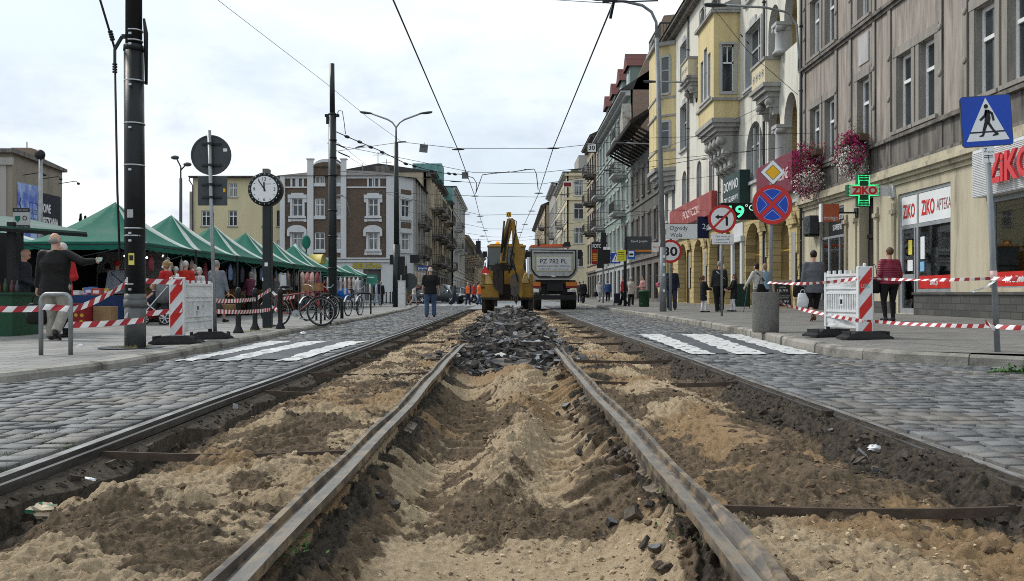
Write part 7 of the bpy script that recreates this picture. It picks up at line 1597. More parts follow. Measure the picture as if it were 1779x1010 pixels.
mb.text('NIE WCHODZ',(p.x,16.89,p.z+.15),XU,ZU,.03,0,.27);mb.text('BEZ MASECZKI',(p.x,16.89,p.z-.185),XU,ZU,.03,0,.28);mb.prism([(-.05,.05),(.05,.05),(.05,-.02),(0,-.07),(-.05,-.02)],(p.x-.07,16.895,p.z),XU,ZU,.004,2);mb.ring((p.x+.07,16.893,p.z+.01),XU,ZU,.03,.045,1);mb.bar((p.x,16.92,p.z-.35),(p.x,16.92,p.z-.2),.03,.02,1);mb.build('panel',[P_lstone,M_ink,M_gcan],t)
for i,(dx,h,cl)in enumerate(((-.1,.24,(.1,.03,.03)),(-.22,.27,(.03,.06,.03)),(-.34,.22,(.15,.06,.03)),(.0,.23,(.05,.05,.06)))):
 mb=MB();c=V((-9.4+dx,16.5,.84));mb.lathe([(.035,0),(.038,.02),(.038,h*.55),(.015,h*.75),(.014,h)],c,10);tag(mb.build('bottle',pm('bottle_tint_%d'%i,cl,.2,3,.2),base=c),'dark bottle standing on the green kiosk counter','bottle','bottles on the kiosk counter')
M_crate=pm('crate_wood',(.20,.11,.055),.3,8,.8);M_cdark=pm('dark_crate',(.06,.035,.02),.3,8,.8)
def stall(c,w,label,cloth):
 t=thing('market_stall',label,'stall',c);c=V(c);mb=MB();mb.box(c+V((-.45,-w/2,.74)),c+V((.45,w/2,.79)));mb.build('table_top',M_crate,t);mb=MB();mb.box(c+V((.45,-w/2,.12)),c+V((.47,w/2,.78)));mb.box(c+V((-.45,-w/2-.02,.12)),c+V((.45,-w/2,.78)));mb.build('cloth_skirt',cloth,t)
 for a in(-.4,.4):
  for b in(-w/2+.08,w/2-.08):mb=MB();mb.box(c+V((a-.02,b-.02,0)),c+V((a+.02,b+.02,.74)));mb.build('leg',M_dark,t)
 return t
pr_cols=[(.25,.04,.02),(.32,.16,.03),(.06,.12,.02),(.30,.22,.05),(.12,.03,.05),(.35,.08,.03)]
PR=[pm('produce_tint_%d'%i,c_,.25,9,.5)for i,c_ in enumerate(pr_cols)];PRN=['red','orange','green','yellow','plum coloured','scarlet']
def crate(c,k,label,tilt=.2,mat=None):
 t=thing('produce_crate',label,'crate',c,'produce crates on the market stalls');c=V(c);M_=Matrix.Rotation(tilt,4,'Y');mb=MB(frameT(c,(1,0,0),(0,1,0))@M_);
 for a,b in(((-.2,-.28,0),(.2,.28,.02)),((-.2,-.28,.02),(-.18,.28,.18)),((.18,-.28,.02),(.2,.28,.13)),((-.18,-.28,.02),(.18,-.26,.16)),((-.18,.26,.02),(.18,.28,.16))):mb.box(a,b)
 mb.build('box',mat or M_crate,t);mb=MB(frameT(c,(1,0,0),(0,1,0))@M_)
 for i in range(26):mb.ell((rnd.uniform(-.15,.15),rnd.uniform(-.24,.24),.10+rnd.uniform(0,.06)),rnd.uniform(.032,.05),0,7,5)
 mb.build('produce',PR[k],t)
tn=['first','second','third','fourth','fifth','sixth']
for i in range(6):
 y=24.7+4.08*i
 stall((-10.5,y+.5,0),2.6,'wooden stall table in the %s tent from the kiosk'%tn[i],M_cdark if i else pm('red_patterned_cloth',(.35,.03,.03),.3,5,.8))
 for j in range(4):
  k=(i*3+j*2)%6;crate((-10.42,y-.5+.62*j,.80),k,'shallow crate of %s produce on the %s tent table, %s'%(PRN[k].split()[0],tn[i],['kiosk end','second from kiosk','third from kiosk','far end'][j]))
 for j in range(2):crate((-9.95,y-.2+.9*j,.30),(i+j*3+1)%6,'low crate of %s produce before the %s tent table, %s'%(PRN[(i+j*3+1)%6].split()[0],tn[i],['kiosk side','far side'][j]),.35,M_cdark)
stall((-10.9,22.6,0),1.5,'blue draped table in front of the nearest tent',pm('blue_drape',(.02,.05,.15),.2,4,.7))
for i in range(14):
 c=V((-10.9+rnd.uniform(-.35,.35),22.0+rnd.uniform(0,1.2),.79));mb=MB();a,b,h=rnd.uniform(.06,.16),rnd.uniform(.06,.16),rnd.uniform(.05,.22);mb.box(c-V((a,b,0)),c+V((a,b,h)));mb.box(c+V((-a*.7,-b*1.01,h*.2)),c+V((a*.7,b*1.01,h*.7)),1)
 tag(mb.build('goods_packet',[pm('packet_tint_%d'%(i%5),[(.5,.08,.06),(.6,.6,.58),(.1,.2,.45),(.55,.4,.08),(.3,.1,.3)][i%5],.2,5,.5),M_whitesign],base=c,bevel=.005),'small bright packet lying on the blue draped table','packet','packets on the blue draped table')
c=V((-10.75,21.6,0));t=thing('cardboard_display','red display box with yellow spots under the nearest tent','box',c);mb=MB();mb.box(c+V((-.24,-.2,0)),c+V((.24,.2,.58)));mb.build('box',pm('red_display',(.25,.02,.02),.2,3,.6),t);mb=MB()
for i in range(9):mb.disc(c+V((rnd.uniform(-.18,.18),-.202,rnd.uniform(.08,.5))),XU,ZU,.045,.004,0,8)
mb.build('dot_pattern_print',pm('spot_yellow',(.6,.4,.05)),t)
c=V((-10.25,22.0,.0));mb=MB();mb.box(c+V((-.25,-.2,.0)),c+V((.2,.2,.5)));tag(mb.build('cardboard_box',pm('cardboard',(.32,.20,.10),.2,4,.8),base=c,bevel=.008),'plain cardboard box beside the blue draped table','box')
for px,py,d,w_ in((217,445,23,'by the thick black pole'),(255,448,24,'right of the thick black pole'),(283,445,25,'over the masked woman'),(443,472,36,'deep in the fourth tent')):
 p=at(px,py,d);t=thing('light_bulb','small lit bulb hanging under the tents %s'%w_,'lamp',p);mb=MB();mb.ell(p,.032,0,8,6);mb.build('bulb',pm('lit_bulb',(1,.93,.8),0,3,.4,emit=3),t);mb=MB();mb.tube([p+V((0,0,.03)),p+V((0,0,.4))],.008,5);mb.build('cord',M_ink,t)
g_cols=[(.55,.53,.5),(.5,.2,.2),(.2,.3,.5),(.55,.4,.35),(.08,.08,.1),(.45,.45,.55),(.6,.6,.6),(.25,.06,.08),(.3,.28,.2)]
G_m=[pm('garment_cloth_%d'%i,c_,.3,7,.85,bump=.3,bscale=14)for i,c_ in enumerate(g_cols)]
def rack(c,w,label,cols,ang=0,h=1.7,long=.9):
 c=V(c);d=V((math.cos(ang),math.sin(ang),0));t=thing('clothes_rack',label,'clothes rack',c);mb=MB()
 for s in(-1,1):mb.bar(c+d*s*w/2,c+d*s*w/2+V((0,0,h)),.03,.03);mb.bar(c+d*s*w/2+V((-d.y*.25,d.x*.25,.02)),c+d*s*w/2-V((-d.y*.25,d.x*.25,-.02)),.03,.03)
 mb.bar(c-d*w/2+V((0,0,h)),c+d*w/2+V((0,0,h)),.03,.03);mb.build('frame',M_steel,t)
 k=len(cols)
 for i,ci in enumerate(cols):
  p=c+d*(w*(-.45+.9*(i+.5)/k))+V((0,0,h-.04));n_=V((-d.y,d.x,0));mb=MB();L=long*rnd.uniform(.8,1.15);q=[]
  for(zz,wd,th)in((0,.04,.03),(-.06,.2,.05),(-.25,.24,.07),(-L*.6,.22,.07),(-L,.25,.06)):
   for a in range(8):an=6.283*a/8;q.append(p+n_*math.cos(an)*wd*(1+.06*math.sin(a*3+i))+d*math.sin(an)*th+V((0,0,zz)))
  mb.add(q,[(r*8+a,r*8+(a+1)%8,(r+1)*8+(a+1)%8,(r+1)*8+a)for r in range(4)for a in range(8)]+[tuple(range(8)),tuple(range(32,40))[::-1]],0,True)
  tag(mb.build('garment',G_m[ci],base=p),'garment on the %s'%' '.join(label.split()[:11]),'garment','garments on the %s'%label[:40])
rack(V((-8.9,38.6,0)),1.0,'clothes rack with a long floral dress by the tall pole',[3,1,3,7],.5,1.85,1.3)
rack(V((-8.75,45.5,0)),2.0,'crowded clothes rack of pale shirts next to the woman with the blue bag',[6,0,2,5,6,3,0,6],.15,1.75,.8)
rack(V((-9.0,49.5,0)),1.8,'rack of dark coats at the end of the market',[4,4,4,5,4],.6,1.75,1.1)
rack(V((-8.6,53.5,0)),1.3,'rack of long pale robes near the man in the blue jacket',[5,6,5],.2,1.5,1.1)
p=at(642,487,56);mb=MB();mb.box((p.x-.5,56,p.z-.35),(p.x+.5,56.04,p.z+.35));mb.box((p.x-.2,55.995,p.z+.15),(p.x+.3,56,p.z+.22),1);mb.bar((p.x,56.02,p.z-.35),(p.x,56.02,0),.05,.03);tag(mb.build('price_board',[pm('sea_green_board',(.05,.25,.18)),M_whitesign,M_dark],base=p),'sea green board at the end of the market stalls','sign')
for i in range(26):
 y=23.2+24*i/26+rnd.uniform(-.3,.3);c=V((-9.85+rnd.uniform(-.35,.1),y,2.0));L=rnd.uniform(.35,.8);mb=MB();w_=rnd.uniform(.10,.2)
 mb.lathe([(.01,0),(.012,-.12),(w_*.6,-.16),(w_,-.16-L*.4),(w_*.9,-.16-L),(w_*.3,-.2-L)],c,9,X=(.4,0,0));tag(mb.build('hanging_goods',G_m[rnd.randrange(9)],base=c),'cloth bag or garment hanging from the eaves of a green market tent','goods','goods hanging under the tent eaves')
for i,px in enumerate((665,678,682,671)):c=gp(px,70+i*2);mb=MB();mb.lathe([(.09,0),(.06,.1),(.05,.9),(.08,.96),(.0,1.05)],c,8);tag(mb.build('bollard',M_black,base=c),'thin dark chain post in front of the corner house shop','bollard','chain posts by the corner house')
M_asp=pm('broken_asphalt',(.04,.04,.043),.4,9,.85,bump=.6,bscale=50,col2=(.15,.125,.10),c2=(.46,.64),s2=5,island=.5)
M_aspl=pm('pale_asphalt_face',(.15,.155,.165),.3,7,.8,bump=.4,bscale=60,col2=(.27,.275,.28),c2=(.52,.7),s2=4,island=.45)
M_conc=pm('pale_concrete_lump',(.42,.41,.38),.2,8,.85,bump=.4,bscale=40)
hs_tab=soil(*np.meshgrid(np.linspace(-1.5,1.5,60),np.linspace(10.7,37.7,540)))[0]
def heap(x,y):
 sl=float(hs_tab[min(539,max(0,int((y-10.7)*20)))][min(59,max(0,int((x+1.5)*20)))])
 e=.74+.2*math.sin(y*.7);prof_=min(1,max(0,(y-11.9)/1.8))**.6*min(1,max(0,(37-y)/3))
 T=-.03+.0145*(y-11)+.05*math.sin(y*1.9+x*3);T=min(T,.27)
 return sl+max(.03,T-sl)*prof_*max(0,1-(abs(x-.03-.1*math.sin(y*.5))/(e+.25))**2.4)
def slab(mb,c,r,th,m,R_):
 n=rnd.choice((4,5,5,6));P_=[]
 for i in range(n):a=6.283*(i+rnd.uniform(-.25,.25))/n;rr=r*rnd.uniform(.65,1.15);P_.append(V((math.cos(a)*rr,math.sin(a)*rr*rnd.uniform(.6,.9),0)))
 top=[c+R_@(p+V((0,0,th/2+rnd.uniform(-.1,.1)*th)))for p in P_];bot=[c+R_@(p*rnd.uniform(.82,.98)+V((0,0,-th/2)))for p in P_]
 mb.add(top+bot,[tuple(range(n)),tuple(range(2*n-1,n-1,-1))]+[(i,n+i,n+(i+1)%n,(i+1)%n)for i in range(n)],m)
 mb.m[-n:]=[0]*n
ny,nx=150,60;yy=np.linspace(10.8,37.5,ny);xx=np.linspace(-1.25,1.3,nx);X_,Y_=np.meshgrid(xx,yy)
Z_=np.array([[heap(a,b)for a in xx]for b in yy])+.06*fbm(X_*4,Y_*3,4,500)+.035*fbm(X_*13,Y_*9,3,510)-.035
tag(grid_mesh('rubble',X_,Y_,Z_,M_asp),kind='stuff')
mb=MB()
for i in range(2600):
 y=11.2+25.3*rnd.random()**1.2;x=rnd.gauss(0,.48)
 if abs(x)>1.15:continue
 h=heap(x,y);r=rnd.uniform(.02,.095)*(1+.012*y)
 R_=Matrix.Rotation(rnd.random()*6.3,3,'Z')@Matrix.Rotation(rnd.gauss(0,.3),3,'X')@Matrix.Rotation(rnd.gauss(0,.3),3,'Y')
 slab(mb,V((x,y,h+r*.15)),r,rnd.uniform(.025,.07),1 if rnd.random()<.3 else(2 if rnd.random()<.035 else 0),R_)
tag(mb.build('rubble',[M_asp,M_aspl,M_conc]),kind='stuff')
for i in range(46):
 y=11.9+22.5*rnd.random()**1.15;x=rnd.gauss(0,.42);r=rnd.uniform(.12,.22)*(1+.008*y)
 if abs(x)>.95:x=rnd.uniform(-.8,.8)
 R_=Matrix.Rotation(rnd.random()*6.3,3,'Z')@Matrix.Rotation(rnd.gauss(.05,.2),3,'X')@Matrix.Rotation(rnd.gauss(0,.2),3,'Y');mb=MB();c=V((x,y,heap(x,y)+r*.28));slab(mb,c,r,rnd.uniform(.06,.10),1,R_)
 tag(mb.build('asphalt_slab',[M_asp,M_aspl if rnd.random()<.5 else M_asp],base=c),'broken slab of dark asphalt lying on the rubble heap between the rails','slab','asphalt slabs on the rubble heap')
mb=MB()
for i in range(260):
 s=rnd.choice((0,1,2,2,3,3));y=2.3*math.exp(rnd.random()*1.9)
 if s==0:x=-.785+.10+rnd.random()*.16
 elif s==1:x=-2.12+rnd.random()*.12
 elif s==2:x=.74-.10-rnd.random()*.22
 else:x=2.13-rnd.random()*.26
 h=float(soil(np.array([x]),np.array([y]))[0][0]);r=rnd.uniform(.012,.05)*(1.5 if s==2 and rnd.random()<.25 else 1)
 slab(mb,V((x,y,h+r*.2)),r,r*.7,0 if rnd.random()<.8 else 1,Matrix.Rotation(rnd.random()*6.3,3,'Z')@Matrix.Rotation(rnd.gauss(0,.6),3,'X')@Matrix.Rotation(rnd.gauss(0,.6),3,'Y'))
tag(mb.build('asphalt_crumbs',[pm('muddy_asphalt',(.06,.05,.042),.4,12,.95,bump=.7,bscale=60,col2=(.14,.10,.07),c2=(.5,.65),s2=6,island=.4),M_aspl]),kind='stuff')
def crumple(c,r,mats,label,name,cat,seed,grp=None):
 rr=random.Random(seed);mb=MB();mb.ell(c,(r,r*.7,r*.5),0,10,7);mb.v=[tuple(V(c)+(V(p)-V(c))*rr.uniform(.6,1.3))for p in mb.v];mb.m=[1 if rr.random()<.28 and len(mats)>1 else 0 for _ in mb.m];mb.s=[False]*len(mb.s)
 return tag(mb.build(name,mats,base=c),label,cat,grp)
def spt(px,py):
 d=3.0
 for _ in range(30):
  x=(px-CX)*d/F;h=float(soil(np.array([x]),np.array([d]))[0][0])if abs(x)<2.29 else 0;d=F*(CH-h)/(py-HY)
 return V(((px-CX)*d/F,d,h))
crumple(spt(74,900)+V((0,0,.035)),.062,[pm('crumpled_packet',(.55,.45,.33),.2,9,.6),pm('green_print',(.02,.18,.10)),],'crumpled cream packet with a green print lying on the sand','crumpled_packet','litter',3)
crumple(spt(156,842)+V((0,0,.02)),.035,[M_whitesign],'scrap of white paper on the dark bank of the trench','paper_scrap','litter',4)
crumple(V((-4.1,17.2,.03)),.06,[M_whitesign],'white tissue lying on the setts by the market kerb','paper_scrap','litter',6)
crumple(gp(140,12.4)+V((0,0,.01)),.05,[M_whitesign],'flattened white paper on the paving behind the bike hoop','paper_scrap','litter',7)
crumple(spt(1518,785)+V((0,0,.02)),.04,[M_whitesign],'scrap of white plastic on the trench bank of the shop side','paper_scrap','litter',8)
crumple(spt(790,625)+V((0,0,.05)),.09,[M_conc],'pale concrete lump at the end of the dusty rail by the rubble','concrete_lump','lump',9)
M_moss=pm('moss_green',(.045,.075,.015),.4,20,.9);M_straw=pm('dry_grass',(.30,.26,.12),.3,12,.9);M_weed=pm('weed_leaf',(.04,.10,.02),.35,14,.7)
def blades(mb,c,n,rad,h,m):
 for i in range(n):
  a=rnd.random()*6.283;q=rad*rnd.random()**.6;p=V(c)+V((math.cos(a)*q,math.sin(a)*q*.6,0));d=V((rnd.gauss(0,.5),rnd.gauss(0,.5),1)).normalized();s=d.cross(V((rnd.gauss(0,1),rnd.gauss(0,1),.1))).normalized()*.003
  L=h*rnd.uniform(.4,1.1);mb.add([p-s,p+s,p+d*L+V((rnd.gauss(0,.3),rnd.gauss(0,.3),-.2))*L],[(0,1,2)],m)
mb=MB()
for i in range(200):
 y=3.3+2.6*rnd.random()**1.3;x=-2.36-rnd.random()**1.5*.55;blades(mb,(x,y,-.014),14,.045,.022,0)
for i in range(60):y=rnd.uniform(4,9);blades(mb,(-2.40-rnd.random()*.3,y,-.014),10,.04,.018,0)
for(px,d)in((208,11.7),(224,11.6),(250,11.9)):blades(mb,gp(px,d),90,.12,.09,1)
for(px,d)in((420,16.6),(450,17.3),(462,18.6),(435,17.0)):blades(mb,gp(px,d),120,.22,.05,1)
tag(mb.build('grass',[M_moss,M_straw,M_weed]),kind='stuff')
mb=MB()
for(px,py,n)in((485,965,130),(1165,855,60),(1180,930,40)):
 c=spt(px,py)
 for i in range(n):p=c+V((rnd.gauss(0,.045),rnd.gauss(0,.09),abs(rnd.gauss(0,.02))+.01));nn=V((rnd.gauss(0,.6),rnd.gauss(0,.6),1)).normalized();x=nn.orthogonal().normalized();y=nn.cross(x);s=rnd.uniform(.006,.014);mb.add([p-x*s,p+y*s*.6,p+x*s,p-y*s*.6],[(0,1,2,3)])
tag(mb.build('moss',M_weed),kind='stuff')
c=at(1755,648,9.0);c=V((c.x,8.8,.0));mb=MB();
for i in range(160):p=c+V((rnd.gauss(0,.16),rnd.gauss(0,.08),abs(rnd.gauss(0,.03))+.01));nn=V((rnd.gauss(0,.7),rnd.gauss(0,.7),1)).normalized();x=nn.orthogonal().normalized();y=nn.cross(x);s=rnd.uniform(.015,.035);mb.add([p-x*s,p+y*s*.5,p+x*s*1.2,p-y*s*.5],[(0,1,2,3)])
mb.tube([c+V((-.35,0,.01)),c+V((0,.02,.02)),c+V((.3,-.03,.01))],.008,5);tag(mb.build('fallen_twig',M_weed,base=c),'leafy green twig lying on the setts below the crossing sign','twig')
M_jy=pm('digger_yellow',(.29,.165,.025),.25,2,.5,bump=.1,col2=(.12,.075,.03),c2=(.52,.72),s2=1.6);M_jyl=pm('lit_digger_yellow',(.50,.36,.15),.12,2,.5);M_grease=pm('greasy_dark_metal',(.035,.03,.026),.4,5,.6,.3,bump=.2,bscale=30)  # fender yellow is lighter: light on up-facing panels put into the colour
M_cabg=glassm('tinted_cab_glass',(.02,.035,.035),.05)
def pd(px,py,d):return at(px,py,d)
t=thing('backhoe_loader','yellow backhoe loader with folded boom, seen from behind beyond the rubble','digger',(-.07,37.5,0));D=37.0
def pbox(mb,x0,y0,x1,y1,d,dep,m=0):a=at(x0,y0,d);b=at(x1,y1,d);mb.box((a.x,d,b.z),(b.x,d+dep,a.z),m)
def ppoly(mb,pts,d,dep,m=0):mb.prism([((p[0]-CX)*d/F,CH-(p[1]-HY)*d/F)for p in pts],(0,d,0),XU,ZU,dep,m)
for px in(846,917):mb=MB();c=at(px,512,38.6);mb.lathe([(.3,-.22),(.74,-.22),(.78,-.12),(.78,.12),(.74,.22),(.3,.22)],(c.x,38.9,.74),28,X=(0,1,0),Y=ZU,Z=XU);w_=mb.build('wheel',M_rubber,t);mb=MB();mb.lathe([(.05,-.2),(.42,-.19),(.42,.19),(.05,.2)],(c.x,38.9,.74),20,X=(0,1,0),Y=ZU,Z=XU);mb.build('rim',M_jy,w_)
for x in(-.85,.75):mb=MB();mb.lathe([(.2,-.16),(.45,-.16),(.48,0),(.45,.16),(.2,.16)],(x,41.4,.48),20,X=(0,1,0),Y=ZU,Z=XU);mb.build('wheel',M_rubber,t)
mb=MB();pbox(mb,848,470,914,498,38.2,3.5);pbox(mb,838,494,925,520,37.9,.9,1);mb.build('chassis',[M_jy,M_grease],t)
mb=MB();pbox(mb,835.5,495,867,519,D,.5);pbox(mb,836,517,868,521,D-.05,.6,1);pbox(mb,837,519,843,537,D+.05,.25,1);pbox(mb,858,521,864,533,D+.1,.3,1);pbox(mb,835.8,498,842,501,D-.04,.1,1);mb.build('stabiliser',[M_jy,M_grease],t)
mb=MB();pbox(mb,908,494,926.5,520,D,.5);pbox(mb,905,517,927,521,D-.05,.6,1);pbox(mb,918,519,926,538,D+.05,.25,1);ppoly(mb,[(920,476),(926.5,477),(926.5,494),(920,494)],D+.02,.5,0);mb.build('stabiliser',[M_jy,M_grease],t)
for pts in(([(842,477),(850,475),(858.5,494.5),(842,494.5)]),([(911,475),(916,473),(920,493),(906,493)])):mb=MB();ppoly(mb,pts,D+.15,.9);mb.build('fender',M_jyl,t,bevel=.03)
mb=MB();ppoly(mb,[(836,477),(842,476),(842,494.5),(836,494.5)],D+.12,.5);mb.build('side_panel',M_jy,t)
mb=MB();zb_,zt_=CH+(HY-494)*39/F,CH+(HY-430)*39/F;xa,xb=(847-CX)*39/F,(913-CX)*39/F
for x in(xa,xa+.42,xb-.42,xb):mb.bar((x,39,zb_),(x+(.06 if x<0 else-.06),39.1,zt_),.07,.08)
for x in(xa,xb):mb.bar((x,40.6,zb_),(x+(.06 if x<0 else-.06),40.5,zt_),.07,.08)
mb.bar((xa,39,CH+(HY-462)*39/F),(xb,39,CH+(HY-462)*39/F),.05,.06);cabf=mb.build('cab',M_ink,t)
mb=MB();mb.box((xa+.02,39.02,zb_),(xb-.02,39.05,zt_));mb.build('cab_glass',M_cabg,cabf)
mb=MB();mb.box((xa+.04,40.5,zb_),(xb-.04,40.53,zt_-.1));mb.box((xa+.3,39.5,zb_),(xb-.5,40.1,zb_+.8));mb.build('cab_interior',M_cabg,cabf)
mb=MB();mb.box((xa-.02,38.9,zt_),(xb+.02,40.8,zt_+.10));mb.box((xa+.1,39.0,zt_+.1),(xb-.1,40.6,zt_+.16));mb.build('cab_roof',M_jy,t,bevel=.03)
p=at(864.5,426,39.2);mb=MB();mb.lathe([(.1,0),(.1,.1),(.06,.16),(.0,.17)],(p.x,39.3,zt_+.12),10);mb.build('beacon',pm('amber_beacon',(.75,.25,.02),.1,3,.3,emit=.5),t)
for px in(842.5,918):p=at(px,442,39.5);mb=MB();mb.box((p.x-.10,39.4,p.z-.13),(p.x+.10,39.48,p.z+.13));mb.bar(p,V((xa if px<880 else xb,39.5,p.z-.2)),.03,.03);mb.build('mirror',M_ink,t,bevel=.02)
mb=MB();ppoly(mb,[(835,475.5),(851.5,475.5),(843.2,461)],D-.02,.02,1);ppoly(mb,[(837.5,474.2),(849,474.2),(843.2,464)],D-.026,.004,0);mb.build('warning_triangle',[pm('fluorescent_red',(.75,.03,.02),.05,3,.4),M_red],t)
mb=MB();pbox(mb,860,458,876,500,D-.1,.6);pbox(mb,852,461,884,470,D-.15,.5);pbox(mb,866,470,874,512,D-.3,.3);ppoly(mb,[(856,470),(864,470),(868,500),(862,505),(856,492)],D-.25,.15);mb.build('kingpost',M_grease,t)
mb=MB();ppoly(mb,[(868,457),(880,457),(884,420),(893,384),(891,379),(881,380),(876,400)],D-.75,.34);ppoly(mb,[(871,455),(877,455),(886,390),(882,390)],D-.76,.36,1);mb.build('boom',[M_jy,M_grease],t,bevel=.02)
mb=MB();ppoly(mb,[(889,384),(894,382),(897,402),(905,432),(912,436),(911,450),(907,480),(909,515),(905,519),(900,512),(900,482),(893,455),(890,420)],D-.9,.38);mb.build('dipper',M_jy,t,bevel=.02)
mb=MB();ppoly(mb,[(886,487),(889,478),(897,474),(902,480),(902,508),(896,517),(888,512)],D-.95,.5);ppoly(mb,[(888,508),(902,508),(900,522),(897,530),(893,522)],D-.85,.4)
for k in range(4):pbox(mb,888+3.5*k,516,889.6+3.5*k,523,D-1.0,.2)
mb.build('bucket',pm('worn_bucket_steel',(.085,.075,.07),.35,5,.6,.4,col2=(.16,.11,.07),c2=(.55,.7)),t)
mb=MB()
for a,b,r_ in(((874,430),(886,383),.06),((876,384),(871,440),.045),((888,440),(896,400),.05),((884,475),(893,440),.04)):mb.tube([at(*a,D-1.0),at(*b,D-1.0)],r_,8)
mb.build('hydraulic_ram',M_grease,t)
mb=MB()
for pts in([(890,381),(897,385),(896,400)],[(887,440),(889,460),(897,475),(900,490)],[(878,445),(884,462),(890,470)],[(892,420),(886,450),(890,466)]):mb.tube([at(*q,D-1.06)for q in pts],.022,6)
mb.build('hydraulic_hose',M_ink,t)
p=at(884,373,D-.6);mb=MB();mb.box((p.x-.10,D-.62,p.z-.10),(p.x+.10,D-.6,p.z+.10),0)
for k in range(3):mb.add([(p.x-.10+.075*k,D-.623,p.z-.1),(p.x-.06+.075*k,D-.623,p.z-.1),(min(p.x+.1,p.x+.0+.075*k),D-.623,p.z+.1),(min(p.x+.1,p.x-.04+.075*k),D-.623,p.z+.1)],[(0,1,2,3)],1)
mb.bar((p.x,D-.58,p.z-.1),(p.x+.03,D-.58,p.z-.25),.03,.03,1);mb.build('hazard_plate',[M_yellow,M_ink],t)
mb=MB();mb.box((-1.05,41.8,.5),(.95,42.6,1.3));mb.box((-.7,40.6,1.0),(.6,42,1.6));mb.build('loader_bucket',M_jy,t)
D=46.3;t=thing('tipper_truck','grey tipper truck with an orange cab parked beside the digger, seen from behind','truck',at(962,538,D)*1)
M_tip=pm('dull_grey_tipper',(.38,.39,.39),.12,2,.5,.2,col2=(.2,.2,.19),c2=(.55,.72));M_or=pm('orange_cab_paint',(.62,.10,.015),.1,2,.4)
def q_(x,y):return(919+(x-500)*.19785,430.3+(y-355)*.19802)
W_=[q_(*p)for p in((505,358),(925,370),(928,640),(860,642),(560,642),(503,600),(503,360))]
mb=MB();ppoly(mb,[q_(*p)for p in((500,358),(928,368),(928,560),(905,600),(860,640),(575,640),(525,600),(503,555))],D+.1,6.0,0);mb.build('tipper_body',M_tip,t)
mb=MB();ppoly(mb,[q_(*p)for p in((515,372),(915,378),(915,545),(890,590),(850,618),(585,618),(545,590),(518,545))],D,.1,1);ppoly(mb,[q_(*p)for p in((526,380),(904,386),(903,540),(880,582),(846,606),(590,606),(556,582),(530,540))],D-.03,.08,0)
for a,b,m in(((540,396),(888,402),2),):
 pa,pb_=q_(*a),q_(*b);pbox(mb,pa[0],pa[1],pb_[0],pb_[1]+.6,D-.06,.05,1)
for(x0,x1)in((547,556),(880,890)):pa,pb_=q_(x0,412),q_(x1,570);pbox(mb,pa[0],pa[1],pb_[0],pb_[1],D-.06,.05,3)
pa,pb_=q_(560,428),q_(878,566);pbox(mb,pa[0],pa[1],pb_[0],pb_[1],D-.05,.04,3);pa,pb_=q_(566,436),q_(872,558);pbox(mb,pa[0],pa[1],pb_[0],pb_[1],D-.06,.04,4)
c=at(*q_(716,470),D-.07);T_=lambda tx,y,h,w_,m=1:mb.text(tx,(c.x,D-.068,at(0,q_(0,y)[1],D).z),XU,ZU,h,m,w_)
T_('PZ 782 PL',494,.23,1.45);T_('TRANSPORT  ROBOTY ZIEMNE - WYBURZENIA',525,.075,1.75,5);T_('T. 693 833 815   www.wyburzenia.pl',548,.06,1.6,5)
pa,pb_=q_(698,603),q_(732,611);pbox(mb,pa[0],pa[1],pb_[0],pb_[1],D-.07,.04,6);mb.build('tailgate',[M_tip,M_ink,M_ink,pm('olive_rim',(.36,.35,.22)),pm('pale_tail_panel',(.52,.53,.55),.06,3,.45),pm('slate_letter',(.06,.10,.13)),M_whitesign],t)
mb=MB();ppoly(mb,[q_(*p)for p in((506,345),(520,332),(850,322),(870,345))],D+6.2,2.0,0);pa,pb_=q_(510,342),q_(880,640);mb.build('cab',M_or,t);mb=MB();ppoly(mb,[q_(*p)for p in((800,330),(812,308),(860,304),(868,345),(800,345))],D+5.5,.8);ppoly(mb,[q_(*p)for p in((575,345),(573,280),(582,275),(592,300),(594,345))],D+5.5,.1);mb.build('rolled_cover',M_ink,t)
mb=MB();pbox(mb,931,487,1000,494,D+.3,6,0);pbox(mb,940,494,990,512,D+.6,5,0);pbox(mb,927,513,1002,521,D+.05,.25,0);pbox(mb,950,494,978,506,D+.2,.3,0);mb.build('chassis',M_ink,t)
for x0,x1 in((926,939),(983,1003)):
 mb=MB();pbox(mb,x0,490,x1,497,D+.1,.1,0);pbox(mb,x0,497,x1,501,D+.1,.1,1);mb.build('tail_lamp',[pm('orange_lamp_board',(.5,.16,.03)),pm('dark_red_lens',(.16,.01,.012),.1,3,.25)],t)
mb=MB();pbox(mb,986,503,1002,507.5,D+.08,.03,0);a=at(994,507,D+.07);mb.text('PZ 782PL',(a.x,D+.077,a.z),XU,ZU,.1,1,.42);mb.build('number_plate',[M_whitesign,M_ink],t);mb=MB();pbox(mb,927,502,936,508,D+.08,.03,0);mb.build('marker_board',M_whitesign,t)
for px in(930.5,936.5,981,989,997):
 c=at(px,0,D+1.0)
 for dy in(1.2,2.5):mb=MB();mb.lathe([(.2,-.12),(.48,-.12),(.51,-.06),(.51,.06),(.48,.12),(.2,.12)],(c.x,D+dy,.51),24,X=(0,1,0),Y=ZU,Z=XU);mb.build('wheel',M_rubber,t)
for px in(931,994):c=at(px,0,D+6.8);mb=MB();mb.lathe([(.2,-.14),(.48,-.14),(.51,0),(.48,.14),(.2,.14)],(c.x,D+7,.51),20,X=(0,1,0),Y=ZU,Z=XU);mb.build('wheel',M_rubber,t)
for px,dx in((917,-.15),(1007,.15)):p=at(px,440,D+6.5);mb=MB();mb.box((p.x-.14,D+6.5,p.z-.35),(p.x+.14,D+6.6,p.z+.2));mb.bar(p,p-V((dx*4,0,0)),.05,.05);mb.build('mirror',M_ink,t)
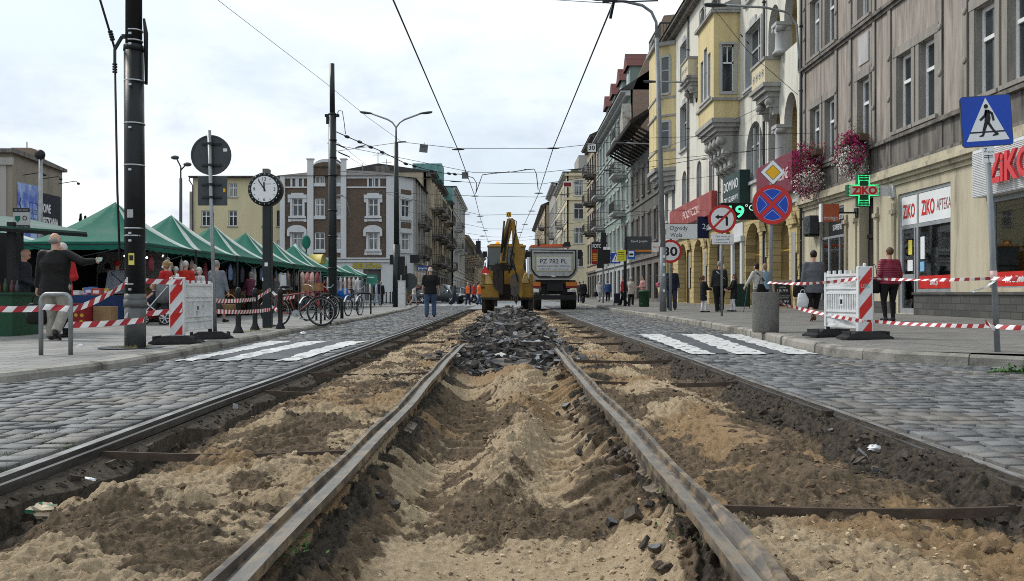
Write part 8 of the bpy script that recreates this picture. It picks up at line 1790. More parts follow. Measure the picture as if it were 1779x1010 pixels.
def car(label,loc,rz,col,suv,L=4.5,Wd=1.82):
 t=thing('parked_car' if False else 'car',label,'car',(0,0,0));h=1.68 if suv else 1.46;hb=.98 if suv else.88
 st=[(-L/2,.45,.62,.80),(-L/2+.08,.30,.95 if suv else.85,.86),(-L*.25,.26,hb,.9),(0,.26,hb-.02,.91),(L*.20,.26,hb-.04,.9),(L*.36,.27,hb-.10,.88),(L*.47,.32,.78,.80),(L/2,.42,.62,.66)]
 mb=MB();vs=[]
 for x,z0,z1,w_ in st:w=Wd/2*w_/.91;vs+=[(x,-w*.93,z0),(x,-w,z0+.18),(x,-w,z1-.16),(x,-w*.88,z1),(x,w*.88,z1),(x,w,z1-.16),(x,w,z0+.18),(x,w*.93,z0)]
 n=8;k=len(st);mb.add(vs,[(i*n+j,i*n+(j+1)%n,(i+1)*n+(j+1)%n,(i+1)*n+j)for i in range(k-1)for j in range(n)]+[tuple(range(n))[::-1],tuple(range((k-1)*n,k*n))],0,True);mb.build('body',col,t)
 cb_=[(-L/2+.12,.93,hb-.05,.80),(-L*.36,.9,h-.12,.66),(-L*.18,.9,h,.66),(L*.04,.9,h-.01,.66),(L*.13,.9,h-.12,.66),(L*.27,.9,hb-.06,.80)]
 mb=MB();vs=[]
 for x,_,z,w_ in cb_:w=Wd/2*w_;vs+=[(x,-w*1.15,hb-.12),(x,-w,z),(x,w,z),(x,w*1.15,hb-.12)]
 mb.add(vs,[(i*4+j,i*4+j+1,(i+1)*4+j+1,(i+1)*4+j)for i in range(5)for j in range(3)]+[(0,1,2,3),(23,22,21,20)],0,True);cab_=mb.build('greenhouse',M_glass,t)
 mb=MB();mb.add([(x,s*Wd/2*.67,z+.012)for x,z in((-L*.36,h-.10),(-L*.18,h),(L*.04,h-.01),(L*.12,h-.10))for s in(-1,1)],[(0,1,3,2),(2,3,5,4),(4,5,7,6)],0,True)
 for x0,z0,x1,z1 in((-L*.36,h-.12,-L/2+.16,hb),(L*.13,h-.12,L*.27,hb),(-L*.16,h-.02,-L*.17,hb),(L*.03,h-.02,L*.04,hb)):
  for s in(-1,1):mb.bar((x0,s*Wd/2*.675,z0),(x1,s*Wd/2*.84,z1),.06,.05)
 mb.build('roof',col,cab_)
 for x in(-L*.31,L*.32):
  for s in(-1,1):mb=MB();mb.lathe([(.12,-.1),(.31,-.1),(.335,-.05),(.335,.05),(.31,.1),(.12,.1)],(x,s*(Wd/2-.1),.335),20,X=XU,Y=ZU,Z=(0,1,0));w_=mb.build('wheel',M_rubber,t);mb=MB();y=s*(Wd/2+.005);mb.disc((x,y,.335),XU,ZU,.20,.01,0,16);[mb.bar((x,y-s*-.012,.335),(x+.19*math.cos(a),y+s*.012,.335+.19*math.sin(a)),.05,.02,1,up=(0,1,0))for a in(0,1.26,2.51,3.77,5.03)];mb.build('rim',[M_grease,M_white],w_)
 for s in(-1,1):mb=MB();mb.ell((L/2-.12,s*Wd/2*.68,.72),(.10,.20,.085));mb.build('headlight',M_white,t);mb=MB();mb.ell((L*.17,s*(Wd/2+.06),hb+.05),(.07,.09,.08));mb.build('mirror',col,t)
 mb=MB();mb.box((L/2-.06,-.42,.50),(L/2+.015,.42,.70));mb.box((L/2-.1,-.75,.36),(L/2-.02,.75,.44));mb.build('grille',M_ink,t);mb=MB();mb.box((L/2+.015,-.26,.42),(L/2+.03,.26,.53));mb.build('number_plate',M_whitesign,t)
 t.location=loc;t.rotation_euler=(0,0,rz);return t
car('dark estate car turning out of the side street behind the walking man',(at(767,0,75).x,75,0),R(-24),pm('dark_car_paint',(.025,.028,.032),.1,2,.25,.3),True)
car('silver car behind the dark estate car in the side street',(at(800,0,83).x,83,0),R(-8),pm('silver_car_paint',(.45,.47,.48),.05,2,.3,.5),False)
car('small red car standing at the corner of the side street',(at(732,0,84.0).x,79.5,0),R(100),pm('red_car_paint',(.25,.02,.03),.05,2,.3,.1),False)
JOBS=[]
def cap(mb,p,q,r0,r1,n=10,m=0):
 p=V(p);q=V(q);d=(q-p);L=d.length;d=d/L if L>1e-6 else V((0,0,1));pts=[];rs=[]
 for a in(-.95,-.7,-.35):pts.append(p+d*a*r0);rs.append(r0*math.sqrt(1-a*a))
 pts+=[p,q];rs+=[r0,r1]
 for a in(.35,.7,.95):pts.append(q+d*a*r1);rs.append(r1*math.sqrt(1-a*a))
 mb.tube(pts,rs,n,m)
def loft(mb,rings,m=0,n=18):
 vs=[V((cx+math.cos(6.2832*j/n)*rx,cy+math.sin(6.2832*j/n)*ry,z))for(z,rx,ry,cx,cy)in rings for j in range(n)];k=len(rings)
 mb.add(vs,[(i*n+j,i*n+(j+1)%n,(i+1)*n+(j+1)%n,(i+1)*n+j)for i in range(k-1)for j in range(n)]+[tuple(range(n))[::-1],tuple(range((k-1)*n,k*n))],m,True)
def ik(s,t,l1,l2,pole):
 s=V(s);t=V(t);d=t-s;L=min(d.length,(l1+l2)*.999);d.normalize();t=s+d*L
 a=(l1*l1-l2*l2+L*L)/(2*L);hh=math.sqrt(max(0,l1*l1-a*a));pl=V(pole);pl=pl-d*pl.dot(d);pl.normalize()
 return s+d*a+pl*hh,t
M_hairs={'white':pm('white_hair',(.55,.54,.51),.12,25,.7,bump=.5,bscale=70),'grey':pm('grey_hair',(.25,.24,.23),.2,25,.7,bump=.5,bscale=70),'dark':pm('dark_hair',(.02,.015,.012),.3,25,.6,bump=.5,bscale=70),'brown':pm('brown_hair',(.10,.055,.03),.3,25,.6,bump=.5,bscale=70),'fair':pm('fair_hair',(.28,.18,.09),.2,25,.6,bump=.5,bscale=70),'red':pm('red_cap',(.42,.02,.02),.15,9,.7)}
M_eye=pm('eye_dark',(.02,.015,.012));M_lip=pm('lip',(.42,.17,.14))
def cl(name,col,**k):return pm(name,col,.22,7,.85,bump=.35,bscale=16,**k)
def person(label,pos,H,rz,top,bot,hair=('dark','short'),feet=((.055,.02,0),(-.055,-.02,0)),hands=(None,None),lean=0.,head=(0,0),shoes=None,sleeve=1.0,hem=.46,fat=1.,mask=False,sash=None,vest=None,group=None,cat='person',vox=None):
 t=thing('person',label,cat,(0,0,0),group);S=H;c=MB();fx=fat
 def L3(x,y,z):
  dz=z-.52;return V((x,y+math.sin(lean)*dz,.52+math.cos(lean)*dz))if dz>0 else V((x,y,z))
 body=MB();tp=MB();bt=MB()
 def rg(z,rx,ry,y=0.):p=L3(0,y,z);return(p.z,rx,ry,p.x,p.y)
 loft(body,[rg(.47,.07,.05),rg(.53,.085*fx,.06*fx),rg(.61,.072*fx,.055*fx),rg(.72,.088*fx,.064),rg(.80,.092,.05),rg(.835,.045,.038)])
 g=.012+.004*fx
 loft(tp,[rg(hem,.098*fx+g,.076*fx+g),rg(.53,.094*fx+g,.068*fx+g),rg(.61,.085*fx+g,.062*fx+g),rg(.72,.098*fx+g,.070*fx+g),rg(.79,.100+g,.058+g),rg(.825,.060+g,.042+g),rg(.845,.040,.036)])
 hz=L3(0,0,.93);yaw,pitch=head;HM=Matrix.Translation(hz)@Matrix.Rotation(R(yaw),4,'Z')@Matrix.Rotation(R(pitch),4,'X')
 hp=lambda x,y,z:HM@V((x,y,z))
 cap(body,L3(0,-.005,.82),hp(0,-.008,-.035),.032,.029)
 rot=HM.to_3x3()
 body.ell(hp(0,-.004,.012),(.0425,.054,.058),0,14,9,rot);body.ell(hp(0,.016,-.024),(.033,.036,.040),0,12,8,rot);cap(body,hp(0,.046,.006),hp(0,.056,-.012),.006,.009,8)
 for s in(-1,1):body.ell(hp(s*.043,-.004,-.004),(.007,.013,.018),0,8,6,rot)
 ex=MB()
 for s in(-1,1):ex.ell(hp(s*.017,.044,.006),(.0075,.004,.0045),1,8,5,rot);ex.box(hp(s*.017,.047,.019)-V((.010,.003,.002)),hp(s*.017,.047,.019)+V((.010,.003,.002)),1)
 ex.ell(hp(0,.046,-.030),(.014,.005,.0045),2,8,5,rot)
 for s,f in((1,feet[0]),(-1,feet[1])):
  hip=V((s*.050*fx,0,.50));an=V((f[0],f[1],.045+f[2]));kn,an=ik(hip,an,.235,.225,(s*.12,1,0))
  cap(body,hip,kn,.050*fx,.036);cap(body,kn,an,.036,.022);ft=math.radians(-35 if f[2]>.02 else 0);d=V((0,math.cos(ft),math.sin(ft)));heel=an+V((0,-.018,-.028));toe=heel+d*.118+V((0,0,.002))
  cap(body,heel,toe,.016,.013)
  kind=bot[0]
  if kind in('long','capri'):
   e=an+V((0,0,-.012))if kind=='long' else kn+(an-kn)*.45
   cap(bt,hip,kn,.062*fx,.050 if kind=='long' else.047);
   bt.tube([kn+(hip-kn)*.05,kn+(e-kn)*.5,e],[.050,.046,.044 if kind=='long' else.042],12)
   cap(bt,kn,kn+(e-kn)*.3,.050,.047)
  elif kind=='tights':cap(bt,hip,kn,.053*fx,.039);cap(bt,kn,an,.039,.026);cap(bt,an,an+V((0,0,-.02)),.026,.02)
  sh=MB();cap(sh,heel+V((0,0,.001)),toe,.024,.022,12);cap(sh,heel,an+V((0,-.004,.0)),.024,.024,10);sh.v=[(p[0],p[1],max(p[2],.002+f[2]*0))for p in sh.v];JOBS.append((sh,.010,'shoe',shoes or M_ink,t,S,None))
 if bot[0]in('long','capri','tights'):loft(bt,[(.462,.080*fx,.062*fx,0,0),(.52,.094*fx+.006,.070*fx+.006,0,0),(.585,.084*fx+.004,.062*fx+.004,0,0)])
 if bot[0]=='skirt':loft(bt,[(bot[2],.115,.095,0,.005),(.45,.102*fx,.085*fx,0,0),(.53,.095*fx,.072*fx,0,0),(.60,.08*fx,.06*fx,0,0)])
 if bot[0]=='coat':pass
 for s,h_ in((1,hands[0]),(-1,hands[1])):
  sh_=L3(s*.098*(.6+.4*fx),-.004,.800);h_=V(h_)if h_ is not None else L3(s*(.135+.02*(fx-1)*5),.03,.475)
  el,wr=ik(sh_,h_,.170,.150,(s*.35,-1,-.4));cap(body,sh_,el,.034,.025);cap(body,el,wr,.026,.017)
  d=(wr-el).normalized();d=(d+V((0,0,-.15))).normalized();pal=V((-s,0,0));pal=(pal-d*pal.dot(d)).normalized();sd=d.cross(pal)
  pc=wr+d*.026;body.ell(pc,(.013,.021,.032),0,10,7,Matrix((pal,sd,d)).transposed())
  for k in range(4):
   o=pc+d*.022+sd*(-.0155+.0103*k);Lf=(.034,.040,.042,.033)[k];a1=d*.9+pal*.42;a2=d*.35+pal*.95
   ex.tube([o-d*.012,o,o+a1*Lf*.5,o+a1*Lf*.5+a2*Lf*.5],[.0052,.0055,.0050,.0038],6,0)
  o=pc-d*.006+sd*(.018 if sd.y>0 else-.018);th=(sd if sd.y>0 else-sd);ex.tube([o-th*.006,o+th*.012+d*.012+pal*.006,o+th*.014+d*.030+pal*.016],[.0075,.0065,.0045],6,0)
  if sleeve>0:cap(tp,L3(s*.045,-.004,.792),sh_,.052,.046)
  if sleeve>.9:tp.tube([sh_+(el-sh_)*0,sh_+(el-sh_)*.5,el],[.047,.042,.038],12);cap(tp,sh_,el,.047,.037);cap(tp,el,el+(wr-el)*.6,.037,.031);tp.tube([el,el+(wr-el)*.97],[.037,.029],12)
  elif sleeve>0:tp.tube([sh_,sh_+(el-sh_)*sleeve*1.6],[.050,.046],12);cap(tp,sh_,sh_+(el-sh_)*.5,.048,.046)
 v=vox or(.0105 if H*F/pos[1]>70 else.016)
 JOBS.append((body,v,'body',[M_skin,M_eye,M_lip],t,S,ex));JOBS.append((tp,v,top[0],top[1],t,S,None))
 if bt.v:JOBS.append((bt,v,{'skirt':'skirt'}.get(bot[0],'tights' if bot[0]=='tights' else 'trousers'),bot[1],t,S,None))
 hk,hs=hair
 if hs!='bald':
  hm=MB();rr=random.Random(len(label))
  hm.ell(hp(0,-.013,.022),(.0485,.054,.058),0,16,10,rot)
  if hs=='thin':hm=MB();hm.ell(hp(0,-.018,-.004),(.0475,.048,.034),0,16,8,rot)
  if hs in('long','tail','bun','bob'):hm.ell(hp(0,-.022,-.012),(.050,.042,.05),0,14,8,rot)
  if hs=='long':cap(hm,hp(0,-.035,-.01),L3(0,-.062,.76),.045,.030)
  if hs=='tail':hm.tube([hp(0,-.055,.03),hp(0,-.10,.03),hp(0,-.115,-.03),hp(0,-.10,-.09)],[.014,.026,.024,.006],9)
  if hs=='bun':hm.ell(hp(0,-.062,.05),.028)
  if hs=='cap':hm.ell(hp(0,-.008,.030),(.052,.062,.048),0,16,9,rot);hm.ell(hp(0,.055,.018),(.036,.045,.006),0,12,5,rot)
  if hs=='hat':hm.lathe([(.085,.02),(.085,.026),(.05,.03),(.046,.075),(.03,.082)],hp(0,-.004,0),16)
  JOBS.append((hm,.009 if v<.012 else.013,'cap' if hs in('cap','hat')else 'hair',M_hairs[hk],t,S,None))
 if mask:mm=MB();mm.ell(hp(0,.030,-.028),(.034,.032,.028),0,12,8,rot);JOBS.append((mm,None,'face_mask',M_white,t,S,None))
 if sash:mm=MB();mm.bar(L3(-.085,-.068,.80),L3(.09,-.078,.64),.010,.035,up=(0,1,0));mm.bar(L3(-.085,.062,.80),L3(.09,.078,.64),.010,.035,up=(0,1,0));JOBS.append((mm,None,'strap',sash,t,S,None))
 if vest:mm=MB();g2=.022;loft(mm,[rg(.50,.096*fx+g2,.070*fx+g2),rg(.61,.088*fx+g2,.064*fx+g2),rg(.72,.100*fx+g2,.072*fx+g2),rg(.80,.085+g2,.055+g2),rg(.83,.05,.045)]);JOBS.append((mm,.014,'safety_vest',vest,t,S,None))
 t.location=pos;t.rotation_euler=(0,0,rz);return t
W0=((.05,.13,0),(-.05,-.15,.045));W1_=((.05,-.15,.045),(-.05,.13,0));WB=((.06,.20,0),(-.05,-.20,.06))
K_blk=cl('black_cloth',(.010,.010,.011));K_jean=cl('blue_denim',(.05,.085,.15));K_navy=cl('navy_cloth',(.018,.022,.04));K_grey=cl('grey_cloth',(.15,.155,.165));K_lgrey=cl('pale_grey_cloth',(.33,.36,.42));K_red=cl('red_cloth',(.42,.02,.022));K_white=cl('white_cloth',(.6,.6,.59));K_beige=cl('beige_trousers',(.29,.27,.235));K_leather=pm('dark_leather',(.012,.011,.0105),.3,7,.6,spec=.15,bump=.4,bscale=16);K_puff=None
m,nt,b,co=newmat('crimson_quilted_cloth');s=nt.nodes.new('ShaderNodeSeparateXYZ');nt.links.new(co,s.inputs[0]);wv=nt.nodes.new('ShaderNodeTexWave');wv.bands_direction='Z';wv.inputs['Scale'].default_value=6.5;wv.inputs['Distortion'].default_value=.6;nt.links.new(co,wv.inputs['Vector']);b.inputs['Base Color'].default_value=(.20,.010,.035,1);b.inputs['Roughness'].default_value=.5;nt.links.new(_bump(nt,wv.outputs['Fac'],.45,.03,_bump(nt,_noise(nt,co,20,4),.4,.02)),b.inputs['Normal']);K_puff=m
K_olive=cl('olive_cloth',(.10,.09,.06));K_orange=pm('orange_hi_vis',(.75,.14,.03),.1,6,.7);K_brown=cl('brown_patterned_cloth',(.20,.11,.07));K_blue=cl('blue_cloth',(.03,.07,.2));K_pink=cl('pink_cloth',(.5,.27,.25));K_dgrey=cl('charcoal_cloth',(.05,.052,.056));K_hip=cl('white_tights',(.62,.62,.63));K_sage=cl('pale_jacket_cloth',(.42,.42,.40))
def G(px,d):p=gp(px,d);return p
def road(px,d):return V(((px-CX)*d/F,d,.0))
person('man in dark leather jacket and beige trousers holding out a slip of paper',G(96,14.5),1.80,R(4),('jacket',K_leather),('long',K_beige),('grey','thin'),((.055,.06,0),(-.05,-.13,.05))if False else((.062,-.13,.05),(-.055,.05,0)),((.315,.10,.745),(-.165,.0,.46)),head=(-20,0),hem=.42,fat=1.28)
person('white haired woman in sunglasses facing the man in the leather jacket',G(107,15.6),1.70,R(165),('cardigan',K_red),('long',K_blk),('white','short'),hands=((.17,.10,.60),(-.12,.12,.60)),fat=1.1,hem=.44)
person('bald man in a black sports jacket looking down at the stall counter',G(38,17.3),1.70,R(-75),('jacket',cl('sports_jacket',(.022,.024,.034))),('long',K_navy),('dark','bald'),hands=((.06,.16,.58),(-.06,.18,.60)),head=(0,-22),lean=.10)
person('person in a red cap and pale grey hoodie carrying a paper bag',G(204,24.2),1.74,R(12),('hoodie',K_lgrey),('long',K_blk),('red','cap'),W1_,hands=((.15,.05,.50),(-.165,-.02,.44)),fat=1.1,sash=M_ink)
person('person in a dark jacket half hidden behind the red capped shopper',G(187,26.2),1.72,R(20),('jacket',K_navy),('long',K_blk),('dark','short'))
person('young woman in a red sweatshirt and white mask pushing a stroller',G(290,22.5),1.66,R(80),('sweatshirt',K_red),('long',K_dgrey),('fair','tail'),hands=((.06,.20,.60),(-.08,.20,.60)),mask=True,lean=.06)
person('stooping elderly person in a cream jacket behind the masked woman',G(309,25.0),1.62,R(40),('jacket',cl('cream_cloth',(.42,.41,.33))),('long',K_grey),('white','short'),lean=.30)
person('old white haired man in a red jacket in front of the tents',G(323,25.2),1.76,R(-10),('jacket',cl('scarlet_cloth',(.50,.03,.02))),('long',K_navy),('white','short'),fat=1.15)
person('grey haired person in a mask between the red jacket and the white blouse',G(337,26.6),1.70,R(160),('coat',K_dgrey),('long',K_blk),('grey','short'),mask=True)
person('short white haired woman in a pale blouse at the stalls',G(347,25.4),1.58,R(-40),('blouse',K_white),('skirt',K_grey,.25),('white','bob'),fat=1.1)
person('woman in a long grey cardigan carrying a wicker basket, seen from behind',G(377,23.4),1.69,R(-15),('cardigan',cl('slate_cardigan',(.17,.185,.215))),('skirt',K_dgrey,.2),('grey','short'),W0,hands=((.17,.06,.47),None),hem=.36,fat=1.15)
person('person in a grey hoodie standing at the fourth tent, seen from behind',G(477,37.5),1.62,R(5),('hoodie',K_grey),('long',K_blk),('brown','short'))
person('dark clad trader leaning over the produce in the third tent',V((-10.9,34.2,0)),1.68,R(60),('jacket',K_dgrey),('long',K_blk),('grey','short'),lean=.35)
person('person in a bright red top at the far clothes stall',G(563,46.5),1.68,R(-30),('top',K_red),('long',K_blk),('dark','short'))
person('woman in a brown patterned jacket with a big blue bag by the clothes racks',G(597,47.0),1.66,R(-20),('jacket',K_brown),('long',K_beige),('brown','short'),((.09,-.06,0),(-.09,.04,0)),hands=((.10,.12,.58),(-.1,.12,.58)),fat=1.15)
person('man in a navy jacket and pale jeans walking past the last stall',G(655,60),1.78,R(-12),('jacket',K_navy),('long',cl('pale_denim',(.25,.32,.40))),('fair','short'),W0,fat=1.15)
person('dark dressed companion close behind the man in the navy jacket',G(662,61.2),1.70,R(-12),('coat',K_blk),('long',K_blk),('grey','short'),W1_)
person('seated looking stooping woman in dark clothes by the pale cabinet',G(710,61),1.60,R(150),('jacket',K_olive),('capri',K_brown),('brown','bob'),lean=.28)
person('girl in a white top and shorts walking by the pale cabinet',G(719,62.5),1.62,R(-70),('top',K_white),('capri',K_lgrey),('brown','tail'),W0,sleeve=.5)
person('grey haired man in black t-shirt and jeans walking away along the setts',road(747.5,30.7),1.79,R(3),('t_shirt',K_blk),('long',K_jean),('white','thin'),((.075,.03,0),(-.07,-.05,.0)),hands=((.175,.07,.50),(-.165,.05,.475)),sleeve=.62,fat=1.2,head=(6,0),shoes=pm('brown_shoe',(.05,.035,.03)))
person('man in dark jacket striding over the far zebra crossing',road(789,65),1.78,R(-95),('jacket',K_dgrey),('long',K_navy),('grey','short'),WB,hands=((.12,.14,.52),None),lean=.08)
OV='road workers in orange vests'
person('worker in a bright orange vest facing the camera past the digger',road(813,66),1.76,R(170),('jacket',K_navy),('long',K_navy),('grey','short'),W0,vest=K_orange,group=OV)
person('worker in red jacket walking with the orange vested men',road(823,67),1.74,R(-80),('jacket',cl('crimson_work_cloth',(.35,.03,.02))),('long',K_navy),('dark','cap')if False else('dark','short'),WB,group=OV)
person('worker in an orange jacket half hidden by the digger',road(832,66.4),1.76,R(-60),('jacket',K_orange),('long',K_jean),('dark','short'),W1_,group=OV)
person('shopper in an olive jacket bending over crates under the second tent',V((-10.0,29.6,0)),1.70,R(70),('jacket',K_olive),('long',K_navy),('brown','short'),hands=((.08,.2,.5),(-.08,.2,.5)),lean=.3)
person('woman in a plum top choosing produce under the third tent',V((-9.7,32.4,0)),1.64,R(60),('top',cl('plum_cloth',(.12,.03,.06))),('long',K_blk),('grey','bob'),hands=((.08,.2,.56),(-.08,.2,.56)))
person('man in a tan jacket waiting beneath the fifth tent',V((-9.6,40.4,0)),1.76,R(-30),('jacket',cl('tan_cloth',(.22,.16,.10))),('long',K_jean),('grey','short'))
person('woman in a crimson quilted jacket and black leggings facing the shop fronts',G(1545,19.3),1.64,R(8),('jacket',K_puff),('tights',K_blk),('brown','short'),((.055,.0,0),(-.055,.0,0)),hands=((.165,.05,.50),(-.17,.04,.50)),fat=1.32,hem=.50)
person('woman in a grey coat and cropped trousers walking away with a white bag',G(1413,20.2),1.65,R(-4),('coat',cl('grey_wool',(.105,.11,.122))),('capri',K_blk),('dark','short'),W0,hands=((.15,.06,.49),(-.165,.0,.46)),hem=.40,fat=1.25,shoes=pm('brown_sandal',(.10,.06,.03)))
person('girl with a ponytail in a black dress and white tights, holding out her hand',G(1222,30.5),1.30,R(-75),('dress',K_blk),('skirt',K_blk,.32),('brown','tail'),((.05,.05,0),(-.05,-.03,0)),hands=((.05,.22,.62),(-.05,.20,.62)),shoes=M_ink)
person('long haired girl in a black dress and white tights beside the man in black',G(1275,30.6),1.33,R(85),('dress',K_blk),('skirt',K_blk,.34),('brown','long'),((.05,.06,0),(-.05,-.02,0)),hands=((.05,.20,.60),(-.05,.18,.58)))
person('grey haired man in black clothes with a white shoulder strap, seen from behind',G(1250,30.9),1.80,R(5),('jacket',cl('black_jacket_cloth',(.022,.022,.024))),('long',K_blk),('grey','short'),((.05,.02,0),(-.05,-.02,0)),fat=1.22,sash=M_white,hem=.5,head=(-15,0))
person('dark haired woman in a pale jacket leaning on a cane beside the planter',G(1318,29.0),1.66,R(35),('jacket',K_sage),('long',K_grey),('dark','bob'),hands=((.10,.08,.50),(-.24,.14,.52)),lean=.16,fat=1.15,sash=M_ink)
person('fair haired woman in pale blue behind the woman with the cane',G(1328,30.2),1.66,R(20),('blouse',cl('pale_blue_cloth',(.25,.38,.48))),('long',K_navy),('fair','bob'))
person('bearded man in a navy jacket and jeans behind the thirty sign, facing the camera',G(1167,35.6),1.80,R(172),('jacket',K_navy),('long',cl('dark_denim',(.03,.04,.065))),('fair','thin'),((.07,.02,0),(-.07,0,0)),hands=((.15,.08,.52),(-.15,.06,.5)),fat=1.2)
person('person in pink at the litter bin by the tram stop',G(1117,50),1.68,R(120),('top',K_pink),('long',K_blk),('dark','short'),hands=((.1,.15,.62),(-.1,.15,.62)))
person('woman in a red jacket pulling a dark shopping trolley',G(1083,50.5),1.68,R(60),('jacket',cl('deep_red_cloth',(.32,.02,.025))),('long',K_blk),('dark','short'),W0,hands=((.14,-.10,.5),(-.17,-.08,.48)),fat=1.2)
person('white haired woman in a pale coat behind the tram stop post',G(1096,52),1.66,R(-30),('coat',cl('pale_coat_cloth',(.5,.46,.43))),('long',K_blk),('white','short'),hem=.38,fat=1.1)
person('person in white jacket and white trousers carrying a dark bag',G(1041,72),1.70,R(10),('jacket',K_white),('long',cl('white_trousers',(.55,.55,.55))),('white','short'),W0,sash=M_ink,fat=1.15)
person('person in a blue hooded jacket walking beside the one in white',G(1056,70.5),1.72,R(-5),('jacket',K_blue),('long',K_blk),('dark','short'),W1_,fat=1.2)
person('stout person in black carrying a handbag past the truck',G(1013,64),1.70,R(5),('coat',K_blk),('long',K_blk),('grey','short'),W0,hands=((.17,.02,.46),None),fat=1.3,hem=.40)
person('slim dark figure on the pavement beside the truck',G(1007,70),1.70,R(0),('jacket',K_dgrey),('long',K_navy),('dark','short'),W1_)
for o in[k for k in COL.objects if k.type=='EMPTY' and k.get('label','').find('white tights')>0]:
 mb=MB();f_=((.05,.05,0),(-.05,-.03,0))if 'ponytail' in o['label']else((.05,.06,0),(-.05,-.02,0))
 for s,f in((1,f_[0]),(-1,f_[1])):hip=V((s*.05,0,.5));kn,an=ik(hip,V((f[0],f[1],.045)),.235,.225,(s*.12,1,0));cap(mb,hip,kn,.053,.040);cap(mb,kn,an,.040,.028)
 JOBS.append((mb,.011,'stocking',K_hip,o,1.30 if 'ponytail' in o['label']else 1.33,None))
tmp=[]
for(mb,v,name,mats,t,S,ex)in JOBS:
 me=bpy.data.meshes.new(name);me.from_pydata([tuple(p)for p in mb.v],[],mb.f);o=bpy.data.objects.new('tmp',me);COL.objects.link(o)
 if v:
  r_=o.modifiers.new('r','REMESH');r_.mode='VOXEL';r_.voxel_size=v*.75;s_=o.modifiers.new('s','SMOOTH');s_.iterations=3;s_.factor=.5
 tmp.append(o)
dg=bpy.context.evaluated_depsgraph_get()
for o,(mb,v,name,mats,t,S,ex)in zip(tmp,JOBS):
 me=bpy.data.meshes.new_from_object(o.evaluated_get(dg));me.name=name;me.materials.clear();n0=len(me.vertices)
 if ex is not None:
  bm=bmesh.new();bm.from_mesh(me);vs=[bm.verts.new(p)for p in ex.v]
  for f,m_ in zip(ex.f,ex.m):
   try:q=bm.faces.new([vs[i]for i in f]);q.material_index=m_
   except ValueError:pass
  bm.to_mesh(me);bm.free()
 for m_ in(mats if isinstance(mats,list)else[mats]):me.materials.append(m_)
 if v and name not in('body','shoe'):
  k=len(me.vertices);q=np.empty(k*3,np.float32);me.vertices.foreach_get('co',q);q=q.reshape(-1,3);nv=np.empty(k*3,np.float32);me.vertices.foreach_get('normal',nv);sd=(len(t['label'])*7)%31
  h_=fbm(q[:,0]*13+q[:,2]*9+sd,q[:,2]*15-q[:,1]*11+q[:,0]*6,3,600);q+=nv.reshape(-1,3)*((.0022 if name in('trousers','tights','skirt','stocking','hair','cap')else.0055)*np.maximum(h_,-.25))[:,None];me.vertices.foreach_set('co',q.ravel().astype(np.float32))
 me.transform(Matrix.Scale(S,4));me.polygons.foreach_set('use_smooth',[True]*len(me.polygons))
 b_=bpy.data.objects.new(name,me);COL.objects.link(b_);b_.parent=t
for o in tmp:me=o.data;bpy.data.objects.remove(o);bpy.data.meshes.remove(me)
def bag(name,label,c,w,h,d,mat,strap=.2,cat='bag',mats2=None):
 t=thing(name,label,cat,c);c=V(c);mb=MB();loft(mb,[(c.z-h,w*.42,d*.45,c.x,c.y),(c.z-h*.9,w*.52,d*.55,c.x,c.y),(c.z-h*.45,w*.50,d*.5,c.x,c.y),(c.z-h*.08,w*.36,d*.3,c.x,c.y),(c.z,w*.28,d*.2,c.x,c.y)]);mb.v=[(x+.06*w*math.sin(z*31+y*9),y,z)for x,y,z in mb.v];mb.build('pouch',mat,t)
 mb=MB();mb.tube([c+V((-w*.22,0,-.01)),c+V((-w*.12,0,strap*.8)),c+V((0,0,strap)),c+V((w*.12,0,strap*.8)),c+V((w*.22,0,-.01))],.009,6);mb.build('handle',mats2 or mat,t)
M_paper=pm('brown_paper',(.40,.28,.14),.15,8,.8,bump=.4,bscale=12);M_poly=pm('white_carrier_film',(.62,.64,.66),.12,9,.4,bump=.6,bscale=14)
q=G(96,14.5);bag('handbag','dark bag hanging from the hand of the man in the leather jacket',(q.x-.33,q.y+.02,.66),.36,.36,.16,K_leather,.14)
mb=MB();p=V((q.x+.59,q.y+.23,1.37));mb.add([p+V((-.04,0,-.03)),p+V((.07,.02,-.0)),p+V((.085,.03,.06)),p+V((.03,.0,.07)),p+V((-.03,.01,.03))],[(0,1,2,3,4)]);o=mb.build('paper_slip',pm('pale_green_paper',(.5,.6,.55)),base=p);o.modifiers.new('s','SOLIDIFY').thickness=.002;tag(o,'folded slip of pale paper held out by the man in the leather jacket','paper')
q=G(204,24.2);bag('paper_bag','crumpled brown paper bag carried by the red capped shopper',(q.x-.28,q.y-.08,.72),.52,.46,.25,M_paper,.1)
q=G(377,23.4);t=thing('wicker_basket','wicker basket carried by the woman in the grey cardigan','basket',(q.x+.3,q.y+.08,.32));mb=MB();c=V((q.x+.30,q.y+.06,.34));mb.lathe([(.15,0),(.22,.18),(.235,.20),(.22,.20),(.14,.03)],c,18);mb.build('bowl',pm('wicker',(.33,.22,.11),.35,30,.8,bump=.8,bscale=70),t);mb=MB();mb.tube([c+V((.22*math.cos(a),0,.19+.27*math.sin(a)))for a in[math.pi*i/10 for i in range(11)]],.014,6);mb.build('handle',pm('wicker',(.33,.22,.11)),t)
q=G(597,47);bag('shopping_bag','big bright blue bag on the woman by the clothes racks',(q.x+.02,q.y-.28,1.12),.8,.62,.3,pm('bright_blue_bag',(.015,.13,.52),.15,5,.5,bump=.4,bscale=10),.2)
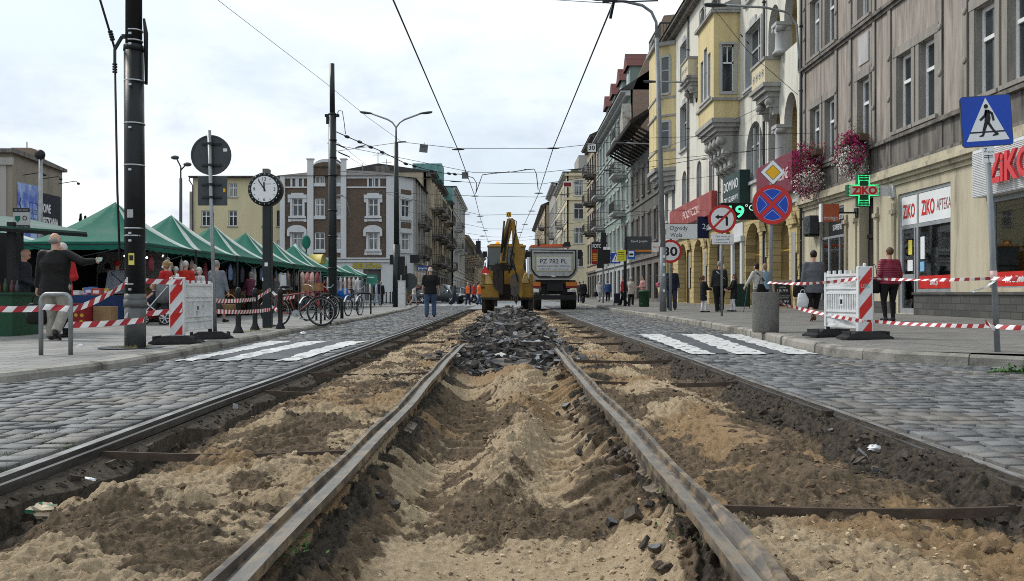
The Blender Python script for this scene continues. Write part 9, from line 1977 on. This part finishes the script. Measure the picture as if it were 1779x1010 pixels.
q=G(1413,20.2);bag('carrier_bag','white plastic carrier bag in the hand of the woman in the grey coat',(q.x-.27,q.y-.06,zr(q.x)+.66),.27,.34,.14,M_poly,.08);bag('handbag','large dark shoulder bag of the woman in the grey coat',(q.x-.30,q.y+.06,zr(q.x)+.98),.28,.42,.16,K_leather,.36)
q=G(1545,19.3);bag('handbag','dark handbag at the side of the woman in the crimson jacket',(q.x-.34,q.y+.0,zr(q.x)+.98),.3,.36,.16,K_leather,.3)
q=G(1318,29);bag('handbag','dark shoulder bag worn by the woman with the cane',(q.x+.02,q.y-.24,zr(q.x)+.95),.3,.36,.14,K_leather,.2);mb=MB();p=V((q.x-.36,q.y+.05,zr(q.x)+.85));mb.tube([p+V((-.03,-.1,.02)),p+V((0,0,.02)),V((p.x-.12,p.y+.05,zr(q.x)))],.013,7);tag(mb.build('walking_cane',M_steel,base=p),'thin grey walking cane of the woman by the planter','cane')
q=G(1013,64);bag('handbag','small black handbag of the stout person by the truck',(q.x+.32,q.y-.03,zr(q.x)+.72),.3,.3,.14,K_leather,.1)
q=G(1041,72);bag('handbag','dark bag of the person in white',(q.x-.3,q.y-.1,zr(q.x)+.85),.35,.4,.16,K_leather,.15)
q=G(1072,50.3);t=thing('shopping_trolley','dark wheeled shopping trolley behind the woman in red','trolley',q);mb=MB();mb.box(q+V((-.17,-.14,.12)),q+V((.17,.14,.72)));mb.build('bag',K_navy,t,bevel=.04);mb=MB();mb.bar(q+V((.12,.16,.1)),q+V((.26,.2,.95)),.03,.03);mb.bar(q+V((-.16,.1,.08)),q+V((.16,.1,.08)),.02,.02);mb.build('frame',M_steel,t)
for s in(-.17,.17):mb=MB();mb.lathe([(.02,-.02),(.09,-.02),(.09,.02),(.02,.02)],q+V((s,.1,.09)),12,X=(0,1,0),Y=ZU,Z=XU);mb.build('wheel',M_rubber,t)
p=at(1147,499,36.5);t=thing('flower_bouquet','pink bouquet beside the bearded man','bouquet',p);mb=MB();[mb.ell(p+V((rnd.uniform(-.16,.1),rnd.uniform(-.1,.1),rnd.uniform(-.02,.16))),.06,0,7,5)for _ in range(16)];mb.build('blossom',pm('rose_petal',(.55,.12,.2),.3,9,.7),t);mb=MB();mb.lathe([(.03,-.45),(.12,0)],p,10);mb.build('wrapping',pm('straw_paper',(.45,.4,.2)),t)
c=G(268,22.4);t=thing('stroller','dark stroller with white wheels pushed past the barrier','stroller',c)
for(x,y,r_)in((-.32,-.2,.13),(-.32,.2,.13),(.36,-.22,.17),(.36,.22,.17)):
 mb=MB();p=c+V((x,y,r_));mb.tube([p+V((math.cos(6.283*i/18)*(r_-.02),0,math.sin(6.283*i/18)*(r_-.02)))for i in range(19)],.02,6,cap=False);w_=mb.build('wheel',M_rubber,t);mb=MB();[mb.bar(p,p+V((math.cos(6.283*i/6)*(r_-.03),0,math.sin(6.283*i/6)*(r_-.03))),.022,.02)for i in range(6)];mb.tube([p+V((math.cos(6.283*i/18)*(r_-.04),0,math.sin(6.283*i/18)*(r_-.04)))for i in range(19)],.01,5,cap=False);mb.build('rim',M_white,w_)
mb=MB()
for s in(-.22,.22):mb.bar(c+V((-.32,s,.13)),c+V((.42,s,.98)),.025,.025);mb.bar(c+V((.36,s,.17)),c+V((-.1,s,.55)),.025,.025)
mb.bar(c+V((.42,-.22,.98)),c+V((.42,.22,.98)),.03,.03);mb.build('frame',M_white,t)
mb=MB();mb.add([c+V(p)for p in((-.35,-.2,.42),(.05,-.2,.42),(.32,-.2,.88),(-.35,.2,.42),(.05,.2,.42),(.32,.2,.88),(-.35,-.2,.50),(-.0,-.2,.50),(.24,-.2,.92),(-.35,.2,.5),(-.0,.2,.5),(.24,.2,.92))],[(0,1,4,3),(1,2,5,4),(6,9,10,7),(7,10,11,8),(0,3,9,6),(2,8,11,5),(0,6,7,1),(1,7,8,2),(3,4,10,9),(4,5,11,10)]);mb.build('seat',K_dgrey,t);mb=MB();mb.lathe([(.02,-.22),(.27,-.21),(.27,.21),(.02,.22)],c+V((.26,0,.82)),16,X=XU,Y=ZU,Z=(0,1,0));mb.v=[(x,y,z)if x>c.x+.15 else(c.x+.15+(x-c.x-.15)*.2,y,z)for x,y,z in mb.v];mb.build('hood',K_grey,t)
t=thing('person','fair haired small child sitting in the stroller','child',c);mb=MB();mb.ell(c+V((-.02,0,.98)),(.085,.08,.095));loft(mb,[(c.z+.5,.12,.12,c.x-.06,c.y),(c.z+.7,.12,.12,c.x-.02,c.y),(c.z+.86,.07,.08,c.x,c.y),(c.z+.92,.03,.03,c.x,c.y)])
for s in(-.08,.08):cap(mb,c+V((-.05,s,.54)),c+V((-.28,s,.56)),.05,.045);cap(mb,c+V((-.28,s,.56)),c+V((-.33,s,.36)),.042,.035);cap(mb,c+V((0,s*1.5,.8)),c+V((-.15,s*1.3,.68)),.035,.03);cap(mb,c+V((-.15,s*1.3,.68)),c+V((-.22,s*.8,.70)),.028,.022)
mb.build('body',M_skin,t);mb=MB();loft(mb,[(c.z+.48,.135,.135,c.x-.06,c.y),(c.z+.7,.135,.135,c.x-.02,c.y),(c.z+.87,.085,.09,c.x,c.y)]);mb.build('jumper',K_navy,t);mb=MB();mb.ell(c+V((.015,0,1.005)),(.09,.088,.088));mb.build('hair',M_hairs['fair'],t)
